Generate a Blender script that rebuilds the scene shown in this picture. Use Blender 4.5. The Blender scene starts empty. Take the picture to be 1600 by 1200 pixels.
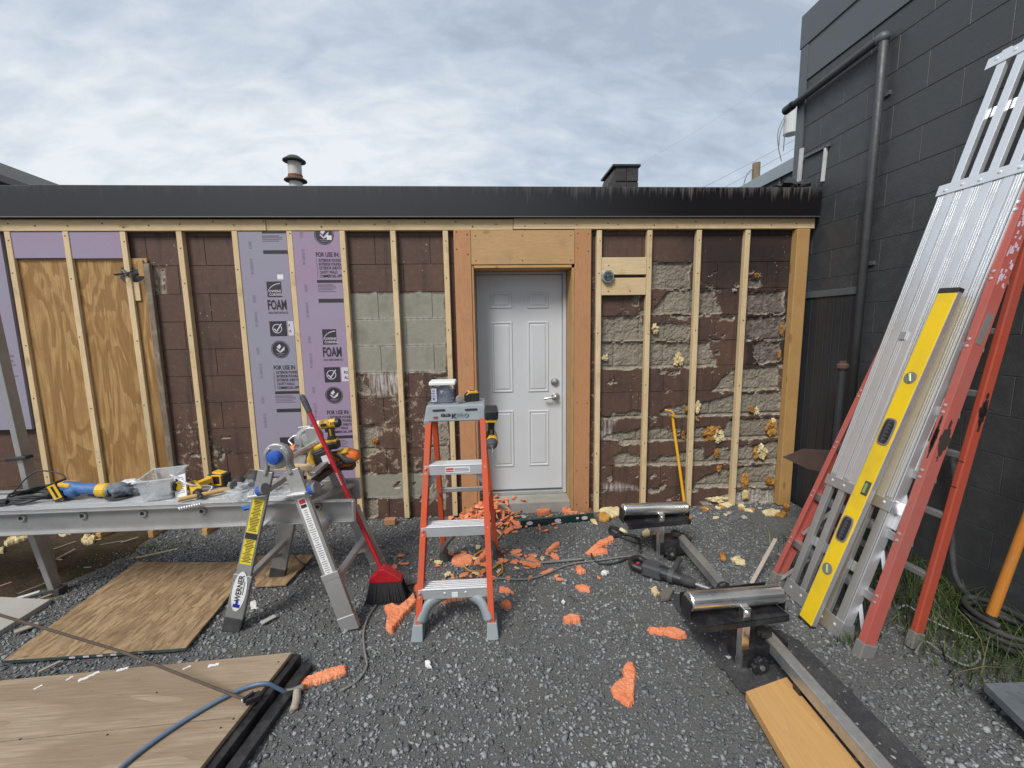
import bpy, bmesh, math, random
import numpy as np
from mathutils import Vector, Matrix, noise as mnoise
random.seed(7); np.random.seed(7)
S = bpy.context.scene; COL = S.collection; D = bpy.data

# ---------------------------------------------------------------- camera, sky, sun, exposure
cam = D.cameras.new('camera'); camo = D.objects.new('camera', cam); COL.objects.link(camo)
cam.sensor_width = 36.0; cam.lens = 671.16 / 1600 * 36.0; cam.clip_end = 2000; cam.clip_start = 0.05
camo.matrix_world = Matrix(((0.9980163, 0.0232994, -0.0584852, 0.0000000), (-0.0610532, 0.1315567, -0.9894268, -3.3625067), (-0.0153589, 0.9910348, 0.1327183, 1.5300000), (0.0000000, 0.0000000, 0.0000000, 1.0000000)))
S.camera = camo

SUN_EL, SUN_AZ = math.radians(47), math.radians(215)     # azimuth measured clockwise from +Y
W = D.worlds.new('World'); S.world = W; W.use_nodes = True
nt = W.node_tree; nt.nodes.clear()
def wn(t, **k):
    n = nt.nodes.new(t)
    for a, b in k.items(): setattr(n, a, b)
    return n
sky = wn('ShaderNodeTexSky', sky_type='NISHITA', sun_disc=False, sun_elevation=SUN_EL, sun_rotation=SUN_AZ)
tc = wn('ShaderNodeTexCoord'); sep = wn('ShaderNodeSeparateXYZ'); nt.links.new(tc.outputs['Generated'], sep.inputs[0])
mx = wn('ShaderNodeMath', operation='MAXIMUM'); mx.inputs[1].default_value = 0.0; nt.links.new(sep.outputs[2], mx.inputs[0])
ad = wn('ShaderNodeMath', operation='ADD'); ad.inputs[1].default_value = 0.45; nt.links.new(mx.outputs[0], ad.inputs[0])
dv = []
for i in (0, 1):
    d_ = wn('ShaderNodeMath', operation='DIVIDE'); nt.links.new(sep.outputs[i], d_.inputs[0]); nt.links.new(ad.outputs[0], d_.inputs[1]); dv.append(d_)
cb = wn('ShaderNodeCombineXYZ'); nt.links.new(dv[0].outputs[0], cb.inputs[0]); nt.links.new(dv[1].outputs[0], cb.inputs[1])
def cloud(scale, rot, sx, sy, detail, rough, dist, off):
    m = wn('ShaderNodeMapping'); m.inputs['Rotation'].default_value = (0, 0, math.radians(rot)); m.inputs['Scale'].default_value = (sx, sy, 1)
    m.inputs['Location'].default_value = off
    nt.links.new(cb.outputs[0], m.inputs[0])
    n = wn('ShaderNodeTexNoise'); n.inputs['Scale'].default_value = scale; n.inputs['Detail'].default_value = detail
    n.inputs['Roughness'].default_value = rough; n.inputs['Distortion'].default_value = dist
    nt.links.new(m.outputs[0], n.inputs['Vector']); return n
n1 = cloud(1.25, -62, 0.34, 1.5, 7, 0.56, 0.4, (4.3, 0.9, 0))
n2 = cloud(12.0, -55, 0.7, 1.5, 5, 0.55, 0.35, (0.3, 0.2, 0))
m1 = wn('ShaderNodeMath', operation='MULTIPLY'); m1.inputs[1].default_value = 0.74; nt.links.new(n1.outputs[0], m1.inputs[0])
m2 = wn('ShaderNodeMath', operation='MULTIPLY_ADD'); m2.inputs[1].default_value = 0.26
nt.links.new(n2.outputs[0], m2.inputs[0]); nt.links.new(m1.outputs[0], m2.inputs[2])
cr = wn('ShaderNodeValToRGB'); nt.links.new(m2.outputs[0], cr.inputs[0])
e = cr.color_ramp.elements
e[0].position = 0.38; e[0].color = (0.42, 0.495, 0.605, 1); e[1].position = 0.62; e[1].color = (0.86, 0.90, 0.93, 1)
q = cr.color_ramp.elements.new(0.48); q.color = (0.585, 0.662, 0.762, 1)
sc_ = wn('ShaderNodeVectorMath', operation='SCALE'); sc_.inputs['Scale'].default_value = 8.3; nt.links.new(cr.outputs[0], sc_.inputs[0])
mixn = wn('ShaderNodeMix', data_type='RGBA'); mixn.inputs[0].default_value = 0.92
nt.links.new(sky.outputs[0], mixn.inputs[6]); nt.links.new(sc_.outputs[0], mixn.inputs[7])
bg = wn('ShaderNodeBackground'); bg.inputs[1].default_value = 0.1; nt.links.new(mixn.outputs[2], bg.inputs[0])
wo = wn('ShaderNodeOutputWorld'); nt.links.new(bg.outputs[0], wo.inputs[0])

sun = D.lights.new('sun', 'SUN'); suno = D.objects.new('sun', sun); COL.objects.link(suno)
sun.energy = 2.8; sun.angle = math.radians(20); sun.color = (1.0, 0.965, 0.91)
sd = Vector((math.sin(SUN_AZ) * math.cos(SUN_EL), math.cos(SUN_AZ) * math.cos(SUN_EL), math.sin(SUN_EL)))
suno.rotation_euler = sd.to_track_quat('Z', 'Y').to_euler(); suno.location = (0, -6, 8)
S.view_settings.view_transform = 'Standard'; S.view_settings.look = 'None'; S.view_settings.gamma = 1
S.view_settings.exposure = 0.3; S.view_settings.use_curve_mapping = False

# ---------------------------------------------------------------- helpers
def V(p): return Vector(p)
def orient(d, u=(0, 0, 1)):
    """rotation whose X runs along d and whose Z lies as near u as it can"""
    x = Vector(d).normalized(); u = Vector(u)
    if abs(x.dot(u.normalized())) > 0.999: u = Vector((0, 1, 0)) if abs(x.y) < 0.9 else Vector((1, 0, 0))
    y = u.cross(x).normalized(); z = x.cross(y)
    return Matrix((x, y, z)).transposed()
def frame(o, d, u=(0, 0, 1)): return Matrix.Translation(Vector(o)) @ orient(d, u).to_4x4()

class MB:
    def __init__(s): s.bm = bmesh.new()
    def _add(s, verts, faces, M=None):
        vs = [s.bm.verts.new((M @ Vector(v)) if M is not None else v) for v in verts]
        for f in faces:
            try: s.bm.faces.new([vs[i] for i in f])
            except ValueError: pass
        return s
    def box(s, c, sz, M=None):
        x, y, z = [a / 2 for a in sz]; cx, cy, cz = c
        v = [(cx + i * x, cy + j * y, cz + k * z) for i in (-1, 1) for j in (-1, 1) for k in (-1, 1)]
        return s._add(v, [(0, 1, 3, 2), (4, 6, 7, 5), (0, 4, 5, 1), (2, 3, 7, 6), (0, 2, 6, 4), (1, 5, 7, 3)], M)
    def bb(s, a, b, M=None):
        return s.box([(a[i] + b[i]) / 2 for i in range(3)], [abs(b[i] - a[i]) for i in range(3)], M)
    def bar(s, p0, p1, w, h, u=(0, 0, 1)):
        d = Vector(p1) - Vector(p0)
        return s.box((d.length / 2, 0, 0), (d.length, w, h), frame(p0, d, u))
    def extr(s, prof, p0, p1, u=(0, 0, 1), taper=1.0):
        """profile (y,z) swept from p0 to p1; Z of the profile lies near u"""
        d = Vector(p1) - Vector(p0); n = len(prof)
        v = [(0, a, b) for a, b in prof] + [(d.length, a * taper, b * taper) for a, b in prof]
        f = [tuple(range(n - 1, -1, -1)), tuple(range(n, 2 * n))] + [(i, (i + 1) % n, n + (i + 1) % n, n + i) for i in range(n)]
        return s._add(v, f, frame(p0, d, u))
    def chan(s, p0, p1, w, fl, t, u, flip=1):
        """C channel: web of width w along u, flanges fl out along +-Y"""
        h = w / 2; g = flip
        pr = [(0, -h), (0, h), (g * fl, h), (g * fl, h - t), (g * t, h - t), (g * t, -h + t), (g * fl, -h + t), (g * fl, -h)]
        if g > 0: pr = pr[::-1]
        return s.extr(pr, p0, p1, u)
    def prism(s, poly, z0, z1, M=None):
        n = len(poly)
        v = [(a, b, z0) for a, b in poly] + [(a, b, z1) for a, b in poly]
        f = [tuple(range(n - 1, -1, -1)), tuple(range(n, 2 * n))] + [(i, (i + 1) % n, n + (i + 1) % n, n + i) for i in range(n)]
        return s._add(v, f, M)
    def lathe(s, prof, M=None, seg=20, cap=True):
        """(r, x) profile turned about local X"""
        v = []; f = []; n = len(prof)
        for r, x in prof:
            for k in range(seg):
                a = 2 * math.pi * k / seg; v.append((x, r * math.cos(a), r * math.sin(a)))
        for i in range(n - 1):
            for k in range(seg):
                f.append((i * seg + k, (i + 1) * seg + k, (i + 1) * seg + (k + 1) % seg, i * seg + (k + 1) % seg))
        if cap:
            f.append(tuple(range(seg))); f.append(tuple((n - 1) * seg + k for k in range(seg - 1, -1, -1)))
        return s._add(v, f, M)
    def cyl(s, p0, p1, r, seg=16, r1=None):
        d = Vector(p1) - Vector(p0)
        return s.lathe([(r, 0), (r if r1 is None else r1, d.length)], frame(p0, d), seg)
    def tube(s, pts, r, seg=8, smooth=True, flat=1.0):
        P = [Vector(p) for p in pts]
        if smooth and len(P) > 2: P = catmull(P)
        n = len(P); v = []; f = []; up = Vector((0, 0, 1)); prev = None
        for i, p in enumerate(P):
            t = (P[min(i + 1, n - 1)] - P[max(i - 1, 0)]).normalized()
            if prev is None:
                a = t.cross(up)
                if a.length < 1e-3: a = t.cross(Vector((1, 0, 0)))
            else: a = prev - t * prev.dot(t)
            a.normalize(); prev = a; b = a.cross(t)
            for k in range(seg):
                q = 2 * math.pi * k / seg; v.append(p + a * (r * math.cos(q)) + b * (r * flat * math.sin(q)))
        for i in range(n - 1):
            for k in range(seg): f.append((i * seg + k, i * seg + (k + 1) % seg, (i + 1) * seg + (k + 1) % seg, (i + 1) * seg + k))
        f.append(tuple(range(seg - 1, -1, -1))); f.append(tuple((n - 1) * seg + k for k in range(seg)))
        return s._add(v, f)
    def blob(s, c, sz, amp=0.25, freq=6.0, sub=2, M=None, seed=0.0):
        t = bmesh.new(); bmesh.ops.create_icosphere(t, subdivisions=sub, radius=1)
        for w in t.verts:
            n = mnoise.noise(w.co * freq * 0.35 + Vector((seed, seed * 1.7, -seed))) + 0.5 * mnoise.noise(w.co * freq * 0.9 + Vector((-seed, seed, seed)))
            q = w.co * (1 + amp * n * 1.6); w.co = Vector((c[0] + q.x * sz[0], c[1] + q.y * sz[1], c[2] + q.z * sz[2]))
        idx = {w: i for i, w in enumerate(t.verts)}
        s._add([w.co.copy() for w in t.verts], [[idx[w] for w in f.verts] for f in t.faces], M); t.free(); return s
    def build(s, name, m, parent=None, bevel=0, smooth=False, local=False, seg=2):
        bmesh.ops.recalc_face_normals(s.bm, faces=s.bm.faces)
        me = D.meshes.new(name); s.bm.to_mesh(me); s.bm.free()
        return link(name, me, m, parent, bevel, smooth, local, seg)

def catmull(P, k=6):
    out = []
    for i in range(len(P) - 1):
        a, b, c, d = P[max(i - 1, 0)], P[i], P[i + 1], P[min(i + 2, len(P) - 1)]
        for j in range(k):
            t = j / k
            out.append(0.5 * ((2 * b) + (c - a) * t + (2 * a - 5 * b + 4 * c - d) * t * t + (3 * b - a - 3 * c + d) * t ** 3))
    out.append(P[-1]); return out

def link(name, me, m, parent=None, bevel=0, smooth=False, local=False, seg=2):
    o = D.objects.new(name, me); COL.objects.link(o)
    if m is not None: me.materials.clear(); me.materials.append(m)
    if smooth: me.shade_smooth()
    if bevel:
        b = o.modifiers.new('bevel', 'BEVEL'); b.width = bevel; b.segments = seg; b.limit_method = 'ANGLE'; b.angle_limit = math.radians(38)
    adopt(o, parent, local)
    return o
def wmat(o):
    return (wmat(o.parent) @ o.matrix_parent_inverse @ o.matrix_basis) if o.parent else o.matrix_basis.copy()
def adopt(o, parent, local=False):
    if parent is None: return
    o.parent = parent
    if not local: o.matrix_parent_inverse = wmat(parent).inverted()
def thing(name, label, cat, loc=(0, 0, 0), M=None, group=None):
    o = D.objects.new(name, None); COL.objects.link(o); o.empty_display_size = 0.05
    if M is not None: o.matrix_basis = M
    else: o.location = loc
    return tag(o, label, cat, group)
def tag(o, label, cat, group=None, kind=None):
    o['label'] = label; o['category'] = cat
    if group: o['group'] = group
    if kind: o['kind'] = kind
    return o
def setting(o, kind='structure'): o['kind'] = kind; return o
def text(name, body, M, size, m, parent, bold=0.0, sx=1.0, align='LEFT', depth=0.0, local=False, space=1.0):
    cu = D.curves.new('tmp', 'FONT'); cu.body = body; cu.size = size; cu.offset = bold; cu.extrude = depth; cu.align_x = align
    cu.space_character = space; cu.resolution_u = 2
    t = D.objects.new('tmp', cu); COL.objects.link(t)
    dg = bpy.context.evaluated_depsgraph_get(); me = D.meshes.new_from_object(t.evaluated_get(dg))
    D.objects.remove(t); D.curves.remove(cu)
    me.transform(M @ Matrix.Diagonal((sx, 1, 1, 1))); me.name = name
    return link(name, me, m, parent, local=local)
def fronttext(p, roll=0): return Matrix.Translation(Vector(p)) @ Matrix.Rotation(math.pi / 2, 4, 'X') @ Matrix.Rotation(roll, 4, 'Z')

# vectorised value noise
def _h(ix, iy, s):
    n = (ix.astype(np.int64) * 374761393 + iy.astype(np.int64) * 668265263 + s * 974634777) & 0x7fffffff
    n = ((n ^ (n >> 13)) * 1274126177) & 0x7fffffff
    return ((n ^ (n >> 16)) & 0xffff) / 65535.0
def vnoise(x, y, s=0):
    x = np.asarray(x, float); y = np.asarray(y, float); ix = np.floor(x); iy = np.floor(y); fx = x - ix; fy = y - iy
    fx = fx * fx * (3 - 2 * fx); fy = fy * fy * (3 - 2 * fy)
    a = _h(ix, iy, s); b = _h(ix + 1, iy, s); c = _h(ix, iy + 1, s); d = _h(ix + 1, iy + 1, s)
    return (a + (b - a) * fx) * (1 - fy) + (c + (d - c) * fx) * fy
def fbm(x, y, s=0, o=4):
    t = 0; a = 0.5; n = 0
    for i in range(o): t = t + a * vnoise(np.asarray(x) * 2 ** i, np.asarray(y) * 2 ** i, s + i * 17); n += a; a *= 0.55
    return t / n
def sdist(px, py, poly):
    """signed distance to a polygon, positive inside"""
    d = np.full(px.shape, 1e9); ins = np.zeros(px.shape, bool); n = len(poly)
    for i in range(n):
        x0, y0 = poly[i]; x1, y1 = poly[(i + 1) % n]; ex, ey = x1 - x0, y1 - y0
        t = np.clip(((px - x0) * ex + (py - y0) * ey) / (ex * ex + ey * ey + 1e-12), 0, 1)
        d = np.minimum(d, np.hypot(px - x0 - t * ex, py - y0 - t * ey))
        c = ((y0 > py) != (y1 > py)) & (px < ex * (py - y0) / (ey if abs(ey) > 1e-9 else 1e-9) + x0); ins ^= c
    return np.where(ins, d, -d)
def sstep(a, b, x): t = np.clip((x - a) / (b - a), 0, 1); return t * t * (3 - 2 * t)

# ---------------------------------------------------------------- materials
class Mat:
    def __init__(s, name):
        s.m = D.materials.new(name); s.m.use_nodes = True; s.t = s.m.node_tree; s.p = s.t.nodes['Principled BSDF']; s.out = s.t.nodes['Material Output']
    def n(s, t, **k):
        x = s.t.nodes.new(t)
        for a, b in k.items(): setattr(x, a, b)
        return x
    def l(s, a, b): s.t.links.new(a, b)
    def coord(s, scale=(1, 1, 1), rnd=True, rot=(0, 0, 0), kind='Object'):
        tc = s.n('ShaderNodeTexCoord'); mp = s.n('ShaderNodeMapping'); mp.inputs['Scale'].default_value = scale; mp.inputs['Rotation'].default_value = rot
        src = tc.outputs[kind]
        if rnd:
            oi = s.n('ShaderNodeObjectInfo'); mu = s.n('ShaderNodeMath', operation='MULTIPLY'); mu.inputs[1].default_value = 37.0
            s.l(oi.outputs['Random'], mu.inputs[0]); ad = s.n('ShaderNodeVectorMath', operation='ADD')
            s.l(src, ad.inputs[0]); s.l(mu.outputs[0], ad.inputs[1]); src = ad.outputs[0]
        s.l(src, mp.inputs[0]); return mp.outputs[0]
    def noise(s, vec, scale, detail=4, rough=0.55, dist=0.0):
        x = s.n('ShaderNodeTexNoise'); x.inputs['Scale'].default_value = scale; x.inputs['Detail'].default_value = detail
        x.inputs['Roughness'].default_value = rough; x.inputs['Distortion'].default_value = dist
        if vec is not None: s.l(vec, x.inputs['Vector'])
        return x.outputs[0]
    def wave(s, vec, scale, dist=4, detail=3, dscale=1.0, direction='X', drough=0.5):
        x = s.n('ShaderNodeTexWave', bands_direction=direction); x.inputs['Scale'].default_value = scale; x.inputs['Distortion'].default_value = dist
        x.inputs['Detail'].default_value = detail; x.inputs['Detail Scale'].default_value = dscale; x.inputs['Detail Roughness'].default_value = drough
        s.l(vec, x.inputs['Vector']); return x.outputs['Fac']
    def ramp(s, fac, stops):
        x = s.n('ShaderNodeValToRGB'); el = x.color_ramp.elements
        while len(el) < len(stops): el.new(0.5)
        for i, (p, c) in enumerate(stops): el[i].position = p; el[i].color = tuple(c) + (1,) if len(c) == 3 else c
        s.l(fac, x.inputs[0]); return x.outputs[0]
    def mr(s, fac, a, b, c=0.0, d=1.0):
        x = s.n('ShaderNodeMapRange', clamp=True); x.inputs[1].default_value = a; x.inputs[2].default_value = b; x.inputs[3].default_value = c; x.inputs[4].default_value = d
        s.l(fac, x.inputs[0]); return x.outputs[0]
    def math(s, op, a, b=None, c=None):
        x = s.n('ShaderNodeMath', operation=op)
        for i, v in enumerate((a, b, c)):
            if v is None: continue
            if isinstance(v, (int, float)): x.inputs[i].default_value = v
            else: s.l(v, x.inputs[i])
        return x.outputs[0]
    def mix(s, fac, a, b, blend='MIX'):
        x = s.n('ShaderNodeMix', data_type='RGBA', blend_type=blend)
        for i, v in ((0, fac), (6, a), (7, b)):
            if isinstance(v, (int, float)): x.inputs[i].default_value = v
            elif isinstance(v, (tuple, list)): x.inputs[i].default_value = tuple(v) + (1,)
            else: s.l(v, x.inputs[i])
        return x.outputs[2]
    def bump(s, h, strength=0.3, dist=0.01):
        b = s.n('ShaderNodeBump'); b.inputs['Strength'].default_value = strength; b.inputs['Distance'].default_value = dist
        s.l(h, b.inputs['Height']); s.l(b.outputs[0], s.p.inputs['Normal']); return s
    def set(s, col=None, rough=None, metal=None, **k):
        for nm, v in (('Base Color', col), ('Roughness', rough), ('Metallic', metal)):
            if v is None: continue
            if isinstance(v, (int, float)): s.p.inputs[nm].default_value = v
            elif isinstance(v, (tuple, list)): s.p.inputs[nm].default_value = tuple(v) + (1,)
            else: s.l(v, s.p.inputs[nm])
        for a, v in k.items(): s.p.inputs[a.replace('_', ' ')].default_value = v
        return s

def plain(name, col, rough=0.5, metal=0.0, var=0.18, ns=30, bump=0.05, dirt=None, dirtamt=0.5, spec=0.5, bd=0.003):
    """paint, plastic or metal with blotches, worn roughness and fine relief; dirt is a second colour in ragged patches"""
    m = Mat(name); v = m.coord(); n = m.noise(v, ns, 5, 0.6); n2 = m.noise(v, ns * 0.17, 4, 0.6)
    c = m.mix(n, tuple(x * (1 - var) for x in col), tuple(min(1, x * (1 + var)) for x in col))
    if dirt is not None:
        c = m.mix(m.mr(m.math('MULTIPLY_ADD', n, 0.35, n2), 0.62, 0.95, 0, dirtamt), c, dirt)
    r = m.mr(n2, 0.3, 0.7, max(0.02, rough - 0.1), min(1, rough + 0.12))
    m.set(c, r, metal, Specular_IOR_Level=spec); m.bump(n, bump, bd); return m.m

def wood(name, base, dark, axis, knots=True, ring=9.0, rough=0.7, stain=None, red=0.0):
    m = Mat(name); sc = [9.0, 9.0, 9.0]; sc[axis] = 0.55
    v = m.coord(tuple(sc)); g = m.noise(v, 2.2, 5, 0.6, 0.6)
    w = m.math('FRACT', m.math('MULTIPLY', g, ring)); w2 = m.mr(w, 0.0, 1.0, 0.0, 1.0)
    sf = [60.0, 60.0, 60.0]; sf[axis] = 2.0; fine = m.noise(m.coord(tuple(sf)), 3.0, 3, 0.7)
    f = m.math('MULTIPLY_ADD', fine, 0.5, m.math('MULTIPLY', w2, 0.42))
    c = m.mix(m.mr(f, 0.2, 0.75), base, dark)
    big = m.noise(m.coord((1.6, 1.6, 1.6)), 2.0, 3)
    c = m.mix(m.mr(big, 0.35, 0.75, 0, 0.35), c, tuple(x * 0.62 for x in base))
    if stain is not None: c = m.mix(m.mr(m.noise(m.coord((1, 1, 1)), 5.0, 4, 0.65), 0.52, 0.68, 0, 0.65), c, stain)
    if knots:
        sk = [7.0, 7.0, 7.0]; sk[axis] = 2.6
        vo = m.n('ShaderNodeTexVoronoi'); vo.inputs['Scale'].default_value = 1.0; m.l(m.coord(tuple(sk)), vo.inputs['Vector'])
        k = m.mr(vo.outputs['Distance'], 0.05, 0.13, 1, 0); c = m.mix(m.math('MULTIPLY', k, 0.8), c, tuple(x * 0.28 for x in dark))
    oi = m.n('ShaderNodeObjectInfo'); c = m.mix(m.mr(oi.outputs['Random'], 0, 1, 0, 0.55), c, tuple(x * y for x, y in zip(base, (0.74, 0.66, 0.52))), 'MIX')
    sm = m.noise(m.coord((2.2, 2.2, 2.2)), 3.0, 5, 0.7); c = m.mix(m.mr(sm, 0.56, 0.72, 0, 0.38), c, (0.20, 0.15, 0.10))
    m.set(c, rough, 0, Specular_IOR_Level=0.3); m.bump(f, 0.25, 0.002); return m.m

PINE, PINED = (0.72, 0.58, 0.38), (0.55, 0.40, 0.21)
M_pineZ = wood('pine_upright', PINE, PINED, 2); M_pineX = wood('pine_level', PINE, PINED, 0); M_pineY = wood('pine_deep', (0.62, 0.38, 0.16), (0.46, 0.25, 0.09), 1)
M_firZ = wood('fir_upright', (0.53, 0.29, 0.155), (0.40, 0.18, 0.083), 2, ring=14); M_firdoor = wood('fir_reveal', (0.46, 0.29, 0.13), (0.36, 0.2, 0.08), 2, knots=False)
M_postZ = wood('treated_post', (0.52, 0.33, 0.14), (0.40, 0.23, 0.085), 2, ring=12, stain=(0.36, 0.2, 0.08))
M_headX = wood('plywood_header', (0.52, 0.335, 0.165), (0.42, 0.25, 0.11), 0, ring=16, stain=(0.38, 0.25, 0.13))
M_oldZ = wood('weathered_timber', (0.25, 0.20, 0.15), (0.12, 0.09, 0.06), 2, stain=(0.35, 0.3, 0.24))
M_handle = wood('varnished_handle', (0.60, 0.24, 0.05), (0.48, 0.17, 0.03), 2, knots=False, rough=0.35)
M_lath = wood('grey_lath', (0.40, 0.365, 0.325), (0.33, 0.29, 0.25), 2, knots=False)

def ply(name, a, b, axis, cross, freq, stain, sheen=0.6, fac=0.5):
    m = Mat(name); sc = [1.0, 1.0, 1.0]; sc[axis] = 0.22
    v = m.coord(tuple(sc)); n = m.noise(v, freq, 3, 0.5, 0.8)
    w = m.math('FRACT', m.math('MULTIPLY', n, 7.0)); w = m.mr(w, 0.35, 0.62)
    sf = [50.0, 50.0, 50.0]; sf[axis] = 2.5; fine = m.noise(m.coord(tuple(sf)), 2.5, 3, 0.7)
    c = m.mix(m.math('MULTIPLY', w, fac), a, b)
    c = m.mix(m.mr(fine, 0.3, 0.75, 0, 0.6), c, tuple(x * 0.55 for x in b)); c = m.mix(m.mr(m.noise(m.coord((1, 1, 1)), 38, 4, 0.75), 0.62, 0.74, 0, 0.5), c, tuple(x * 0.4 for x in b))
    c = m.mix(m.mr(m.noise(m.coord((1, 1, 1)), 3.2, 4, 0.6), 0.52, 0.7, 0, 0.7), c, stain)
    m.set(c, sheen, 0, Specular_IOR_Level=0.3); m.bump(fine, 0.2, 0.002); return m.m
M_plywall = ply('stained_plywood', (0.46, 0.285, 0.115), (0.225, 0.108, 0.032), 2, 0, 4.4, (0.27, 0.14, 0.048), fac=0.62)
M_plyfloor = ply('plywood_sheet', (0.37, 0.29, 0.205), (0.24, 0.17, 0.11), 0, 1, 2.6, (0.26, 0.195, 0.135), fac=0.6)

def osb():
    m = Mat('strand_board'); cols = []
    for i, (rz, sc) in enumerate(((8, (75, 17, 20)), (-28, (85, 20, 20)), (35, (80, 19, 20)))):
        vo = m.n('ShaderNodeTexVoronoi'); vo.inputs['Scale'].default_value = 0.8
        base = m.coord(sc, rnd=False, rot=(0, 0, math.radians(rz)))
        dn = m.n('ShaderNodeTexNoise'); dn.inputs['Scale'].default_value = 0.5; m.l(base, dn.inputs['Vector'])
        add = m.n('ShaderNodeVectorMath', operation='ADD'); m.l(base, add.inputs[0]); m.l(dn.outputs['Color'], add.inputs[1]); m.l(add.outputs[0], vo.inputs['Vector'])
        cols.append(vo.outputs['Color'])
    sp = [m.n('ShaderNodeSeparateColor') for _ in cols]
    for a, b in zip(cols, sp): m.l(a, b.inputs[0])
    t = m.mix(m.mr(sp[0].outputs[1], 0.45, 0.55), sp[0].outputs[0], sp[1].outputs[0]); t = m.mix(m.mr(sp[2].outputs[1], 0.62, 0.7), t, sp[2].outputs[0])
    c = m.ramp(t, [(0.0, (0.185, 0.122, 0.068)), (0.35, (0.255, 0.17, 0.096)), (0.7, (0.31, 0.213, 0.124)), (1.0, (0.385, 0.275, 0.16))])
    c = m.mix(m.mr(m.noise(m.coord((1, 1, 1), rnd=False), 4.5, 5, 0.7), 0.5, 0.72, 0, 0.75), c, (0.17, 0.105, 0.06))
    c = m.mix(m.mr(m.noise(m.coord((6, 22, 6), rnd=False, rot=(0, 0, 0.4)), 1.3, 4, 0.7), 0.62, 0.72, 0, 0.7), c, (0.10, 0.065, 0.04))
    m.set(c, 0.75, 0, Specular_IOR_Level=0.25); m.bump(t, 0.35, 0.003); return m.m
M_osb = osb()

M_alu = plain('aluminium', (0.62, 0.63, 0.64), 0.42, 0.85, 0.12, 60, 0.05, dirt=(0.34, 0.33, 0.31), dirtamt=0.45)
M_aludull = plain('dull_aluminium', (0.40, 0.40, 0.395), 0.5, 0.7, 0.15, 25, 0.08, dirt=(0.22, 0.20, 0.17), dirtamt=0.6)
M_alubright = plain('mill_aluminium', (0.80, 0.81, 0.83), 0.38, 0.75, 0.08, 40, 0.03, dirt=(0.55, 0.55, 0.54), dirtamt=0.3)
M_steel = plain('galvanised_steel', (0.46, 0.48, 0.50), 0.4, 0.8, 0.3, 45, 0.06, dirt=(0.60, 0.56, 0.42), dirtamt=0.75)
M_chrome = plain('chrome', (0.97, 0.97, 0.97), 0.22, 1.0, 0.02, 30, 0.0, dirt=(0.7, 0.7, 0.68), dirtamt=0.2, bd=0.001)
M_black = plain('black_plastic', (0.018, 0.018, 0.02), 0.45, 0, 0.3, 60, 0.05, dirt=(0.07, 0.065, 0.06), dirtamt=0.35)
M_blackmetal = plain('black_steel', (0.014, 0.014, 0.017), 0.38, 0.0, 0.3, 80, 0.05, dirt=(0.10, 0.095, 0.09), dirtamt=0.45)
M_rubber = plain('rubber', (0.03, 0.03, 0.032), 0.8, 0, 0.3, 40, 0.2, dirt=(0.12, 0.115, 0.11), dirtamt=0.5)
M_orange = plain('orange_fibreglass', (0.54, 0.078, 0.026), 0.45, 0, 0.14, 30, 0.08, dirt=(0.32, 0.095, 0.06), dirtamt=0.65)
M_red = plain('faded_red_fibreglass', (0.40, 0.095, 0.075), 0.55, 0, 0.15, 18, 0.12, dirt=(0.26, 0.12, 0.105), dirtamt=0.75)
M_redside = plain('red_fibreglass_web', (0.36, 0.06, 0.032), 0.5, 0, 0.15, 18, 0.12, dirt=(0.22, 0.06, 0.045), dirtamt=0.5)
M_broomred = plain('red_plastic', (0.36, 0.012, 0.02), 0.35, 0, 0.15, 20, 0.03)
M_grey = plain('grey_plastic', (0.23, 0.265, 0.285), 0.5, 0, 0.1, 30, 0.06, dirt=(0.35, 0.35, 0.34), dirtamt=0.35)
M_dark = plain('dark_plastic', (0.06, 0.062, 0.066), 0.5, 0, 0.2, 40, 0.06)
M_yellow = plain('tool_yellow', (0.70, 0.41, 0.02), 0.45, 0, 0.14, 45, 0.05, dirt=(0.28, 0.18, 0.05), dirtamt=0.6)
M_lemon = plain('level_yellow', (0.78, 0.53, 0.012), 0.42, 0, 0.06, 25, 0.02, dirt=(0.40, 0.29, 0.05), dirtamt=0.5)
M_barorange = plain('bar_yellow', (0.75, 0.38, 0.02), 0.4, 0, 0.12, 30, 0.03, dirt=(0.3, 0.16, 0.03), dirtamt=0.4)
M_blue = plain('blue_plastic', (0.02, 0.085, 0.38), 0.4, 0, 0.15, 30, 0.03, dirt=(0.06, 0.1, 0.25), dirtamt=0.5)
M_tape = plain('blue_sleeve', (0.03, 0.12, 0.34), 0.5, 0, 0.35, 35, 0.5, dirt=(0.10, 0.17, 0.28), dirtamt=0.6, bd=0.008)
M_toolorange = plain('tool_orange', (0.72, 0.17, 0.03), 0.45, 0, 0.1, 30, 0.03)
M_white = plain('white_plastic', (0.74, 0.74, 0.73), 0.45, 0, 0.05, 20, 0.02, dirt=(0.5, 0.5, 0.48), dirtamt=0.25)
M_sticker = plain('white_sticker', (0.70, 0.70, 0.69), 0.4, 0, 0.06, 25, 0.01, dirt=(0.42, 0.41, 0.4), dirtamt=0.5)
M_ysticker = plain('yellow_sticker', (0.72, 0.57, 0.03), 0.4, 0, 0.12, 40, 0.01, dirt=(0.38, 0.3, 0.06), dirtamt=0.5)
M_ink = plain('ink', (0.025, 0.022, 0.03), 0.6, 0, 0.2, 80, 0.0)
M_inkgrey = plain('grey_ink', (0.17, 0.14, 0.19), 0.6, 0, 0.2, 80, 0.0)
M_inkred = plain('red_ink', (0.5, 0.02, 0.02), 0.5, 0, 0.2, 80, 0.0)
M_inkblue = plain('blue_ink', (0.02, 0.03, 0.30), 0.5, 0, 0.2, 80, 0.0)
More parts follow.
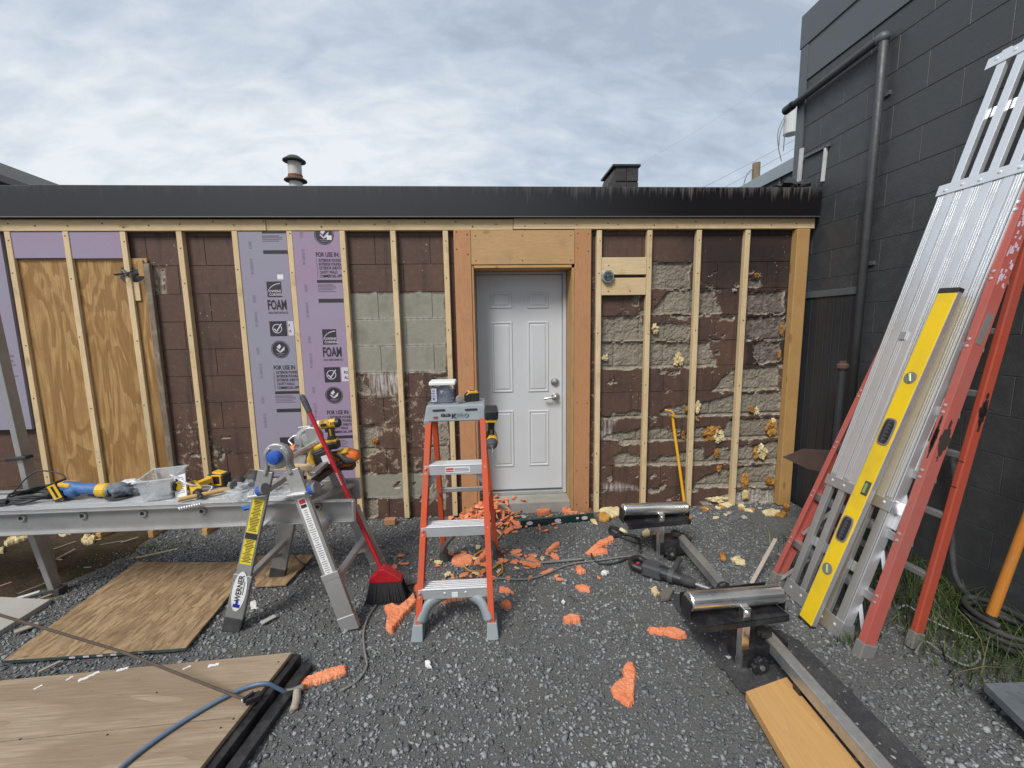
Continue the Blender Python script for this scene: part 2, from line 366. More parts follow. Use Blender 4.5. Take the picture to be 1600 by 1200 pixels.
M_inklight = plain('pale_print', (0.55, 0.50, 0.58), 0.6, 0, 0.1, 80, 0.0)
M_door = plain('white_door_paint', (0.53, 0.55, 0.57), 0.38, 0, 0.03, 6, 0.03, dirt=(0.37, 0.37, 0.365), dirtamt=0.4)
M_frame = plain('door_frame_paint', (0.50, 0.52, 0.54), 0.5, 0, 0.05, 8, 0.06, dirt=(0.33, 0.31, 0.29), dirtamt=0.5)
M_nickel = plain('satin_nickel', (0.58, 0.57, 0.55), 0.26, 1.0, 0.06, 40, 0.01)
M_screw = plain('dark_screw', (0.03, 0.027, 0.025), 0.5, 0.3, 0.2, 80, 0.0)
M_bluescrew = plain('blue_coated_screw', (0.016, 0.03, 0.075), 0.35, 0.0, 0.5, 70, 0.1)
M_galvbox = plain('galvanised_box', (0.36, 0.39, 0.41), 0.4, 0.8, 0.3, 60, 0.05)
M_concrete = plain('concrete', (0.33, 0.32, 0.295), 0.9, 0, 0.2, 22, 0.4, dirt=(0.17, 0.155, 0.13), dirtamt=0.6)
M_slab = plain('pale_slab', (0.40, 0.39, 0.365), 0.9, 0, 0.12, 14, 0.3, dirt=(0.24, 0.22, 0.19), dirtamt=0.6)
M_slate = plain('slate_board', (0.10, 0.115, 0.13), 0.6, 0, 0.3, 12, 0.2, dirt=(0.22, 0.23, 0.23), dirtamt=0.5)
M_brown = plain('brown_flashing', (0.095, 0.062, 0.055), 0.45, 0.0, 0.12, 12, 0.03, dirt=(0.16, 0.12, 0.11), dirtamt=0.4)
M_rust = plain('rusty_iron', (0.10, 0.06, 0.045), 0.85, 0.1, 0.4, 30, 0.3, dirt=(0.04, 0.035, 0.035), dirtamt=0.7)
M_greenlevel = plain('dark_green_paint', (0.008, 0.032, 0.023), 0.35, 0, 0.2, 30, 0.03, dirt=(0.06, 0.07, 0.06), dirtamt=0.4)
M_vial = plain('vial', (0.18, 0.24, 0.10), 0.15, 0, 0.1, 30, 0.0)
M_cordblack = plain('black_cord', (0.02, 0.021, 0.022), 0.55, 0, 0.2, 60, 0.05)
M_cordgrey = plain('grey_cord', (0.17, 0.165, 0.155), 0.65, 0, 0.2, 60, 0.1)
M_cordtan = plain('orange_cord', (0.46, 0.22, 0.04), 0.6, 0, 0.2, 40, 0.05)
M_hoseblue = plain('blue_hose', (0.09, 0.145, 0.235), 0.5, 0, 0.15, 40, 0.03, dirt=(0.16, 0.18, 0.20), dirtamt=0.5)
M_wire = plain('brown_rod', (0.085, 0.06, 0.045), 0.7, 0.2, 0.3, 50, 0.2)
M_bristle = plain('black_bristle', (0.014, 0.014, 0.016), 0.7, 0, 0.4, 120, 0.3)
M_fine = plain('abrasive_disc', (0.16, 0.16, 0.165), 0.8, 0, 0.2, 90, 0.3)
M_cloth = plain('grey_cloth', (0.15, 0.165, 0.19), 0.95, 0, 0.25, 50, 0.5, bd=0.01)
M_felt = plain('roofing_felt', (0.030, 0.030, 0.033), 0.95, 0, 0.45, 90, 0.5, dirt=(0.13, 0.13, 0.13), dirtamt=0.3)
def clear(name, tint, rough, alpha):
    m = Mat(name); n = m.noise(m.coord(), 9, 4, 0.6)
    m.set(m.mix(n, tint, tuple(min(1, x * 1.15) for x in tint)), rough, 0, Alpha=alpha); m.l(m.mr(n, 0.3, 0.7, max(0, alpha - 0.1), min(1, alpha + 0.12)), m.p.inputs['Alpha'])
    m.bump(n, 0.15, 0.01); return m.m
M_clear = clear('clear_plastic', (0.62, 0.65, 0.68), 0.15, 0.30); M_film = clear('clear_film', (0.60, 0.63, 0.66), 0.12, 0.22)
M_tub = clear('clear_tub', (0.66, 0.70, 0.80), 0.15, 0.10)

def foamscrap(name, a, b, c2):
    m = Mat(name); v = m.coord((1, 1, 1)); n = m.noise(v, 45, 5, 0.7); n2 = m.noise(v, 7, 3)
    c = m.mix(m.mr(n2, 0.35, 0.65), a, b); c = m.mix(m.mr(n, 0.58, 0.75, 0, 0.6), c, c2)
    d_ = m.n('ShaderNodeTexVoronoi'); d_.inputs['Scale'].default_value = 140; m.l(v, d_.inputs['Vector']); c = m.mix(m.mr(d_.outputs['Distance'], 0.1, 0.5, 0.22, 0), c, tuple(x * 0.6 for x in b)); c = m.mix(m.mr(m.noise(v, 22, 4, 0.7), 0.58, 0.72, 0, 0.5), c, (0.24, 0.17, 0.13))
    m.set(c, 0.95, 0, Specular_IOR_Level=0.15); m.bump(m.math('MULTIPLY_ADD', d_.outputs['Distance'], 0.4, n), 0.7, 0.006); return m.m
M_foamO = foamscrap('orange_foam', (0.74, 0.29, 0.155), (0.66, 0.20, 0.09), (0.80, 0.48, 0.34))
M_foamY = foamscrap('cream_foam', (0.68, 0.60, 0.38), (0.58, 0.46, 0.24), (0.74, 0.68, 0.48))
M_foamA = foamscrap('amber_foam', (0.50, 0.26, 0.07), (0.30, 0.13, 0.03), (0.62, 0.47, 0.23))
# ---------------------------------------------------------------- ground
def ground_mat():
    m = Mat('packed_gravel_bed'); v = m.coord((1, 1, 1), rnd=False); n = m.noise(v, 90, 5, 0.7); n2 = m.noise(v, 2.2, 4, 0.6); n3 = m.noise(v, 300, 2, 0.6)
    c = m.mix(n, (0.065, 0.067, 0.069), (0.19, 0.19, 0.185)); c = m.mix(m.mr(n3, 0.55, 0.7, 0, 0.5), c, (0.20, 0.20, 0.195))
    c = m.mix(m.mr(n2, 0.45, 0.68, 0, 0.65), c, (0.125, 0.122, 0.115)); m.set(c, 0.95, 0, Specular_IOR_Level=0.2); m.bump(n, 1.0, 0.012); return m.m
M_ground = ground_mat()
def gz(x, y): return 0.006 * (fbm(np.asarray(x) * 2.3, np.asarray(y) * 2.3, 3) - 0.5) * 2
def sheet(name, x0, x1, y0, y1, step, m, zoff=0.0, f=None):
    xs = np.linspace(x0, x1, max(2, int((x1 - x0) / step) + 1)); ys = np.linspace(y0, y1, max(2, int((y1 - y0) / step) + 1))
    X, Y = np.meshgrid(xs, ys); Z = gz(X, Y) + zoff if f is None else f(X, Y)
    nx = len(xs); v = np.stack([X.ravel(), Y.ravel(), Z.ravel()], 1)
    i = np.arange(len(ys) - 1)[:, None] * nx + np.arange(nx - 1)[None]; i = i.ravel()
    me = D.meshes.new(name); me.from_pydata(v.tolist(), [], np.stack([i, i + 1, i + 1 + nx, i + nx], 1).tolist()); me.shade_smooth()
    return link(name, me, m)
b = MB(); R_ = 300.0
xs = [-R_, -5.0, 4.0, R_]; ys = [-R_, -5.0, 2.0, R_]
for i in range(3):
    for j in range(3):
        if i == 1 and j == 1: continue
        b._add([(xs[i], ys[j], 0), (xs[i + 1], ys[j], 0), (xs[i + 1], ys[j + 1], 0), (xs[i], ys[j + 1], 0)], [(0, 1, 2, 3)])
setting(b.build('far_ground', M_ground))
setting(sheet('gravel_ground', -5.0, 4.0, -5.0, 2.0, 0.05, M_ground))

def dirt_mat():
    m = Mat('brown_dirt'); v = m.coord((1, 1, 1), rnd=False); n = m.noise(v, 40, 6, 0.7); n2 = m.noise(v, 5, 4, 0.6)
    c = m.mix(n, (0.035, 0.024, 0.016), (0.12, 0.085, 0.058)); c = m.mix(m.mr(n2, 0.5, 0.62, 0, 0.7), c, (0.03, 0.042, 0.014))
    m.set(c, 0.95, 0, Specular_IOR_Level=0.15); m.bump(n, 1.0, 0.02); return m.m
dirt_poly = [(-4.598, 0.491), (-2.926, -0.996), (-2.794, -0.866), (-2.652, -0.752), (-2.533, -0.511), (-2.494, -0.348), (-2.564, -0.104), (-2.708, 0.162), (-3.903, 0.424)]
def dirt():
    xs = np.arange(-4.4, -1.9, 0.025); ys = np.arange(-1.5, 0.02, 0.025); X, Y = np.meshgrid(xs, ys)
    s = sdist(X + 0.1 * (fbm(X * 6, Y * 6, 5) - 0.5), Y + 0.1 * (fbm(X * 6, Y * 6, 9) - 0.5), dirt_poly)
    Z = gz(X, Y) + np.where(s > 0, 0.006 + 0.02 * sstep(0, 0.2, s) * fbm(X * 14, Y * 14, 8), -0.03)
    nx = len(xs); v = np.stack([X.ravel(), Y.ravel(), Z.ravel()], 1); i = (np.arange(len(ys) - 1)[:, None] * nx + np.arange(nx - 1)[None]).ravel()
    k = s.ravel(); i = i[(k[i] > -0.05)]
    me = D.meshes.new('dirt'); me.from_pydata(v.tolist(), [], np.stack([i, i + 1, i + 1 + nx, i + nx], 1).tolist()); me.shade_smooth()
    setting(link('dirt_patch', me, dirt_mat()))
dirt()

# crushed slate: every stone is a small angular solid, joined because nobody could count them
def stone_shapes(n):
    out = []
    for i in range(n):
        t = bmesh.new(); k = random.randint(8, 12)
        for _ in range(k):
            p = Vector((random.gauss(0, 1), random.gauss(0, 1), random.gauss(0, 1))).normalized() * random.uniform(0.8, 1.05)
            t.verts.new((p.x, p.y * random.uniform(0.55, 0.9), p.z * 0.42))
        bmesh.ops.convex_hull(t, input=t.verts); bmesh.ops.delete(t, geom=[w for w in t.verts if not w.link_faces], context='VERTS')
        bmesh.ops.triangulate(t, faces=t.faces); t.verts.index_update()
        out.append((np.array([w.co[:] for w in t.verts]), np.array([[w.index for w in f.verts] for f in t.faces]))); t.free()
    return out
def scatter(name, P, size, shapes, m, tilt=0.32, sink=0.18):
    n = len(P); sh = np.random.randint(0, len(shapes), n); vs = []; fs = []; off = 0
    for s, (sv, sf) in enumerate(shapes):
        ix = np.where(sh == s)[0]
        if not len(ix): continue
        a = np.random.rand(len(ix)) * 6.283; tx = np.random.randn(len(ix)) * tilt; ty = np.random.randn(len(ix)) * tilt
        q = sv[None] * size[ix][:, None, None]
        c_, s_ = np.cos(tx)[:, None], np.sin(tx)[:, None]; y, z = q[..., 1] * c_ - q[..., 2] * s_, q[..., 1] * s_ + q[..., 2] * c_; x = q[..., 0]
        c_, s_ = np.cos(ty)[:, None], np.sin(ty)[:, None]; x, z = x * c_ + z * s_, -x * s_ + z * c_
        c_, s_ = np.cos(a)[:, None], np.sin(a)[:, None]; x, y = x * c_ - y * s_, x * s_ + y * c_
        w = np.stack([x + P[ix, 0:1], y + P[ix, 1:2], z + P[ix, 2:3] + size[ix][:, None] * sink], -1)
        vs.append(w.reshape(-1, 3)); fs.append((sf[None] + (off + np.arange(len(ix)) * len(sv))[:, None, None]).reshape(-1, 3)); off += len(ix) * len(sv)
    vs = np.concatenate(vs); fs = np.concatenate(fs)
    me = D.meshes.new(name); me.vertices.add(len(vs)); me.vertices.foreach_set('co', vs.ravel()); me.loops.add(len(fs) * 3)
    me.loops.foreach_set('vertex_index', fs.ravel().astype(np.int32)); me.polygons.add(len(fs)); me.polygons.foreach_set('loop_start', np.arange(len(fs), dtype=np.int32) * 3)
    me.polygons.foreach_set('loop_total', np.full(len(fs), 3, np.int32)); me.update(calc_edges=True)
    return link(name, me, m)
def stone_mat():
    m = Mat('crushed_slate'); g = m.n('ShaderNodeNewGeometry'); r = g.outputs['Random Per Island']
    c = m.ramp(r, [(0.0, (0.062, 0.066, 0.072)), (0.3, (0.122, 0.129, 0.138)), (0.62, (0.195, 0.205, 0.216)), (0.88, (0.29, 0.30, 0.308)), (0.975, (0.31, 0.32, 0.325)), (1.0, (0.36, 0.365, 0.365))])
    n = m.noise(m.coord((1, 1, 1), rnd=False), 160, 4, 0.7); big = m.noise(m.coord((1, 1, 1), rnd=False), 1.4, 3)
    c = m.mix(m.mr(n, 0.35, 0.7, 0, 0.4), c, (0.16, 0.16, 0.155)); c = m.mix(m.mr(big, 0.48, 0.68, 0, 0.5), c, (0.078, 0.08, 0.082))
    m.set(c, 0.8, 0, Specular_IOR_Level=0.35); m.bump(n, 0.3, 0.003); return m.m
SH = stone_shapes(36); M_stone = stone_mat()
def gravel():
    n = 112000; x = np.random.uniform(-4.4, 2.62, n); y = np.random.uniform(-2.75, 0.0, n)
    s = sdist(x, y, dirt_poly); thin = fbm(x * 1.7, y * 1.7, 21)
    keep = (np.random.rand(n) < np.where(s > -0.05, 0.10, 1.0)) & (np.random.rand(n) < 0.42 + 1.1 * thin)
    keep &= ~((x > 2.05) & (y < -0.2) & (np.random.rand(n) < 0.6))
    x, y = x[keep], y[keep]; size = np.clip(np.random.lognormal(-4.86, 0.42, len(x)), 0.003, 0.021)
    o = scatter('gravel_stones', np.stack([x, y, gz(x, y)], 1), size, SH, M_stone); setting(o, 'stuff'); o['label'] = 'crushed dark grey slate gravel covering the yard'
gravel()

# ---------------------------------------------------------------- low block building across the back
ROOT = thing('block_building', 'low brown block building stripped for furring strips, foam boards and a white door', 'building', (0, 0.0, 0))
bare = [[(1.304, 2.005), (1.610, 2.005), (1.623, 1.803), (1.303, 1.800)], [(1.458, 1.796), (1.645, 1.796), (1.691, 1.790), (1.814, 1.788), (1.838, 1.707), (1.889, 1.606), (1.699, 1.594), (1.529, 1.611), (1.322, 1.604), (1.183, 1.597), (1.217, 1.650), (1.321, 1.639), (1.396, 1.712)], [(0.909, 1.597), (1.234, 1.595), (1.237, 1.399), (0.904, 1.402)],
 [(1.301, 1.501), (1.376, 1.528), (1.479, 1.543), (1.626, 1.524), (1.632, 1.392), (1.302, 1.398)], [(0.901, 1.387), (1.263, 1.391), (1.643, 1.375), (1.794, 1.381), (1.819, 1.288), (1.850, 1.242), (1.867, 1.181), (1.624, 1.181), (1.308, 1.185), (1.099, 1.177), (0.904, 1.189)], [(2.081, 1.772), (2.391, 1.776), (2.406, 1.602), (2.094, 1.596)],
 [(2.090, 1.575), (2.413, 1.581), (2.424, 1.394), (2.255, 1.381), (2.199, 1.417), (2.099, 1.376)], [(2.155, 1.360), (2.214, 1.384), (2.388, 1.371), (2.407, 1.212), (2.240, 1.192), (2.181, 1.268)], [(2.005, 1.173), (2.382, 1.173), (2.393, 0.985), (1.817, 0.980), (1.935, 1.110)], [(2.090, 1.885), (2.190, 1.872), (2.207, 1.815), (2.095, 1.809)],
 [(1.419, 0.820), (1.476, 0.865), (1.623, 0.877), (1.811, 0.893), (2.037, 0.959), (2.422, 0.965), (2.435, 0.771), (2.047, 0.774), (1.816, 0.773), (1.560, 0.772), (1.432, 0.789)], [(1.010, 0.853), (1.055, 0.823), (1.119, 0.819), (1.171, 0.839), (1.248, 0.836), (1.255, 0.775), (1.007, 0.780)],
 [(0.924, 0.608), (0.976, 0.639), (1.058, 0.666), (1.149, 0.658), (1.241, 0.685), (1.455, 0.695), (1.524, 0.636), (1.586, 0.607), (1.752, 0.697), (1.958, 0.663), (1.995, 0.743), (2.429, 0.747), (2.443, 0.577), (1.929, 0.566), (1.297, 0.581), (1.043, 0.586)],
 [(1.022, 0.463), (1.112, 0.487), (1.247, 0.452), (1.356, 0.410), (1.409, 0.452), (1.544, 0.459), (1.651, 0.502), (1.767, 0.506), (1.800, 0.406), (1.859, 0.448), (2.063, 0.502), (2.454, 0.547), (2.453, 0.358), (2.015, 0.368), (1.780, 0.362), (1.303, 0.371), (1.034, 0.378)],
 [(1.718, 0.215), (1.880, 0.292), (2.017, 0.315), (2.423, 0.352), (2.425, 0.148), (2.152, 0.150), (1.713, 0.159)], [(1.787, 0.055), (1.952, 0.096), (2.064, 0.097), (2.208, 0.148), (2.422, 0.117), (2.444, -0.002), (1.796, 0.006)],
 [(-1.023, 0.772), (-0.864, 0.777), (-0.880, 0.593), (-0.966, 0.518), (-1.014, 0.585)], [(-1.022, 0.175), (-0.898, 0.172), (-0.920, 0.019), (-1.027, 0.010)], [(-1.010, 1.170), (-0.945, 1.183), (-0.961, 1.119), (-0.897, 1.073), (-0.912, 1.017), (-0.972, 1.031), (-1.014, 1.070)],
 [(-0.426, 1.157), (-0.301, 1.166), (-0.296, 0.963), (-0.321, 0.601), (-0.365, 0.066), (-0.417, 0.068), (-0.467, 0.421), (-0.474, 0.580), (-0.477, 0.814)],
 [(-2.382, 2.003), (-2.350, 1.940), (-2.344, 1.860), (-2.359, 1.774), (-2.393, 1.768), (-2.389, 1.849), (-2.401, 1.941)], [(-2.090, 0.636), (-2.056, 0.624), (-2.041, 0.580), (-2.053, 0.529), (-2.088, 0.546)]]
peel = [[(-1.008, 1.207), (-0.300, 1.192), (-0.316, 0.362), (-0.710, 0.377), (-1.024, 0.388)], [(-2.398, 0.844), (-2.064, 0.897), (-2.090, 0.402), (-2.434, 0.427)], [(2.322, 1.187), (2.431, 1.185), (2.501, 0.002), (2.415, 0.006)], [(0.816, 2.248), (0.891, 2.248), (0.908, 0.854), (0.829, 0.856)], [(0.787, 1.270), (0.903, 1.268), (0.917, 0.040), (0.796, 0.045)]]
infill = [[(-1.018, 1.798), (-0.299, 1.795), (-0.320, 1.184), (-1.028, 1.195)], [(-1.037, 0.386), (-0.329, 0.368), (-0.349, 0.154), (-1.024, 0.180)]]
lime = [[(-0.890, 1.198), (-0.685, 1.187), (-0.691, 1.012), (-0.895, 1.004)], [(0.926, 0.220), (1.036, 0.241), (1.226, 0.195), (1.257, 0.163), (0.929, 0.167)], [(0.922, 0.774), (1.027, 0.771), (1.030, 0.611), (0.924, 0.614)], [(1.794, 0.054), (1.952, 0.096), (2.064, 0.097), (2.208, 0.148), (2.422, 0.117), (2.444, -0.002), (1.796, 0.006)]]
soot = [[(1.619, 2.270), (2.484, 2.268), (2.516, 1.850), (2.096, 1.792), (1.938, 1.806), (1.703, 1.808)]]
rough_paint = [[(2.070, 1.786), (2.428, 1.782), (2.472, 1.171), (2.106, 1.179)]]
def wear(x, z):
    jx = x + 0.045 * (fbm(x * 20, z * 20, 31) - 0.5) + 0.03 * (fbm(x * 6, z * 6, 131) - 0.5); jz = z + 0.032 * (fbm(x * 24, z * 20, 47) - 0.5) + 0.012 * (fbm(x * 6, z * 6, 147) - 0.5)
    def m(ps, a=-0.006, b_=0.008):
        r = np.zeros(x.shape)
        for p in ps: r = np.maximum(r, sstep(a, b_, sdist(jx, jz, p)))
        return r
    inf = m(infill); dz_ = np.abs((z - 2.0070 + 0.1016 + 0.02 * (fbm(x * 9, z * 9, 91) - 0.5) * 0.3) % 0.2032 - 0.1016); seam = inf * np.exp(-(dz_ / 0.009) ** 2) * 1.0
    ed_ = np.abs((z - 2.0070 + 0.1016) % 0.2032 - 0.1016); chip = sstep(0.705, 0.735, fbm(x * 11, z * 14, 211, 4) + 0.07 * np.exp(-(ed_ / 0.02) ** 2)) * np.where((x > 0.8) & (z < 1.95), 1.0, np.where((x > -2.45) & (z < 0.9), 0.8, 0.0))
    return np.maximum(m(bare), chip), m(peel, -0.05, 0.06), inf, np.maximum(m(soot, -0.35, 0.25), 0.92 * m(rough_paint, -0.02, 0.02)), np.maximum(m(lime, -0.02, 0.03), seam)
def relief(x, z, w):
    br = w[0]
    row = np.floor((2.0070 - z) / 0.2032); xo = (x - 1.0194 + np.where(row % 2 == 0, 0.2032, 0.0)) % 0.4064; ev = np.minimum(xo, 0.4064 - xo); eh = (2.0070 - z) % 0.2032; eh = np.minimum(eh, 0.2032 - eh)
    edge = np.exp(-(np.minimum(ev, eh) / 0.009) ** 2)
    return br * (0.006 + 0.017 * fbm(x * 15, z * 15, 77, 3) + 0.015 * fbm(x * 60, z * 60, 78, 3) + 0.011 * edge) + (1 - br) * 0.0016 * fbm(x * 30, z * 30, 79, 2) + 0.004 * w[2]
def block_mat():
    m = Mat('painted_block'); at = m.n('ShaderNodeAttribute', attribute_name='wear'); sp = m.n('ShaderNodeSeparateColor'); m.l(at.outputs['Color'], sp.inputs[0])
    at2 = m.n('ShaderNodeAttribute', attribute_name='wear2'); sp2 = m.n('ShaderNodeSeparateColor'); m.l(at2.outputs['Color'], sp2.inputs[0])
    v = m.coord((1, 1, 1), rnd=False); fine = m.noise(v, 150, 4, 0.75); mid = m.noise(v, 28, 5, 0.7); low = m.noise(v, 5, 4, 0.6)
    oi = m.n('ShaderNodeObjectInfo')
    p = m.mix(low, (0.128, 0.073, 0.051), (0.082, 0.048, 0.037)); p = m.mix(m.mr(oi.outputs['Random'], 0, 1, 0, 0.4), p, (0.062, 0.038, 0.034))
    p = m.mix(m.mr(mid, 0.52, 0.72, 0, 0.5), p, (0.15, 0.105, 0.085)); sc_ = m.noise(m.coord((7, 7, 11), rnd=False), 2.4, 8, 0.8, 0.6); p = m.mix(m.mr(sc_, 0.62, 0.70, 0, 0.7), p, (0.27, 0.225, 0.18)); p = m.mix(m.mr(m.noise(v, 2.6, 5, 0.7), 0.54, 0.70, 0, 0.6), p, (0.036, 0.024, 0.021))
    p = m.mix(m.mr(m.noise(m.coord((9, 9, 1.0), rnd=False), 1.3, 3), 0.56, 0.70, 0, 0.55), p, (0.030, 0.021, 0.019))
    p = m.mix(m.math('MULTIPLY', sp2.outputs[0], 0.82), p, (0.018, 0.015, 0.017))
    # flaked paint showing tan render
    fl = m.math('MULTIPLY_ADD', m.noise(v, 13, 9, 0.82, 0.3), 1.0, m.math('MULTIPLY', sp.outputs[1], 0.10)); fl = m.math('MULTIPLY', m.mr(fl, 0.645, 0.665), m.mr(sp.outputs[1], 0.1, 0.5))
    p = m.mix(fl, p, m.mix(mid, (0.22, 0.17, 0.12), (0.40, 0.34, 0.25)))
    vo = m.n('ShaderNodeTexVoronoi'); vo.inputs['Scale'].default_value = 26; m.l(v, vo.inputs['Vector'])
    dots = m.math('MULTIPLY', m.mr(vo.outputs['Distance'], 0.09, 0.14, 1, 0), m.mr(m.noise(v, 3.1, 4, 0.7), 0.53, 0.60)); p = m.mix(m.math('MULTIPLY', dots, 0.85), p, (0.46, 0.42, 0.36))
    g = m.mix(mid, (0.21, 0.202, 0.165), (0.30, 0.288, 0.238)); g = m.mix(m.mr(low, 0.5, 0.7, 0, 0.5), g, (0.13, 0.125, 0.10)); p = m.mix(sp.outputs[2], p, g)
    k = m.mix(m.mr(fine, 0.3, 0.72), (0.12, 0.10, 0.077), (0.44, 0.395, 0.31)); k = m.mix(m.mr(low, 0.5, 0.75, 0, 0.45), k, (0.21, 0.19, 0.155)); k = m.mix(m.mr(m.noise(v, 60, 3, 0.7), 0.6, 0.72, 0, 0.6), k, (0.10, 0.085, 0.07))
    k = m.mix(m.math('MULTIPLY', sp2.outputs[0], 0.85), k, m.mix(m.mr(mid, 0.4, 0.7), (0.075, 0.048, 0.048), (0.24, 0.20, 0.195)))
    k = m.mix(m.mr(oi.outputs['Random'], 0, 1, 0, 0.35), k, (0.17, 0.155, 0.125)); c = m.mix(sp.outputs[0], p, k)
    ed = m.math('MULTIPLY', m.mr(sp.outputs[0], 0.06, 0.3), m.mr(sp.outputs[0], 0.5, 0.85, 1, 0)); c = m.mix(m.math('MULTIPLY', ed, m.mr(mid, 0.35, 0.6, 0, 0.75)), c, (0.44, 0.39, 0.31))
    ls = m.noise(m.coord((30, 30, 3), rnd=False), 1.5, 4, 0.7); c = m.mix(m.math('MULTIPLY', sp2.outputs[1], m.mr(ls, 0.38, 0.6, 0, 0.85)), c, (0.50, 0.47, 0.44))
    m.set(c, m.mix(sp.outputs[0], (0.6, 0.6, 0.6), (0.98, 0.98, 0.98)), 0, Specular_IOR_Level=0.3)
    h = m.math('MULTIPLY', fine, m.mr(sp.outputs[0], 0, 1, 0.12, 1.0)); m.bump(h, 0.9, 0.006); return m.m
M_block = block_mat()
def set_wear(me, x, z):
    w = wear(x, z); n = len(x)
    a = me.attributes.new('wear', 'FLOAT_COLOR', 'POINT'); a.data.foreach_set('color', np.stack([w[0], w[1], w[2], np.ones(n)], 1).ravel())
    a = me.attributes.new('wear2', 'FLOAT_COLOR', 'POINT'); a.data.foreach_set('color', np.stack([w[3], w[4], np.zeros(n), np.ones(n)], 1).ravel())
def grid_mesh(name, xs, zs, yoff, depth=None, hole=None):
    X, Z = np.meshgrid(xs, zs); x, z = X.ravel(), Z.ravel(); w = wear(x, z); y = relief(x, z, w) + yoff
    nx, nz = len(xs), len(zs); v = np.stack([x, y, z], 1); i = (np.arange(nz - 1)[:, None] * nx + np.arange(nx - 1)[None]).ravel()
    if hole:
        cx, cz = x[i], z[i]; i = i[~((cx > hole[0]) & (cx < hole[1]) & (cz < hole[2]))]
    f = np.stack([i, i + 1, i + 1 + nx, i + nx], 1).tolist()
    if depth is not None:
        ring = list(range(nx)) + [r * nx + nx - 1 for r in range(1, nz)] + [(nz - 1) * nx + c for c in range(nx - 2, -1, -1)] + [r * nx for r in range(nz - 2, 0, -1)]
        o = len(v); v = np.concatenate([v, np.stack([x[ring], np.full(len(ring), depth), z[ring]], 1)]); L = len(ring)
        f += [(ring[(k + 1) % L], ring[k], o + k, o + (k + 1) % L) for k in range(L)]
    me = D.meshes.new(name); me.from_pydata(v.tolist(), [], f); set_wear(me, v[:, 0], v[:, 2]); return me
DOORHOLE = (-0.10, 0.685, 2.0)
def block_wall():
    me = grid_mesh('wall', np.arange(-6.2, 2.6, 0.025), np.arange(-0.05, 2.33, 0.022), 0.0055, hole=DOORHOLE); me.shade_smooth(); link('wall', me, M_block, ROOT)
    gap = 0.0022; joint = 1.0194
    for k in range(-1, 11):
        z1 = 2.0070 - (k - 1) * 0.2032 - 0.2032 * 0; z0 = z1 - 0.2032
        if z1 > 2.33: z1 = 2.325
        if z0 < -0.06: z0 = -0.06
        if z1 - z0 < 0.02: continue
        o = 0.0 if k % 2 else 0.2032
        for j in range(-12, 6):
            x0 = joint + o + j * 0.4064; x1 = x0 + 0.4064
            if x1 < -4.2 or x0 > 2.56: continue
            x1 = min(x1, 2.56)
            spans = [(x0, x1)]
            if z0 < DOORHOLE[2] - 0.01:
                spans = [(a, b_) for a, b_ in ((x0, min(x1, DOORHOLE[0])), (max(x0, DOORHOLE[1]), x1)) if b_ - a > 0.02]
            for a, b_ in spans:
                if a > -1.86 and b_ < -1.0 and z0 > 0.45: continue          # wholly behind the foam boards
                if a > -3.36 and b_ < -2.42 and z1 < 2.06 and z0 > 0.42: continue   # wholly behind the plywood
                t = np.array([a + (b_ - a) * q for q in (0, .25, .5, .75, 1)]); u = np.linspace(z0, z1, 5); T, U = np.meshgrid(t, u); w = wear(T.ravel(), U.ravel())
                busy = (w[0].max() > 0.02) or w[2].max() > 0.02 or w[4].max() > 0.02
                sx = max(2, int((b_ - a) / (0.009 if busy else 0.06))); sz = max(2, int((z1 - z0) / (0.009 if busy else 0.06)))
                me = grid_mesh('concrete_block', np.linspace(a + gap, b_ - gap, sx), np.linspace(z0 + gap, z1 - gap, sz), 0.0, depth=0.05)
                link('concrete_block', me, M_block, ROOT)
block_wall()
# furring, plates and door framing
def stick(name, a, b_, m, bevel=0.003): return MB().bb(a, b_).build(name, m, ROOT, bevel)
strips = [(-3.339, .06, 2.285, 1), (-2.954, .06, 2.241, 1), (-2.574, .05, 2.241, 1), (-2.190, .06, 2.241, 0), (-1.806, .06, 2.241, 0), (-1.424, .06, 2.241, 0), (-1.048, .02, 2.241, 0), (-0.683, .02, 2.241, 0),
          (-0.300, .02, 2.241, 0), (0.857, .0, 2.241, 0), (1.247, .02, 2.241, 0), (1.634, .02, 2.241, 0), (2.020, .01, 2.241, 0)]
screws = []
for i, (x, z0, z1, thin) in enumerate(strips):
    yb = -0.0195 if thin else 0.001
    lean = random.uniform(-0.004, 0.004)
    m = MB()
    yf = -0.041 - random.uniform(0, 0.003)
    m._add([(x + lean, yf, z0), (x + .039 + lean, yf, z0), (x + .039 + lean, yb, z0), (x + lean, yb, z0), (x, yf, z1), (x + .039, yf, z1), (x + .039, yb, z1), (x, yb, z1)],
           [(0, 1, 2, 3), (7, 6, 5, 4), (0, 4, 5, 1), (1, 5, 6, 2), (2, 6, 7, 3), (3, 7, 4, 0)])
    m.build('furring_strip', M_pineZ, ROOT, 0.003)
    for z in (2.17, 1.93, 1.5, 1.02, 0.52, 0.16):
        if random.random() < 0.9: screws.append((x + 0.02 + random.uniform(-.006, .006), yf, z + random.uniform(-.06, .06)))
stick('top_plate', (-6.2, -0.046, 2.2425), (-1.562, 0.001, 2.321), M_pineX)
stick('top_plate', (-1.559, -0.044, 2.2425), (0.222, 0.001, 2.3205), M_pineX)
stick('top_plate', (0.225, -0.0475, 2.248), (2.568, 0.001, 2.325), M_pineX)
for x in np.arange(-3.3, 2.5, 0.19): screws.append((x + random.uniform(-.06, .06), -0.0475, 2.283 + random.uniform(-.022, .024)))
stick('corner_post', (2.420, -0.066, 0.005), (2.522, 0.0, 2.2415), M_postZ, 0.005)
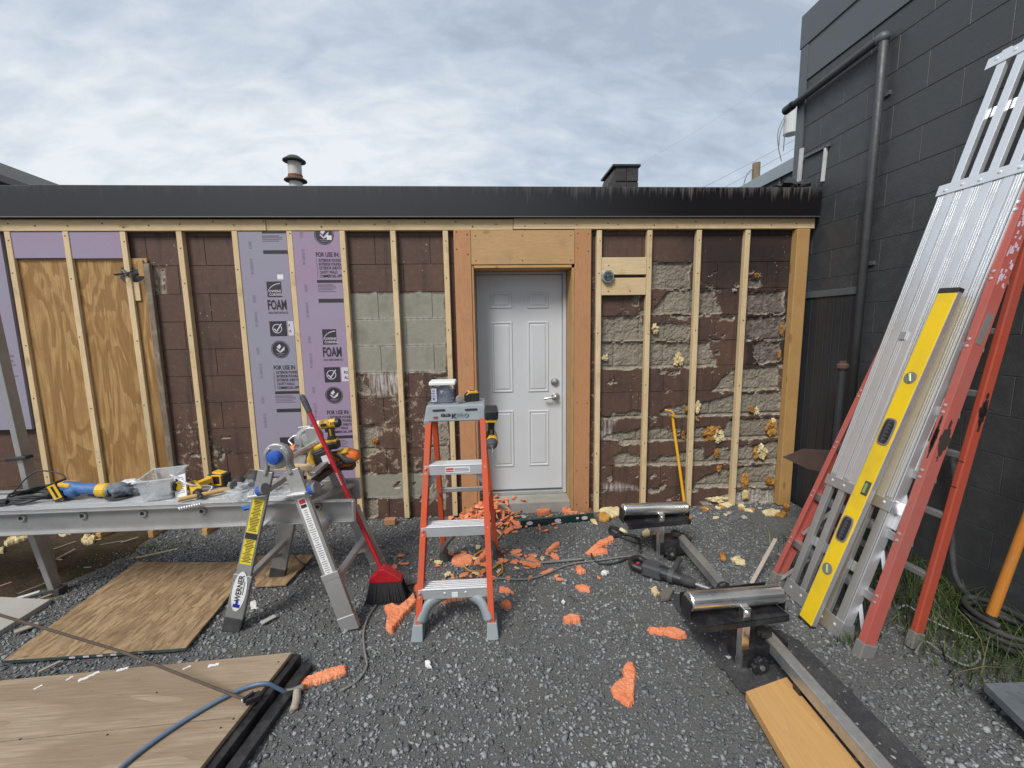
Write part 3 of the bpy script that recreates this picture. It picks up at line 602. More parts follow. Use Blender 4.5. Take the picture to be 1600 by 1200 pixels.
stick('door_trim_board', (-0.221, -0.047, 0.02), (-0.096, 0.0, 2.2415), M_firZ)
stick('door_trim_board', (0.686, -0.049, 0.005), (0.813, 0.0, 2.246), M_firZ)
stick('door_trim_strip', (-0.094, -0.0415, 0.03), (-0.078, 0.0, 2.0), M_firZ)
stick('header_board', (-0.094, -0.052, 1.992), (0.684, -0.001, 2.2395), M_headX)
stick('header_soffit', (-0.076, -0.046, 1.968), (0.664, 0.165, 1.990), M_pineY, 0.002)
stick('reveal_board', (-0.092, 0.0, 0.04), (-0.077, 0.165, 1.967), M_firdoor, 0.002)
stick('reveal_board', (0.6655, -0.047, 0.03), (0.684, 0.165, 1.967), M_firdoor, 0.002)
for x in (-0.2, -0.12, 0.71, 0.79):
    for z in (2.19, 2.1, 0.9, 0.4, 0.12): screws.append((x, -0.049, z + random.uniform(-.04, .04)))
for x in (-.06, .29, .655):
    for z in (2.02, 2.2): screws.append((x, -0.052, z))
zz = [2.0402, 1.9115, 1.8875, 1.7572]
stick('blocking_board', (0.898, -0.044, zz[1]), (1.245, -0.006, zz[0]), M_pineX); stick('blocking_board', (0.898, -0.043, zz[3]), (1.245, -0.006, zz[2]), M_pineX)
for x, z in ((.95, zz[0] - .06), (.95, zz[3] + .03), (1.12, zz[3] + .03)): screws.append((x, -0.044, z))
c = V((0.9384, -0.0600, 1.8964)); eb = MB().prism([(0.05 * math.cos(a), 0.05 * math.sin(a)) for a in [math.radians(22.5 + 45 * k) for k in range(8)]], -0.012, 0.012, Matrix.Translation(c) @ Matrix.Rotation(math.pi / 2, 4, 'X'))
eb = eb.build('junction_box', M_galvbox, ROOT, 0.002)
MB().lathe([(0.034, 0), (0.036, .004), (0.03, .006), (0.012, .004), (0.004, .008)], frame(c + V((0, -.012, 0)), (0, -1, 0)), 16).build('cover_ring', M_dark, eb, smooth=False)
for s in (-1, 1): MB().cyl(c + V((s * .022, -.018, .01)), c + V((s * .022, -.03, .0)), .006, 8).build('wire_connector', plain('green_wire', (.03, .12, .09), .5), eb)
sc = MB()
for p in screws: sc.cyl((p[0], p[1] + 0.004, p[2]), (p[0], p[1] - 0.0015, p[2]), 0.0048, 7)
o = sc.build('screw_heads', M_screw, ROOT); o['kind'] = 'stuff'
# plywood patch over the old opening
stick('plywood_panel', (-3.3164, -0.0190, 2.0434), (-2.452, -0.001, 0.20), M_plywall, 0.001)
stick('frame_timber', (-2.449, -0.036, 0.2), (-2.405, -0.001, 2.02), M_oldZ, 0.006)
stick('frame_timber', (-3.37, -0.0185, 0.2), (-3.298, -0.001, 2.03), M_oldZ, 0.004)
stick('frame_timber', (-3.30, -0.016, 2.026), (-2.43, -0.001, 2.058), M_headX, 0.003)
stick('wood_patch', (-2.5450, -0.0300, 1.8887), (-2.4943, -0.0195, 1.7569), M_pineX, 0.002)
stick('wood_patch', (-2.49, -0.0262, 1.93), (-2.452, -0.0195, 2.05), M_postZ, 0.002)
hole = V((-2.5452, -0.0200, 1.9485)); MB().blob(hole, (.075, .008, .06), .5, 7, 2).build('dark_opening', M_rubber, ROOT)  # dark lump laid over the plywood where the hole is
for k in range(3):
    w_ = [hole + V((random.uniform(-.09, .09), -.028 - random.random() * .05, random.uniform(-.03, .03))) for _ in range(5)]
    MB().tube(w_, .004, 6).build('loose_cable', M_cordblack if k else M_cordgrey, ROOT, smooth=True)
# door
DY = 0.20
dr = MB().bb((-0.068, DY, 0.125), (0.634, DY + 0.045, 1.944)).build('door', M_door, ROOT, 0.003)
px_panels = [((0.0606, 0.2000, 1.8064), (0.2044, 0.2000, 1.6763)), ((0.3321, 0.2000, 1.8035), (0.4945, 0.2000, 1.6726)), ((0.0450, 0.2000, 1.5697), (0.2203, 0.2000, 0.9813)), ((0.3348, 0.2000, 1.5706), (0.5128, 0.2000, 0.9796)), ((0.0557, 0.2000, 0.8271), (0.2271, 0.2000, 0.3348)), ((0.3429, 0.2000, 0.8247), (0.5211, 0.2000, 0.3357))]
def door_panel(x0, x1, z0, z1):
    def rect(i, y): return [(x0 + i, y, z0 + i), (x1 - i, y, z0 + i), (x1 - i, y, z1 - i), (x0 + i, y, z1 - i)]
    v = rect(0, DY + 0.001) + rect(0.006, DY - 0.007) + rect(0.014, DY - 0.007) + rect(0.021, DY - 0.0006) + rect(0.034, DY - 0.006); f = []
    for k in range(4):
        for j in range(4): f.append((k * 4 + j, k * 4 + (j + 1) % 4, k * 4 + 4 + (j + 1) % 4, k * 4 + 4 + j))
    f.append((16, 17, 18, 19)); MB()._add(v, f).build('panel', M_door, dr)
colx = [(0.045, 0.222), (0.344, 0.522)]
for i, (a, b_) in enumerate(px_panels): x0, x1 = colx[i % 2]; door_panel(x0, x1, b_[2], a[2])
p = V((0.5729, 0.2000, 1.0600)); MB().lathe([(.036, 0), (.036, .006), (.03, .014), (.018, .017), (.018, .02), (.006, .021)], frame(p, (0, -1, 0)), 20).build('deadbolt', M_nickel, dr, smooth=False)
p = V((0.5781, 0.2000, 0.9341)); hd = MB().lathe([(.036, 0), (.036, .006), (.028, .014), (.014, .018), (.014, .045)], frame(p, (0, -1, 0)), 20).build('handle_rose', M_nickel, dr)
MB().tube([p + V((0.004, -.046, 0)), p + V((-.03, -.05, .002)), p + V((-.075, -.046, -.004)), p + V((-.105, -.04, -.009))], .0095, 10).build('lever_handle', M_nickel, dr, smooth=True)
stick('door_frame', (0.637, 0.168, 0.1), (0.664, 0.26, 1.966), M_frame, .002); stick('door_frame', (-0.0765, 0.168, 0.1), (-0.071, 0.26, 1.966), M_frame, .001); stick('door_frame', (-0.071, 0.1685, 1.947), (0.637, 0.26, 1.9665), M_frame, .002)
stick('threshold', (-0.08, 0.17, 0.092), (0.66, 0.30, 0.123), M_alu, .004); stick('gap_blocker', (-0.4, 0.262, -0.04), (0.95, 0.28, 2.25), M_black); stick('door_step', (-0.098, 0.01, -0.05), (0.684, 0.32, 0.0905), M_concrete, .01)  # unseen black sheet added behind the door to stop light through the jamb gaps
stick('weather_strip', (-0.066, 0.19, 0.1235), (0.634, 0.199, 0.134), M_dark, .001)
# roof and fascia
def fascia_mat():
    m = Mat('black_fascia'); v = m.coord((1, 1, 1), rnd=False); sx = m.n('ShaderNodeSeparateXYZ'); m.l(v, sx.inputs[0])
    n = m.noise(m.coord((38, 38, 2.2), rnd=False), 1.0, 5, 0.7); h = m.mr(sx.outputs[2], 2.40, 2.54); st = m.math('MULTIPLY', m.mr(m.math('ADD', n, m.math('MULTIPLY', h, 0.33)), 0.72, 0.95), m.mr(sx.outputs[0], -0.25, 1.4, 0.12, 0.75))
    low = m.noise(v, 1.2, 3); c = m.mix(low, (0.011, 0.012, 0.015), (0.016, 0.0175, 0.022)); c = m.mix(m.mr(sx.outputs[0], 0.4, 1.6), c, (0.010, 0.009, 0.011)); c = m.mix(st, c, (0.16, 0.15, 0.14))
    m.set(c, m.mr(sx.outputs[0], 0.0, 1.5, 0.42, 0.85), 0); m.l(m.mr(sx.outputs[0], 0.0, 1.5, 0.5, 0.08), m.p.inputs['Specular IOR Level']); m.bump(low, 0.15, 0.02); return m.m
M_fascia = fascia_mat(); M_dkdrip = plain('grey_drip_edge', (0.15, 0.145, 0.145), .5, .3, .2, 20, .05)
stick('fascia', (-6.3, -0.080, 2.331), (-3.082, -0.066, 2.537), M_fascia, .002); stick('fascia', (-3.084, -0.083, 2.3325), (2.578, -0.0665, 2.540), M_fascia, .002)
stick('drip_edge', (-6.3, -0.088, 2.3262), (2.578, -0.064, 2.3315), M_dkdrip, .001)
stick('soffit', (-6.3, -0.0635, 2.3265), (2.56, 0.06, 2.34), M_black); stick('roof_deck', (-6.3, -0.066, 2.48), (2.575, 6.0, 2.53), M_felt)
MB().blob((2.42, .05, 2.56), (.13, .10, .06), .6, 6, 3).build('torn_flashing', M_rubber, ROOT)
# screwed vent stack and chimney on the roof
def at_px(): pass
t = thing('vent_pipe', 'white rusty metal vent pipe with dark rain cap on the roof', 'vent', (-1.83, 1.2, 2.53)); q = (-1.825, 1.2)
MB().lathe([(.062, 2.53), (.062, 3.15)], Matrix.Translation((q[0], q[1], 0)) @ Matrix.Rotation(-math.pi / 2, 4, 'Y'), 20).build('pipe', plain('chalky_white_pipe', (.58, .58, .57), .6, 0, .1, 14, .05, dirt=(.30, .13, .07), dirtamt=.6), t, smooth=False)
MB().lathe([(.07, 2.965), (.105, 2.975), (.105, 2.983), (.066, 3.01)], Matrix.Translation((q[0], q[1], 0)) @ Matrix.Rotation(-math.pi / 2, 4, 'Y'), 20).build('storm_collar', M_rust, t)
MB().lathe([(.066, 3.005), (.068, 3.03)], Matrix.Translation((q[0], q[1], 0)) @ Matrix.Rotation(-math.pi / 2, 4, 'Y'), 20).build('rust_band', plain('rust_band', (.22, .075, .03), .8, 0, .3, 30, .2), t)
MB().lathe([(.105, 3.155), (.105, 3.165), (.05, 3.205), (.012, 3.215)], Matrix.Translation((q[0], q[1], 0)) @ Matrix.Rotation(-math.pi / 2, 4, 'Y'), 20).build('rain_cap', M_black, t)
# lettering and pictures printed on the two lavender boards
def foam_mat(name, a, b_):
    m = Mat(name); v = m.coord((1, 1, 1)); n = m.noise(v, 2.2, 4, 0.5); f = m.noise(v, 120, 3, 0.6)
    c = m.mix(m.mr(n, 0.35, 0.65), a, b_); c = m.mix(m.mr(f, 0.6, 0.75, 0, 0.25), c, tuple(min(1, x * 1.25) for x in a))
    m.set(c, 0.55, 0, Specular_IOR_Level=0.4); m.bump(f, 0.08, 0.002); return m.m
M_foamboard = foam_mat('lavender_board', (0.285, 0.235, 0.325), (0.30, 0.215, 0.315)); M_foamgrey = foam_mat('grey_lavender_board', (0.255, 0.25, 0.305), (0.27, 0.235, 0.31))
FY = -0.0385
b1 = stick('foam_board', (-1.766, FY, 0.40), (-1.4255, 0.0, 2.2405), M_foamgrey, .001); b2 = stick('foam_board', (-1.384, FY, 0.36), (-1.0495, 0.0, 2.2405), M_foamboard, .001)
stick('foam_board', (-3.298, FY, 2.06), (-2.956, 0.0, 2.2405), M_foamboard, .001); stick('foam_board', (-2.913, FY, 2.056), (-2.576, 0.0, 2.2405), M_foamboard, .001)
b0 = stick('foam_board', (-3.80, FY, 0.83), (-3.372, 0.0, 2.2405), M_foamgrey, .001)
PY = FY - 0.0012
def pbar(board, a, b_, m=None, nm='printed_bar', dy=0): MB().bb((a[0], PY - dy, min(a[2], b_[2])), (b_[0], PY + .001 - dy, max(a[2], b_[2]))).build(nm, m or M_ink, board)
def ptext(board, p, s, h, m=None, sx=1.0, bold=0.0, roll=0, space=1.0): text('printed_text', s, fronttext((p[0], PY - .0006, p[2]), roll), h, m or M_ink, board, bold, sx, space=space)
def disc(board, c_, r, m, dy=0, nm='printed_disc', r0=0.0):
    b_ = MB(); n = 28; y = PY - dy
    v = [(c_[0] + r * math.cos(6.2832 * k / n), y, c_[2] + r * math.sin(6.2832 * k / n)) for k in range(n)]
    if r0:
        v += [(c_[0] + r0 * math.cos(6.2832 * k / n), y, c_[2] + r0 * math.sin(6.2832 * k / n)) for k in range(n)]
        b_._add(v, [(k, (k + 1) % n, n + (k + 1) % n, n + k) for k in range(n)])
    else: b_._add(v, [tuple(range(n))])
    b_.build(nm, m, board)
def poly(board, pts, m, dy, nm='printed_mark'): MB()._add([(x, PY - dy, z) for x, z in pts], [tuple(range(len(pts)))]).build(nm, m, board)
def badge(board, c_, r=0.066):
    disc(board, c_, r, M_ink, 0, 'ring', r * .94); disc(board, c_, r * .88, M_ink)
    x, z = c_[0], c_[2]; k = r
    poly(board, [(x - .38 * k, z + .28 * k), (x - .02 * k, z + .62 * k), (x + .12 * k, z + .3 * k), (x - .12 * k, z + .02 * k)], M_inklight, .0006)
    poly(board, [(x - .34 * k, z + .1 * k), (x - .05 * k, z - .22 * k), (x + .22 * k, z + .06 * k), (x + .12 * k, z + .16 * k), (x + .5 * k, z + .34 * k), (x + .46 * k, z - .08 * k), (x + .36 * k, z + .0 * k), (x - .02 * k, z - .36 * k), (x - .44 * k, z + .02 * k)][0:3] + [(x + .5 * k, z + .34 * k), (x + .44 * k, z - .1 * k), (x - .04 * k, z - .38 * k), (x - .44 * k, z + .0 * k)], M_inklight, .0006)
    for i, w_ in enumerate((.46, .34)): poly(board, [(x - w_ * k, z - (.52 + .17 * i) * k), (x + w_ * k, z - (.52 + .17 * i) * k), (x + w_ * k, z - (.44 + .17 * i) * k), (x - w_ * k, z - (.44 + .17 * i) * k)], M_inkgrey, .0006)
def tick(board, a, b_, words):
    pbar(board, a, b_); k = abs(b_[2] - a[2]); x, z = a[0] + .44 * (b_[0] - a[0]), (a[2] + b_[2]) / 2
    disc(board, (x, 0, z), .31 * k, M_inklight, .0006, 'ring', .265 * k)
    poly(board, [(x - .17 * k, z + .02 * k), (x - .05 * k, z - .12 * k), (x + .27 * k, z + .34 * k), (x + .32 * k, z + .3 * k), (x - .04 * k, z - .24 * k), (x - .23 * k, z - .03 * k)], M_inklight, .0007)
def logo(board, a, b_):
    pbar(board, a, b_); x0, x1, z0, z1 = a[0], b_[0], min(a[2], b_[2]), max(a[2], b_[2]); w_ = x1 - x0; h = z1 - z0
    arc = [(x0 + w_ * (1.0 - .98 * math.cos(t_)), z0 + h * .18 + h * .72 * math.sin(t_)) for t_ in np.linspace(0.05, 1.5, 12)]
    m = MB(); v = [(x, PY - .0007, z) for x, z in arc] + [(x + .0, PY - .0007, z - .05 * h) for x, z in arc]; n = len(arc); m._add(v, [(i, i + 1, n + i + 1, n + i) for i in range(n - 1)]); m.build('logo_arc', M_inklight, board)
    ptext2 = lambda s, z: text('printed_text', s, fronttext((x0 + .12 * w_, PY - .0012, z)), h * .23, M_inklight, board, .0004, .95 if len(s) < 6 else .86)
    ptext2('OWENS', z0 + .30 * h); ptext2('CORNING', z0 + .08 * h)
def uses(board, ps, bar, words=('EXTERIOR FOUNDA', 'INTERIOR FOUNDA', 'EXTERIOR SHEATHI', 'CAVITY WALLS', 'COMMERCIAL APPL')):
    for p_, s in zip(ps, words): ptext(board, p_, s, .030, M_ink, .63, .0003)
    pbar(board, bar[0], bar[1], M_inkgrey, 'printed_rule')
def small(board, a, n, w_):
    for i in range(n): pbar(board, (a[0], 0, a[2] - i * .0125), (a[0] + w_ * (1 - .16 * (i % 3 == 0)), 0, a[2] - i * .0125 - (.006 if i else .009)), M_inkgrey, 'fine_print')
X1 = -1.4265; X2 = -1.0505
def xr(a, x): return (x, a[1], a[2])
# first board
pbar(b1, (-1.5957, -0.0395, 2.2382), xr((-1.4307, -0.0395, 2.2244), X1)); small(b1, (-1.5981, -0.0395, 2.2114), 4, .14); pbar(b1, (-1.5986, -0.0395, 2.1062), xr((-1.4427, -0.0395, 2.0806), X1)); pbar(b1, (-1.5141, -0.0395, 1.9332), (-1.4715, -0.0395, 1.8985), M_sticker, 'label')
logo(b1, (-1.5957, -0.0395, 1.8836), (-1.4912, -0.0395, 1.7718)); ptext(b1, (-1.6021, -0.0395, 1.6825), 'FOAM', .098, None, .52, .0028); ptext(b1, (-1.6004, -0.0395, 1.6498), 'HIGH PERFORMANCE', .023, M_ink, .64)
pbar(b1, (-1.4668, -0.0395, 1.5939), xr((-1.4918, -0.0395, 1.4879), X1), M_inklight, 'printed_box'); tick(b1, (-1.6005, -0.0395, 1.5959), (-1.4781, -0.0395, 1.4853), ''); ptext(b1, (-1.4634, -0.0395, 1.5514), 'F', .03, None, .8, .0008); ptext(b1, (-1.4619, -0.0395, 1.5135), 'A', .03, None, .8, .0008)
badge(b1, (-1.5375, -0.0395, 1.3862)); ptext(b1, (-1.5994, -0.0395, 1.2359), 'FOR USE IN', .044, None, .70, .0009)
uses(b1, [(-1.5834, -0.0395, 1.2040), (-1.5835, -0.0395, 1.1749), (-1.5832, -0.0395, 1.1456), (-1.5838, -0.0395, 1.1163), (-1.5840, -0.0395, 1.0870)], ((-1.5981, -0.0395, 1.2237), (-1.6037, -0.0395, 1.0826)))
pbar(b1, (-1.6042, -0.0395, 1.0703), xr((-1.5283, -0.0395, 1.0488), X1)); small(b1, (-1.6046, -0.0395, 1.0384), 5, .15); pbar(b1, (-1.6041, -0.0395, 0.9347), xr((-1.5399, -0.0395, 0.9081), X1)); pbar(b1, (-1.5993, -0.0395, 0.7118), (-1.4945, -0.0395, 0.6451), None, 'printed_box')
for p_, s in (((-1.6960, -0.0395, 2.1694), '2025'), ((-1.6983, -0.0395, 2.0481), '31D0D1A'), ((-1.7022, -0.0395, 1.7880), '2025'), ((-1.7019, -0.0395, 1.6675), '31D0D1A'), ((-1.7100, -0.0395, 1.4037), '2025'), ((-1.7023, -0.0395, 1.2839), '31D0D1A'), ((-1.7088, -0.0395, 1.0312), '2025'), ((-1.7062, -0.0395, 0.9028), '31D0D1A'), ((-1.7076, -0.0395, 0.6470), '2025')):
    ptext(b1, p_, s, .028, M_inkgrey, .75, 0, -math.pi / 2, 1.35)
# second board
badge(b2, (-1.1598, -0.0395, 2.2124), .07); pbar(b2, (-1.1396, -0.0395, 2.2078), (-1.1053, -0.0395, 2.1762), M_sticker, 'label', .0018); ptext(b2, (-1.2281, -0.0395, 2.0589), 'FOR USE IN:', .044, None, .71, .0009)
uses(b2, [(-1.2101, -0.0395, 2.0224), (-1.2099, -0.0395, 1.9950), (-1.2096, -0.0395, 1.9675), (-1.2095, -0.0395, 1.9376), (-1.2092, -0.0395, 1.9100)], ((-1.2222, -0.0395, 2.0453), (-1.2268, -0.0395, 1.9079)))
pbar(b2, (-1.2335, -0.0395, 1.8918), xr((-1.0639, -0.0395, 1.8717), X2)); small(b2, (-1.2311, -0.0395, 1.8617), 5, .13); pbar(b2, (-1.2321, -0.0395, 1.7549), xr((-1.0736, -0.0395, 1.7273), X2))
logo(b2, (-1.2228, -0.0395, 1.5311), (-1.1203, -0.0395, 1.4170)); ptext(b2, (-1.2304, -0.0395, 1.3274), 'FOAM', .098, None, .53, .0028); ptext(b2, (-1.2281, -0.0395, 1.2935), 'HIGH PERFORMANCE', .023, M_ink, .64)
pbar(b2, (-1.1013, -0.0395, 1.2423), xr((-1.1132, -0.0395, 1.1347), X2), M_inklight, 'printed_box'); tick(b2, (-1.2293, -0.0395, 1.2450), (-1.1112, -0.0395, 1.1298), ''); ptext(b2, (-1.0831, -0.0395, 1.1930), 'FO', .03, None, .8, .0008); ptext(b2, (-1.0809, -0.0395, 1.1537), 'AL', .03, None, .8, .0008)
badge(b2, (-1.1682, -0.0395, 1.0299)); ptext(b2, (-1.2313, -0.0395, 0.8820), 'FOR USE IN:', .044, None, .71, .0009)
uses(b2, [(-1.2096, -0.0395, 0.8488), (-1.2091, -0.0395, 0.8211), (-1.2088, -0.0395, 0.7908), (-1.2083, -0.0395, 0.7630), (-1.2080, -0.0395, 0.7326)], ((-1.2226, -0.0395, 0.8693), (-1.2264, -0.0395, 0.7332)))
pbar(b2, (-1.2094, -0.0395, 0.7123), xr((-1.1430, -0.0395, 0.6899), X2)); small(b2, (-1.2093, -0.0395, 0.6792), 5, .12); pbar(b2, (-1.2065, -0.0395, 0.5794), xr((-1.1519, -0.0395, 0.5570), X2))
for p_, s in (((-1.3295, -0.0395, 2.2487), '2025'), ((-1.3265, -0.0395, 2.1139), '31D0D1A'), ((-1.3255, -0.0395, 1.8626), '2025'), ((-1.3286, -0.0395, 1.7327), '31D0D1A'), ((-1.3292, -0.0395, 1.4828), '2025'), ((-1.3297, -0.0395, 1.3535), '31D0D1A'), ((-1.3276, -0.0395, 1.1004), '2025'), ((-1.3254, -0.0395, 0.9719), '31D0D1A')):
    ptext(b2, p_, s, .028, M_inkgrey, .75, 0, -math.pi / 2, 1.35)
ptext(b0, (-3.4939, -0.0395, 1.3671), 'AND CAR', .022, M_inkgrey, .8, .0004); ptext(b0, (-3.4956, -0.0395, 1.3300), 'MD MBER', .022, M_inkgrey, .8, .0004); pbar(b0, (-3.4895, -0.0395, 1.3136), (-3.4082, -0.0395, 1.3050), M_inkgrey); pbar(b0, (-3.4853, -0.0395, 1.2319), (-3.4080, -0.0395, 1.2231), M_inkgrey)
# expanding foam left on the stripped blocks
def glob(p, rx, rz, m, seed, ry=.018):
    r_ = random.Random(seed); b_ = MB(); n = 3 + int(90 * rx + 60 * rz)
    rx *= .84; rz *= .84; b_.blob((p[0], p[1] + .004, p[2]), (rx * .75, ry * .35, rz * .75), .8, 11, 3, None, seed)
    for k in range(n):
        a, q = r_.uniform(0, 6.283), r_.random() ** .6; s = r_.uniform(.16, .42)
        b_.blob((p[0] + rx * q * math.cos(a), p[1] + .002 - .006 * r_.random(), p[2] + rz * q * math.sin(a)), (rx * s + .003, .004 + .010 * r_.random(), rz * s + .003), .7, 10, 2, None, seed + k * 1.37)
    b_.build('foam_blob', m, ROOT)
globs = [((1.3421, -0.0060, 1.4880), .030, .036, 'Y'), ((0.9396, -0.0060, 1.2738), .022, .026, 'Y'), ((1.5395, -0.0060, 1.2491), .036, .062, 'Y'), ((2.1511, -0.0060, 1.9022), .022, .022, 'A'), ((2.3820, -0.0060, 1.4844), .012, .060, 'A'), ((2.3790, -0.0060, 1.2780), .012, .045, 'A'),
 ((1.7148, -0.0060, 0.8594), .026, .055, 'Y'), ((1.6245, -0.0060, 0.8353), .013, .034, 'A'), ((1.8471, -0.0060, 0.6275), .085, .066, 'A'), ((1.9092, -0.0060, 0.6120), .055, .062, 'Y'), ((1.8961, -0.0060, 0.4623), .030, .040, 'A'), ((2.3631, -0.0060, 0.6730), .048, .068, 'A'), ((2.3705, -0.0060, 0.7068), .025, .045, 'Y'),
 ((2.2836, -0.0060, 0.4492), .050, .066, 'Y'), ((2.2307, -0.0060, 0.4510), .018, .060, 'A'), ((2.1524, -0.0060, 0.2032), .036, .075, 'A'), ((2.1660, -0.0060, 0.0898), .036, .045, 'Y'), ((1.9237, -0.0060, 0.3233), .022, .032, 'A'), ((2.3772, -0.0060, 0.1946), .040, .045, 'A'), ((2.1777, -0.0060, 0.8202), .030, .024, 'A'),
 ((2.2169, -0.0060, 0.8057), .020, .040, 'Y'), ((1.6032, -0.0060, 0.6215), .013, .040, 'A'), ((1.7197, -0.0060, 0.7458), .012, .012, 'A'), ((-0.8950, -0.0060, 0.6473), .030, .026, 'A'), ((1.9161, -0.0060, 0.0574), .090, .024, 'Y'), ((1.9745, -0.0060, 1.7861), .020, .018, 'W')]
for i, (p_, rx, rz, k) in enumerate(globs): glob(p_, rx, rz, {'Y': M_foamY, 'A': M_foamA, 'W': M_slab}[k], 3.1 * i)
# ---------------------------------------------------------------- tall dark building on the right
DK = thing('dark_building', 'tall charcoal painted block building with wall pipe and metal coping', 'building', (2.6, -1.0, 0))
M_dkblock = plain('charcoal_block_paint', (0.043, 0.046, 0.050), 0.5, 0, 0.14, 75, 0.3, dirt=(0.058, 0.062, 0.065), dirtamt=0.7, bd=0.006, spec=0.6)
M_dkmetal = plain('charcoal_metal', (0.085, 0.096, 0.104), 0.45, 0, 0.06, 6, 0.05, dirt=(0.10, 0.11, 0.115), dirtamt=0.4)
M_dkpanel = plain('charcoal_panel', (0.026, 0.028, 0.032), 0.5, 0, 0.08, 10, 0.05)
M_trimwhite = plain('weathered_trim', (0.55, 0.56, 0.56), 0.6, 0, 0.1, 20, 0.1, dirt=(0.25, 0.24, 0.23), dirtamt=0.7)
MB().bb((2.6018, -5.2, -0.3), (6.5, 0.255, 3.9)).build('wall', M_dkblock, DK)
me = None
for k in range(-11, 8):
    z0 = 2.06 + k * 0.2032; z1 = z0 + 0.2032
    if z1 < 0.0: continue
    z1c = min(z1, 3.428)
    if z1c - z0 < 0.03: continue
    o = 0.0 if k % 2 else 0.2032
    for j in range(-11, 5):
        a = -1.419 + o + j * 0.4064; b_ = a + 0.4064
        if a > 0.24 or b_ < -3.6: continue
        full = b_ <= 0.256 and z1c == z1
        if full and me is not None: ob = link('concrete_block', me, M_dkblock, DK); ob.location = (2.6, a, z0); continue
        y1 = min(b_, 0.256) - a; h = z1c - z0; m = MB().bb((-0.003, 0.0008, 0.0008), (0.05, y1 - 0.0008, h - 0.0008))
        bmesh.ops.bevel(m.bm, geom=[e_ for e_ in m.bm.edges if all(w.co.x < 0 for w in e_.verts)], offset=0.002, segments=1, affect='EDGES')
        ob = m.build('concrete_block', M_dkblock, DK); ob.location = (2.6, a, z0)
        if full: me = ob.data
MB().bb((2.588, -5.2, 3.432), (2.607, 0.262, 3.706)).build('fascia_panel', M_dkmetal, DK, .003)
MB().bb((2.578, -5.2, 3.700), (2.72, 0.275, 3.945)).build('coping', M_dkmetal, DK, .004)
MB().bb((2.62, -5.2, 3.89), (6.5, 0.25, 3.93)).build('roof_deck', M_felt, DK)
MB().bb((2.583, 0.185, 2.55), (2.606, 0.268, 3.70)).build('corner_trim', M_dkmetal, DK, .003)
MB().tube([(2.55, .34, 3.285), (2.55, -.50, 3.312), (2.552, -.538, 3.27), (2.555, -.535, 2.6), (2.555, -.53, .35)], .026, 14, smooth=False).build('wall_pipe', M_dkblock, DK, smooth=True)
MB().cyl((2.55, .27, 3.287), (2.55, .36, 3.284), .033, 14).build('pipe_elbow', M_blackmetal, DK); MB().blob((2.55, -.53, 3.30), (.038, .042, .038), .03, 3, 2).build('pipe_elbow', M_dkmetal, DK, smooth=True)
for z in (2.95, 1.9, 1.0): MB().bb((2.585, -.58, z), (2.604, -.49, z + .025)).build('pipe_strap', M_dkmetal, DK, .002)
MB().bar((2.5850, 0.1785, 2.9192), (2.5850, 0.1877, 2.6570), .02, .03).build('flashing_trim', M_trimwhite, DK, .002)
MB().bar((2.5870, 0.1447, 2.8386), (2.5870, -0.1147, 2.8328), .02, .02).build('flashing_trim', M_dkmetal, DK, .002); MB().bar((2.5870, -0.0778, 2.8383), (2.5870, -0.0668, 2.5862), .02, .02).build('flashing_trim', M_trimwhite, DK, .002)
m = MB().bb((2.572, -.482, 0.02), (2.597, -.006, 1.715))
for y in np.arange(-.45, 0, .075): m.bb((2.566, y, 0.03), (2.5725, y + .012, 1.70))
m.build('metal_panel', M_dkpanel, DK, .002); MB().bb((2.562, -.50, 1.716), (2.598, 0.0, 1.765)).build('panel_header', M_dkmetal, DK, .003)
p = V((2.4000, -0.6149, 1.2395)); t = thing('iron_post', 'dark rusty iron pipe post with cap beside the charcoal panel', 'post', (p.x, p.y, 0))
MB().cyl((p.x, p.y, 0), p, .024, 14).build('pipe', M_dkpanel, t); MB().lathe([(.03, -.03), (.036, -.02), (.036, .0), (.022, .012), (.022, .026)], frame(p, (0, 0, 1)), 14).build('cap', M_rust, t)
# ---------------------------------------------------------------- far things over the roof
t = thing('far_building', 'distant building with pale grey metal roof edge beyond the corner', 'building', (3.3, 2.5, 0)); za = (3.3000, 1.2182, 3.2638); zb = (3.3000, 1.2043, 3.1260)
M_fargrey = plain('pale_metal_edge', (0.30, 0.335, 0.36), .5, .2, .06, 4, .03); M_farwall = plain('dark_cladding', (0.10, 0.10, 0.115), .6, 0, .1, 4, .05)
ytop = 9.0
MB().bb((3.3, .4, zb[2]), (3.36, ytop, za[2])).build('roof_edge', M_fargrey, t, .004); MB().bb((3.34, .4, 0), (7.5, ytop, zb[2] + .05)).build('wall', M_farwall, t)
for y in np.arange(.6, ytop, .45): MB().bb((3.325, y, 0), (3.345, y + .03, zb[2])).build('cladding_rib', M_farwall, t)
t = thing('roof_chimney', 'squat dark block chimney standing on the flat roof', 'chimney', (1.72, 2.1, 2.53))
M_chim = plain('sooty_block', (0.035, 0.033, 0.034), .85, 0, .35, 9, .5, dirt=(.10, .095, .085), dirtamt=.5, bd=.02)
MB().prism([(1.27, 2.5), (1.885, 2.5), (1.875, 3.40), (1.595, 3.40)], -2.5, -2.0, Matrix.Rotation(math.pi / 2, 4, 'X')).build('stack', M_chim, t, .01)
for k in range(4): MB().bb((1.60 - .09 * (3 - k), 1.988, 2.64 + k * .2), (1.735, 2.0, 2.83 + k * .2)).build('block', M_chim, t, .008); MB().bb((1.74, 1.985, 2.64 + k * .2), (1.878, 2.0, 2.83 + k * .2)).build('block', M_chim, t, .008)
MB().bb((1.56, 1.97, 3.405), (1.90, 2.52, 3.432)).build('cap', M_black, t, .004)
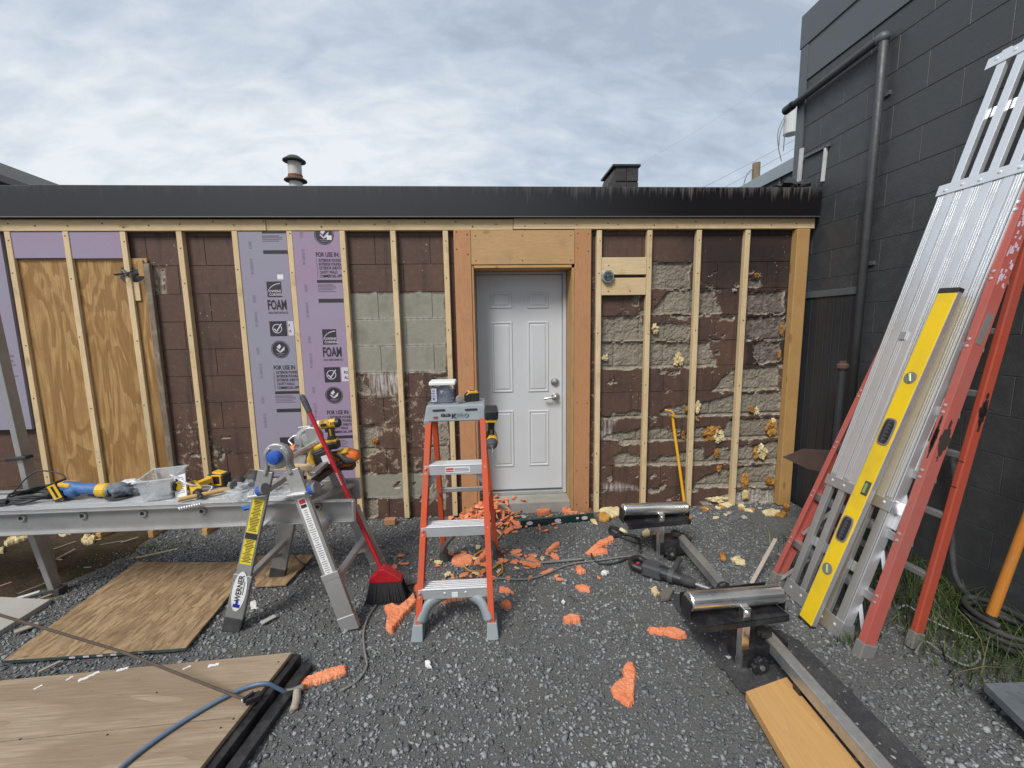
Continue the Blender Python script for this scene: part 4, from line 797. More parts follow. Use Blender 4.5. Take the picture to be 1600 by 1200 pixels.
t = thing('dark_gable', 'dark sloping roof end behind the left end of the low building', 'roof', (-5.4, 1.6, 0)); g0 = (-4.8195, 1.5000, 3.2119); g1 = (-4.3276, 1.5000, 3.0185)
dx = (g1[0] - g0[0]); dz = g0[2] - g1[2]; L = 4.0
MB().prism([(g0[0] - L, 0), (g1[0] + .3, 0), (g1[0] + .3, g1[2] - .3 * dz / dx), (g0[0] - L, g0[2] + L * dz / dx)], -5.0, -1.505, Matrix.Translation((0, 0, -.11)) @ Matrix.Rotation(math.pi / 2, 4, 'X')).build('gable_wall', plain('grey_shingle', (.05, .05, .047), .9, 0, .4, 8, .4, bd=.02), t)
MB().bar((g0[0] - L, 1.44, g0[2] + L * dz / dx - .115), (g1[0] + .3, 1.44, g1[2] - .3 * dz / dx - .115), .14, .07).build('barge_board', M_ink, t, .004)
t = thing('utility_pole', 'distant weathered wooden utility pole seen over the roof edge', 'pole', (11.5, 15, 0))
MB().cyl((11.49, 15, 0), (11.47, 15, 8.15), .19, 12, .15).build('pole', M_oldZ, t); MB().tube([(11.3, 14.95, 7.9), (11.0, 14.9, 7.6), (10.9, 14.9, 6.9), (11.2, 14.9, 6.2)], .02, 5).build('drop_wire', M_cordgrey, t)
p = V((12.8807, 15.0000, 9.7783)); t = thing('transformer_pole', 'pole carrying a pale grey transformer can beside the charcoal building', 'transformer', (p.x + .7, 15, 0))
MB().cyl((p.x + .7, 15, 0), (p.x + .7, 15, p.z + 1.5), .17, 12).build('pole', M_oldZ, t)
MB().lathe([(.27, -.5), (.285, -.48), (.285, .46), (.2, .52)], frame(p, (0, 0, 1)), 20).build('transformer_can', plain('pale_tank', (.50, .52, .52), .5, 0, .06, 6, .02), t, smooth=False)
for q0, q1 in (((1226,184), (1216,215)), ((1227,186), (1219,228))):
    pass
MB().tube([(12.5627, 15.0000, 9.9723), (12.3270, 15.0000, 9.3999), (12.3670, 15.0000, 8.8258), (12.5485, 15.0000, 8.2223)], .018, 5).build('lead', M_cordgrey, t); MB().tube([(12.5974, 15.0000, 9.8740), (12.4152, 15.0000, 9.3262), (12.3947, 15.0000, 8.8261)], .018, 5).build('lead', M_cordgrey, t)
MB().tube([(12.6125, 15.0000, 9.2783), (12.6035, 15.0000, 8.6267)], .02, 5).build('lead', M_cordgrey, t)
for i, (a, b_, lab) in enumerate((((13.2845, 15.0000, 9.2100), (8.5750, 15.0000, 6.9850), 'uppermost of the thin power lines running down past the transformer'), ((13.3095, 15.0000, 8.8842), (9.5387, 15.0000, 6.9876), 'middle thin power line passing just under the transformer'), ((13.3404, 15.0000, 8.4810), (10.0921, 15.0000, 6.9891), 'lowest thin power line meeting the pale roof edge'), ((13.3802, 15.0000, 12.2206), (8.6147, 15.0000, 9.3613), 'faint high wire crossing the sky left of the charcoal building'))):
    a, b_ = V(a), V(b_); a, b_ = a + (a - b_) * .2, b_ + (b_ - a) * .9
    tag(MB().tube([a, (a + b_) / 2 - V((0, 0, .12)), b_], .002 if i == 3 else .007, 5).build('power_line', M_cordgrey), lab, 'wire', 'power lines beyond the roofs')

# ---------------------------------------------------------------- sheets and boards lying on the ground
def slabthing(name, label, cat, quad, z0, z1, m, edge=None, group=None, bevel=.002):
    t = thing(name, label, cat, ((quad[0][0] + quad[2][0]) / 2, (quad[0][1] + quad[2][1]) / 2, 0), group=group)
    MB().prism([(p[0], p[1]) for p in quad], z0, z1).build('sheet', m, t, bevel)
    return t
M_greenedge = plain('green_edge_paint', (.022, .05, .045), .7, 0, .4, 40, .1, dirt=(.12, .13, .12), dirtamt=.8)
def quad(p): return [(a[0], a[1]) for a in p]
Q = quad([(-2.2731, -1.4144, 0.0300), (-1.4687, -1.3985, 0.0300), (-1.5250, -0.6351, 0.0300), (-2.3331, -0.5642, 0.0300)])
t = slabthing('strand_board', 'large weathered OSB sheet flat on gravel under the aluminium plank', 'board', Q, .016, .030, M_osb)
a, b_ = V((*Q[0], .0228)), V((*Q[1], .0228)); MB().bar(a + V((0, -.0015, 0)), b_ + V((0, -.0015, 0)), .003, .0128).build('green_edge', M_greenedge, t)
for k in range(6):
    f0 = .36 + k * .075; MB().bar(a.lerp(b_, f0) + V((0, -.0035, 0)), a.lerp(b_, f0 + .032) + V((0, -.0035, 0)), .002, .008).build('edge_stamp', M_inklight if k < 5 else M_cordgrey, t)
Q = quad([(-1.4046, -0.9024, 0.0200), (-1.2252, -0.8985, 0.0200), (-1.1927, -0.5673, 0.0200), (-1.5734, -0.5418, 0.0200)]); slabthing('strand_board', 'small OSB offcut on gravel beneath the grey folding ladder', 'board', Q, .014, .026, M_osb)
Q = quad([(-3.0732, -1.1366, 0.0200), (-2.5176, -1.2503, 0.0200), (-2.5126, -0.9364, 0.0200), (-3.1756, -0.8332, 0.0200)]); slabthing('paving_slab', 'pale broken slab at the left edge beside the OSB sheet', 'slab', Q, -.02, .028, M_slab, bevel=.004)
# big plywood sheet on its black frame
t = thing('plywood_sheet', 'big plywood sheet on a black frame in the near left corner', 'board', (-1.6, -1.95, 0))
pa, pb, pc = V((-0.9087, -1.5385, 0.0850)), V((-0.9854, -2.0507, 0.0850)), V((-2.0771, -1.6036, 0.0850)); ex = (pc - pa); ey = (pb - pa)
far = pa + ex * 1.35; q = [pa, far, far + ey * 1.5, pa + ey * 1.5]
MB().prism([(v.x, v.y) for v in q], .0665, .085).build('sheet', M_plyfloor, t, .002)
seam0, seam1 = V((-0.9821, -1.8615, 0.0854)), V((-1.8908, -1.9033, 0.0854)); MB().bar(seam0, seam1, .0035, .0008).build('seam', M_oldZ, t)
pr0, pr1 = pa + V((.035, .02, 0)), pb + ey * .5 + V((.035, 0, 0))
fr = MB(); fr.bar((pr0.x - .03, pr0.y - .005, .04), (pr1.x - .03, pr1.y, .04), .06, .052); fr.build('frame_rail', M_blackmetal, t, .004)
fr = MB(); fr.bar((pr0.x + .035, pr0.y - .03, .022), (pr1.x + .035, pr1.y, .022), .05, .03); fr.build('frame_rail', M_blackmetal, t, .004)
MB().bar((pa.x, pa.y - .035, .04), (far.x, far.y - .035, .04), .06, .052).build('frame_rail', M_blackmetal, t, .004)
for i, (p0, p1, w_) in enumerate((((-1.7386, -1.6341, 0.0857), (-1.6945, -1.5869, 0.0857), .022), ((-1.6219, -1.5891, 0.0857), (-1.5862, -1.5744, 0.0857), .02), ((-1.3393, -1.6044, 0.0857), (-1.3175, -1.5849, 0.0857), .014), ((-1.2390, -1.5947, 0.0857), (-1.2001, -1.5834, 0.0857), .018), ((-1.8854, -1.6645, 0.0857), (-1.8712, -1.6433, 0.0857), .012), ((-1.7936, -1.6265, 0.0857), (-1.7862, -1.6037, 0.0857), .010))):
    n = 10; a, b_ = V(p0), V(p1); d = (b_ - a); s_ = V((-d.y, d.x, 0)).normalized()
    pts = [a + d * (k / n) + s_ * w_ * random.uniform(.2, .6) for k in range(n + 1)] + [a + d * (k / n) - s_ * w_ * random.uniform(.2, .6) for k in range(n, -1, -1)]
    MB().prism([(v.x, v.y) for v in pts], .0853, .0858).build('paint_smear', M_sticker, t)
for p in ((-0.9426, -1.5927, 0.0855), (-0.9789, -1.8672, 0.0855), (-1.0050, -1.9017, 0.0855), (-1.4023, -1.8992, 0.0855), (-1.7044, -1.8935, 0.0855), (-1.3608, -1.7205, 0.0855)): MB().cyl((p[0], p[1], .0845), (p[0], p[1], .0858), .004, 8).build('screw_head', M_screw, t)
# latch at the sheet's edge with the taut rod running off to the left
p = V((-0.9584, -1.8040, 0.0900)); la = thing('cable_clamp', 'small black clamp on the plywood edge holding the taut brown cable', 'clamp', p)
MB().bar(p + V((-.01, 0, .008)), p + V((.035, .025, .008)), .03, .024).build('jaw', M_blackmetal, la, .003); MB().bar(p + V((-.012, -.012, .02)), p + V((.012, .022, .02)), .012, .02).build('lever', M_blackmetal, la, .003); MB().cyl(p + V((-.02, -.004, .012)), p + V((.0, .004, .018)), .009, 8).build('ferrule', M_steel, la)
tag(MB().tube([p + V((-.01, -.002, .015)), (-1.5597, -1.6223, 0.2000), (-2.0666, -1.5709, 0.3600), (-2.4114, -1.5196, 0.4500)], .0055, 8, smooth=False).build('taut_cable', M_wire), 'taut thin brown cable running from the plywood edge off to the left', 'cable')
# felt strip under the roller stands, and two boards near the right edge
def feltstrip():
    pts = [(0.976, -1.182), (1.150, -1.168), (1.229, -1.313), (1.458, -1.546), (1.474, -1.859), (1.465, -2.190), (1.028, -2.157), (1.016, -1.869), (0.972, -1.528)]
    xs = np.arange(.9, 1.75, .014); ys = np.arange(-2.4, -1.1, .014); X, Y = np.meshgrid(xs, ys); s = sdist(X + .012 * (fbm(X * 30, Y * 30, 3) - .5), Y, pts)
    Z = .0225 + .006 * fbm(X * 9, Y * 9, 4) - .05 * (s < 0); nx = len(xs); v = np.stack([X.ravel(), Y.ravel(), Z.ravel()], 1); i = (np.arange(len(ys) - 1)[:, None] * nx + np.arange(nx - 1)[None]).ravel(); k = s.ravel()
    ok = (k[i] > 0) & (k[i + 1] > 0) & (k[i + nx] > 0); i = i[ok]; me = D.meshes.new('roofing_felt'); me.from_pydata(v.tolist(), [], np.stack([i, i + 1, i + 1 + nx, i + nx], 1).tolist())
    o = link('roofing_felt', me, M_felt); so = o.modifiers.new('s', 'SOLIDIFY'); so.thickness = .004
    tag(o, 'black strip of roofing felt on the gravel under the roller stands', 'felt')
    scatter_pts = np.stack([np.random.uniform(.95, 1.7, 700), np.random.uniform(-2.35, -1.15, 700), np.full(700, .027)], 1); kk = sdist(scatter_pts[:, 0], scatter_pts[:, 1], pts) > 0
    P = scatter_pts[kk]; setting(scatter('loose_stones', P, np.clip(np.random.lognormal(-5.1, .5, len(P)), .003, .016), SH, M_stone, sink=.15), 'stuff')
feltstrip()
t = thing('lumber_board', 'short fresh pine board lying beside the near roller stand beam', 'board', (1.1, -2.1, 0)); a, b_ = V((1.0112, -1.8712, 0.0600)), V((1.2240, -1.8143, 0.0600)); c, d = V((0.9789, -2.1753, 0.0600)), V((1.2114, -2.1926, 0.0600))
m = MB().prism([(a.x, a.y), (c.x + (c.x - a.x) * .5, c.y + (c.y - a.y) * .5), (d.x + (d.x - b_.x) * .5, d.y + (d.y - b_.y) * .5), (b_.x, b_.y)], .022, .060); m.build('board', wood('board_pine', (.60, .37, .16), (.47, .27, .10), 1, ring=8, stain=(.5, .26, .09)), t, .003)
t = thing('slate_board', 'grey board edge lying at the near right corner by the hose', 'board', (2.3, -2.1, 0)); a, b_, c = V((1.9456, -1.9440, 0.1000)), V((2.3464, -1.9753, 0.1000)), V((1.8675, -2.1992, 0.1000))
MB().prism([(a.x, a.y), (c.x, c.y), (c.x + .7, c.y), (b_.x + .3, b_.y)], .062, .098).build('sheet', M_slate, t, .003); n_ = (c - a).normalized(); MB().bar((a.x + .008, a.y - .006, .079), (c.x + .008, c.y, .079), .014, .03).build('raw_edge', M_pineY, t, .002); MB().bb((2.1, -2.6, .0), (2.5, -2.4, .061)).build('packer', M_concrete, t)
p0, p1 = V((2.3000, -0.2580, 0.5010)), V((2.3000, -0.8579, 0.6426))
t = thing('brown_flashing', 'brown bent metal flashing tucked between post and red ladder', 'flashing', (2.2, -.6, 0))
a = (2.0141, -0.6200, 0.6125); b_ = (2.1660, -0.6200, 0.6663); c = (2.4737, -0.6200, 0.6379); d = (2.5908, -0.6200, 0.5373); e_ = (2.4719, -0.6200, 0.4536); f_ = (2.2053, -0.6200, 0.5189)
MB().prism([(q[0], q[2]) for q in (a, f_, e_, d, c, b_)], .618, .622, Matrix.Rotation(math.pi / 2, 4, 'X')).build('brown_sheet', M_brown, t, .001)
MB().bar((c[0] - .02, c[1] + .016, 0), (c[0] - .02, c[1] + .016, c[2]), .02, .05, (1, 0, 0)).build('back_leg', M_brown, t, .002)
for k in (.2, .28): q = V(b_).lerp(V(c), k + .4) - V((0, 0, .03)); MB().cyl(q + V((0, -.006, 0)), q, .006, 8).build('rivet', M_alu, t)
# ---------------------------------------------------------------- orange step ladder in the middle
L = thing('step_ladder', 'orange fibreglass step ladder with grey cap standing before the white door', 'ladder', (-.17, -1.0, 0))
fl, fr_, bl, br = V((-.385, -1.372, 0)), V((.012, -1.388, 0)), V((-.322, -.66, 0)), V((.056, -.664, 0))
tl, tr, ul, ur = V((-.328, -1.078, 1.04)), V((-.012, -1.083, 1.04)), V((-.318, -.925, 1.04)), V((-.02, -.93, 1.04))
def rail(p0, p1, side, w=.072, fl_=.030):
    b_ = MB(); d = (p1 - p0).normalized(); u = Vector((0, 1, 0)) - d * d.y
    b_.chan(p0 + d * .05, p1, w, fl_, .006, u, side); return b_
for p0, p1, s in ((fl, tl, 1), (fr_, tr, -1)): rail(p0, p1, s).build('front_rail', M_orange, L, .0015)
for p0, p1, s in ((bl, ul, 1), (br, ur, -1)): rail(p0, p1, s, .05, .028).build('rear_rail', M_orange, L, .0015)
for p0, p1, s in ((fl, tl, 1), (fr_, tr, -1), (bl, ul, 1), (br, ur, -1)):
    d = (p1 - p0).normalized(); rear = p0.y > -1
    x0, x1 = (p0.x - .012, p0.x + .036) if s > 0 else (p0.x - .036, p0.x + .012)
    h = .075; y0, y1 = (-.045, .05) if not rear else (-.035, .035); m = MB()
    tp = p0 + d * (h / d.z)
    m._add([(x0 - .006, p0.y + y0, 0), (x1 + .006, p0.y + y0, 0), (x1 + .006, p0.y + y1, 0), (x0 - .006, p0.y + y1, 0), (x0 + tp.x - p0.x, tp.y + y0 + .004, h), (x1 + tp.x - p0.x, tp.y + y0 + .004, h), (x1 + tp.x - p0.x, tp.y + y1 - .008, h), (x0 + tp.x - p0.x, tp.y + y1 - .008, h)],
           [(0, 1, 2, 3), (7, 6, 5, 4), (0, 4, 5, 1), (1, 5, 6, 2), (2, 6, 7, 3), (3, 7, 4, 0)])
    m.build('foot', M_grey if not rear else M_dark, L, .004)
def at(p0, p1, z): return p0.lerp(p1, z / p1.z)
for i, z in enumerate((.232, .520, .818)):
    a, b_ = at(fl, tl, z), at(fr_, tr, z); y = (a.y + b_.y) / 2
    m = MB().bb((a.x + .006, y - .036, z - .052), (b_.x - .006, y - .032, z - .002)); m.bb((a.x + .006, y + .036, z - .03), (b_.x - .006, y + .04, z - .002)); m.bb((a.x + .006, y - .036, z - .006), (b_.x - .006, y + .04, z - .0015))
    for k in range(5): m.bb((a.x + .006, y - .030 + k * .0155, z - .0015), (b_.x - .006, y - .022 + k * .0155, z + .0025))
    st = m.build('step', M_alubright, L, .0012)
    for s, q in ((1, a), (-1, b_)):
        for dz in (-.012, -.038): MB().cyl((q.x + s * .012, y - .046, z + dz), (q.x + s * .012, y - .040, z + dz), .006, 8).build('rivet', M_alubright, L)
    if i == 2:
        MB().bb((-.225, y - .0375, z - .042), (-.098, y - .0355, z - .012)).build('sticker', M_sticker, st); MB().bb((-.222, y - .0385, z - .036), (-.184, y - .0372, z - .016)).build('danger_mark', M_inkred, st)
        text('printed_text', 'DANGER', fronttext((-.220, y - .0388, z - .031)), .009, M_sticker, st, .0002)
        for k in range(3): MB().bb((-.18, y - .0385, z - .020 - k * .007), (-.105, y - .0372, z - .0175 - k * .007)).build('fine_print', M_inkgrey, st)
        for s, q in ((1, a), (-1, b_)): MB().bar((q.x + s * .012, y - .01, z - .115), (q.x + s * .06, y - .012, z - .045), .03, .006, (0, 1, 0)).build('step_brace', M_alu, L, .001)
    if i == 0:
        MB().bb((-.20, y - .0375, z - .045), (-.170, y - .0355, z - .02)).build('sticker', M_sticker, st)
        for s, q, f_ in ((1, a, fl), (-1, b_, fr_)):
            p0, p1 = V((f_.x + s * .03, f_.y + .005, .075)), V((q.x + s * .135, y, z - .05))
            MB().tube([p0, p0.lerp(p1, .5) + V((-s * .02, 0, .02)), p1], .02, 8, flat=1.6).build('knee_brace', M_grey, L, smooth=True)
        for xx in (-.235, -.13): MB().cyl((xx, y - .040, z - .025), (xx, y - .036, z - .025), .006, 8).build('rivet', M_alubright, st)
for i, z in enumerate((.262, .535)):
    a, b_ = at(bl, ul, z), at(br, ur, z); MB().bb((a.x, a.y - .006, z - .014), (b_.x, a.y + .010, z + .014)).build('rear_bar', M_alu, L, .003)
    if i == 0:
        for s, q in ((1, a), (-1, b_)): MB().tube([V((q.x + s * .01, q.y - .02, .1)), V((q.x + s * .04, q.y - .02, .16)), V((q.x + s * .13, q.y - .015, z - .012))], .016, 8).build('rear_brace', M_dark, L, smooth=True)
for s, q in ((1, fl), (-1, fr_)):
    z = .56; a = at(fl if s > 0 else fr_, tl if s > 0 else tr, .60); b_ = at(bl if s > 0 else br, ul if s > 0 else ur, .52); MB().bar(a + V((s * .018, .02, 0)), b_ + V((s * .014, -.02, 0)), .004, .018).build('spreader', M_alu, L, .001)
# moulded cap
m = MB(); z0, z1 = 1.036, 1.122; w0, w1 = (-.338, .000), (-.322, -.014); yb = (-1.118, -.885); yt = (-1.100, -.905)
v = [(w0[0], yb[0], z0), (w0[1], yb[0], z0), (w0[1], yb[1], z0), (w0[0], yb[1], z0), (w1[0], yt[0], z1), (w1[1], yt[0], z1), (w1[1], yt[1], z1), (w1[0], yt[1], z1)]
m._add(v, [(4, 5, 6, 7), (0, 1, 5, 4), (1, 2, 6, 5), (2, 3, 7, 6), (3, 0, 4, 7), (0, 3, 2, 1)])
for x in (-.338, -.034): m.bb((x, -1.1195, 1.022), (x + .034, -.9, 1.05))
cap = m.build('cap', M_grey, L, .008, seg=3)
for x in (-.29, -.12): MB().bar((x, -1.108, 1.096), (x + .065, -1.108, 1.098), .01, .008).build('tool_slot', M_ink, cap, .002)
text('printed_text', 'KELLER', fronttext((-.247, -1.1150, 1.063)), .021, M_ink, cap, .0012, .78); text('printed_text', 'K', fronttext((-.190, -1.1150, 1.052)), .036, M_ink, cap, .0018, 1.05)
text('printed_text', 'PRO', fronttext((-.163, -1.1150, 1.054)), .034, M_ink, cap, 0.0004, 1.0); text('printed_text', 'PRO', fronttext((-.162, -1.1156, 1.0555)), .0315, M_grey, cap, 0.0, 1.0)
for k in range(3): MB().bb((-.286, -1.1165, 1.052 + k * .005), (-.262, -1.112, 1.055 + k * .005)).build('fine_print', M_inkred if k == 1 else M_inkgrey, cap)
# things standing on the cap
t = thing('screw_tub', 'clear plastic tub of dark blue screws on the step ladder cap', 'tub', (-.24, -1.01, 1.1225)); m = MB()
def taper(m, c, b_, tp, z0, z1):
    x, y = c; v = [(x + i * b_[0] / 2, y + j * b_[1] / 2, z0) for i, j in ((-1, -1), (1, -1), (1, 1), (-1, 1))] + [(x + i * tp[0] / 2, y + j * tp[1] / 2, z1) for i, j in ((-1, -1), (1, -1), (1, 1), (-1, 1))]
    return m._add(v, [(0, 3, 2, 1), (4, 5, 6, 7), (0, 1, 5, 4), (1, 2, 6, 5), (2, 3, 7, 6), (3, 0, 4, 7)])
taper(m, (-.24, -1.01), (.112, .09), (.132, .11), 1.1235, 1.228).build('tub', M_tub, t, .006); taper(MB(), (-.24, -1.01), (.140, .118), (.140, .118), 1.222, 1.243).build('lid', M_white, t, .006)
MB().blob((-.236, -1.008, 1.168), (.056, .046, .048), .06, 6, 3).build('screw_heap', M_bluescrew, t)
sc = MB()
for k in range(260):
    p = V((random.uniform(-.287, -.195), random.uniform(-1.056, -.97), random.uniform(1.13, 1.212 - .02 * random.random()))); a = random.uniform(-.9, .9); sc.cyl(p, p + V((math.cos(a) * .03 * random.choice((-1, 1)), random.uniform(-.012, .006), math.sin(a) * .022)), .0022, 5)
o = sc.build('loose_screws', M_bluescrew, t); o['kind'] = 'stuff'
MB().bb((-.298, -1.0605, 1.135), (-.272, -1.0585, 1.205)).build('label', M_sticker, t); [MB().bb((-.295, -1.0615, 1.142 + k * .009), (-.277, -1.0603, 1.146 + k * .009)).build('fine_print', M_inkblue, t) for k in range(7)]
t = thing('tape_measure', 'black and yellow tape measure lying on the step ladder cap', 'tape measure', (-.085, -1.0, 1.123)); M0 = Matrix.Translation((-.085, -1.0, 1.123)) @ Matrix.Rotation(.25, 4, 'Z')
MB().prism([(-.04, 0), (.036, 0), (.04, .01), (.04, .042), (.028, .056), (-.018, .056), (-.04, .038)], -.02, .02, M0 @ Matrix.Rotation(math.pi / 2, 4, 'X')).build('case', M_black, t, .005)
MB().prism([(-.036, .039), (-.017, .0575), (.027, .0575), (.036, .047), (.03, .045), (-.015, .045), (-.03, .036)], -.0205, .0205, M0 @ Matrix.Rotation(math.pi / 2, 4, 'X')).build('yellow_band', M_yellow, t, .002); MB().box((.003, -.0, .058), (.03, .016, .004), M0).build('lock_button', M_black, t, .001)
t = thing('steel_knob', 'small round grey disc beside the screw tub on the cap', 'knob', (-.148, -1.06, 1.123)); MB().lathe([(.018, -.006), (.022, -.002), (.022, .004), (.012, .008)], frame((-.148, -1.06, 1.146), (0.1, -1, .25)), 18).build('disc', M_cordgrey, t); MB().bb((-.152, -1.054, 1.123), (-.144, -1.046, 1.146)).build('stem', M_dark, t)

# ---------------------------------------------------------------- cordless tools, built upright: body along +X, handle down -Z
def battery(m_b, m_s, t, M, sc=1.0, tilt=0):
    b_ = MB().box((.012, 0, -.155), (.115, .072, .05), M); b_.build('battery', M_black, t, .008)
    MB().box((.012, 0, -.122), (.10, .062, .018), M).build('battery_clip', m_s, t, .004); MB().box((.012, -.0365, -.158), (.07, .002, .022), M).build('battery_label', M_inkgrey, t)
def impact_driver(M, label, group=None, bit=.06, bodymat=None):
    t = thing('impact_driver', label, 'power tool', M=M, group=group); I = Matrix.Identity(4); bm_ = bodymat or M_yellow
    def bl(n, mb, m, bev=.004, sm=False): return mb.build(n, m, t, bev, sm, local=True)
    bl('motor_housing', MB().lathe([(.026, -.062), (.031, -.055), (.032, -.01), (.029, .0), (.033, .004), (.033, .052), (.028, .060)], I, 18), bm_, 0); bl('end_cap', MB().lathe([(.02, -.080), (.030, -.072), (.0325, -.048)], I, 18), M_black, 0)
    bl('nose', MB().lathe([(.031, .058), (.030, .075), (.020, .098), (.016, .104)], I, 18), M_dark if bodymat is None else M_white, 0); [bl('vent_slot', MB().box((-.045 + k * .011, s_ * .0318, .006), (.005, .003, .020)), M_ink, 0) for k in range(3) for s_ in (-1, 1)]; [bl('side_badge', MB().box((.026, s_ * .0332, .0), (.040, .002, .018)), M_ink, .0) for s_ in (-1, 1)]; [bl('case_screw', MB().cyl((x_, s_ * .030, z_), (x_, s_ * .0345, z_), .0035, 8), M_steel, 0) for x_, z_ in ((-.008, .018), (.046, -.016)) for s_ in (-1, 1)]
    bl('collet', MB().lathe([(.0125, .10), (.0125, .122), (.008, .126)], I, 12), M_dark, 0)
    if bit: bl('bit', MB().lathe([(.0035, .12), (.0035, .12 + bit), (.001, .126 + bit)], I, 8), M_steel, 0)
    h = MB(); h._add([(x, y, z) for z, x0, x1, w in ((-.02, -.035, .018, .034), (-.07, -.026, .016, .032), (-.118, -.028, .03, .04)) for x, y in ((x0, -w / 2), (x1, -w / 2), (x1, w / 2), (x0, w / 2))], [(0, 1, 2, 3), (8, 11, 10, 9)] + [(k * 4 + j, k * 4 + 4 + j, k * 4 + 4 + (j + 1) % 4, k * 4 + (j + 1) % 4) for k in (0, 1) for j in range(4)])
    bl('handle', h, M_black, .006); bl('trigger', MB().box((.026, 0, -.045), (.016, .014, .03)), M_dark, .003); bl('grip_stripe', MB().box((-.004, 0, -.062), (.012, .0345, .05)), bm_, .002)
    battery(None, bm_, t, M); return t
Mx = frame((.018, -1.085, .925), (0.02, -1, -.10), (0, 0, -1))
impact_driver(Mx, 'black and yellow impact driver hanging upside down from the step ladder cap')
dv_ = [c_ for c_ in COL.objects if c_.name.startswith('impact_driver')][-1]
MB().tube([(-.012, -1.06, 1.05), (.0, -1.07, 1.07), (.012, -1.08, 1.06)], .003, 6).build('belt_hook', M_steel, dv_)

# ---------------------------------------------------------------- grey folding ladder
K = thing('folding_ladder', 'grey aluminium multi position ladder standing as an A frame with blue knobs', 'ladder', (-1.03, -1.03, 0))
H = {'n': V((-1.058, -1.2, .905)), 'f': V((-1.03, -.845, .905))}
feet = [(V((-1.334, -1.262, 0)), 'n', -1), (V((-.722, -1.298, 0)), 'n', 1), (V((-1.325, -.80, 0)), 'f', -1), (V((-.695, -.765, 0)), 'f', 1)]
RA = []
for p0, h, s in feet:
    top = H[h] + V((s * .062, 0, -.075)); d = (top - p0).normalized(); yy = Vector((0, 1, 0)); u = d.cross(yy).normalized()
    mid = p0.lerp(top, .34 if h == 'n' else .52)
    MB().bar(p0 + d * .05, mid, .030, .088, u).build('outer_rail', M_aludull, K, .004); MB().bar(mid - d * .04, top, .034 if False else .024, .074, u).build('inner_rail', M_aludull, K, .004); MB().bar(mid - d * .015, mid + d * .02, .033, .092, u).build('rail_collar', M_aludull, K, .003)
    m = MB().bar(p0 + d * -.0, p0 + d * .085, .036, .094, u); o = m.build('foot', M_rubber if s < 0 else M_aludull, K, .006)
    for w in o.data.vertices: w.co.z = max(w.co.z, .002)
    RA.append((p0, top, d, u, h, s))
    MB().tube([top - d * .02, top + d * .03, H[h] + V((s * .055, 0, .01)), H[h] + V((s * .03, 0, .045))], .026, 8, flat=.5).build('hinge_arm', M_aludull, K, smooth=True)
for h, sg in (('n', -1), ('f', 1)):
    p = H[h]; MB().lathe([(.060, -.018), (.066, -.012), (.066, .012), (.060, .018)], frame(p, (0, sg, 0)), 24).build('hinge_disc', M_aludull, K, .002)
    MB().lathe([(.034, .018), (.034, .045), (.027, .056), (.010, .060)], frame(p, (0, sg, 0)), 20).build('hinge_knob', M_blue, K)
    for a in (40, 140): MB().cyl(p + V((.052 * math.cos(math.radians(a)), sg * .016, .052 * math.sin(math.radians(a)))), p + V((.052 * math.cos(math.radians(a)), sg * .022, .052 * math.sin(math.radians(a)))), .006, 8).build('rivet', M_alu, K)
MB().cyl(H['n'] + V((.03, 0, -.03)), H['f'] + V((.03, 0, -.03)), .016, 12).build('hinge_tube', M_alu, K)
for s in (-1, 1):
    n_, f_ = [q for q in RA if q[5] == s]
    for fr in (.30, .60, .86):
        a, b_ = n_[0].lerp(n_[1], fr), f_[0].lerp(f_[1], fr)
        r = MB().bar(a, b_, .034, .030, (0, 0, 1)); r.build('rung', M_alu, K, .004)
    a, b_ = n_[0].lerp(n_[1], .30), f_[0].lerp(f_[1], .30); q = n_[0].lerp(n_[1], .18)
    for (aa, bb) in ((n_, f_), (f_, n_)): MB().bar(aa[0].lerp(aa[1], .20), a.lerp(b_, .35 if aa is n_ else .65) + V((0, 0, -.012)), .004, .022, (0, 1, 0)).build('rung_brace', M_alu, K, .001)
    lk = n_[0].lerp(n_[1], .86); MB().bar(lk + V((-.045, -.035, .0)), lk + V((.045, -.035, .008)), .03, .012).build('lock_plate', M_alubright, K, .003)
    MB().lathe([(.014, 0), (.026, .006), (.026, .034), (.018, .042)], frame(lk + V((s * .03 + .03, -.03, .02)), (.8, -.2, .3)), 14).build('lock_knob', M_blue, K); MB().lathe([(.030, 0), (.030, .014)], frame(lk + V((s * .03 + .06, -.035, .032)), (.8, -.2, .3)), 14).build('lock_collar', M_cordgrey, K)
def sticker_on(r, f0, f1, w, m, nm, off=.0162):
    p0, top, d, u, h, s = r; a, b_ = p0.lerp(top, f0), p0.lerp(top, f1); o = V((0, -off, 0)); return MB().bar(a + o, b_ + o, .0016, w, u).build(nm, m, K), a + o, b_ + o, d, u
n1_, n2_ = RA[0], RA[1]
sticker_on(n1_, .43, .60, .056, M_ysticker, 'caution_label', .0132); sticker_on(n1_, .60, .83, .056, M_ysticker, 'caution_label', .0132)
for r, f0, f1, n_, off in ((n1_, .44, .59, 16, .0142), (n1_, .63, .815, 20, .0142)):
    for k in range(n_):
        f = f0 + (f1 - f0) * (k + .5) / n_; w = random.uniform(.022, .048); o, a, b_, d, u = sticker_on(r, f, f + .004, w, M_ink, 'fine_print', off)
sticker_on(n1_, .585, .622, .056, M_ink, 'black_block', .0146)
sticker_on(n2_, .36, .83, .040, M_sticker, 'instruction_label', .0132); sticker_on(n2_, .795, .82, .032, M_inkred, 'danger_mark', .0142); sticker_on(n2_, .77, .79, .03, M_ink, 'danger_mark', .0142)
for k in range(30):
    f = .37 + k * .0132
    sticker_on(n2_, f, f + .0035, random.uniform(.012, .032), M_inkgrey, 'fine_print', .0142)
p0, top, d, u, h, s = n1_
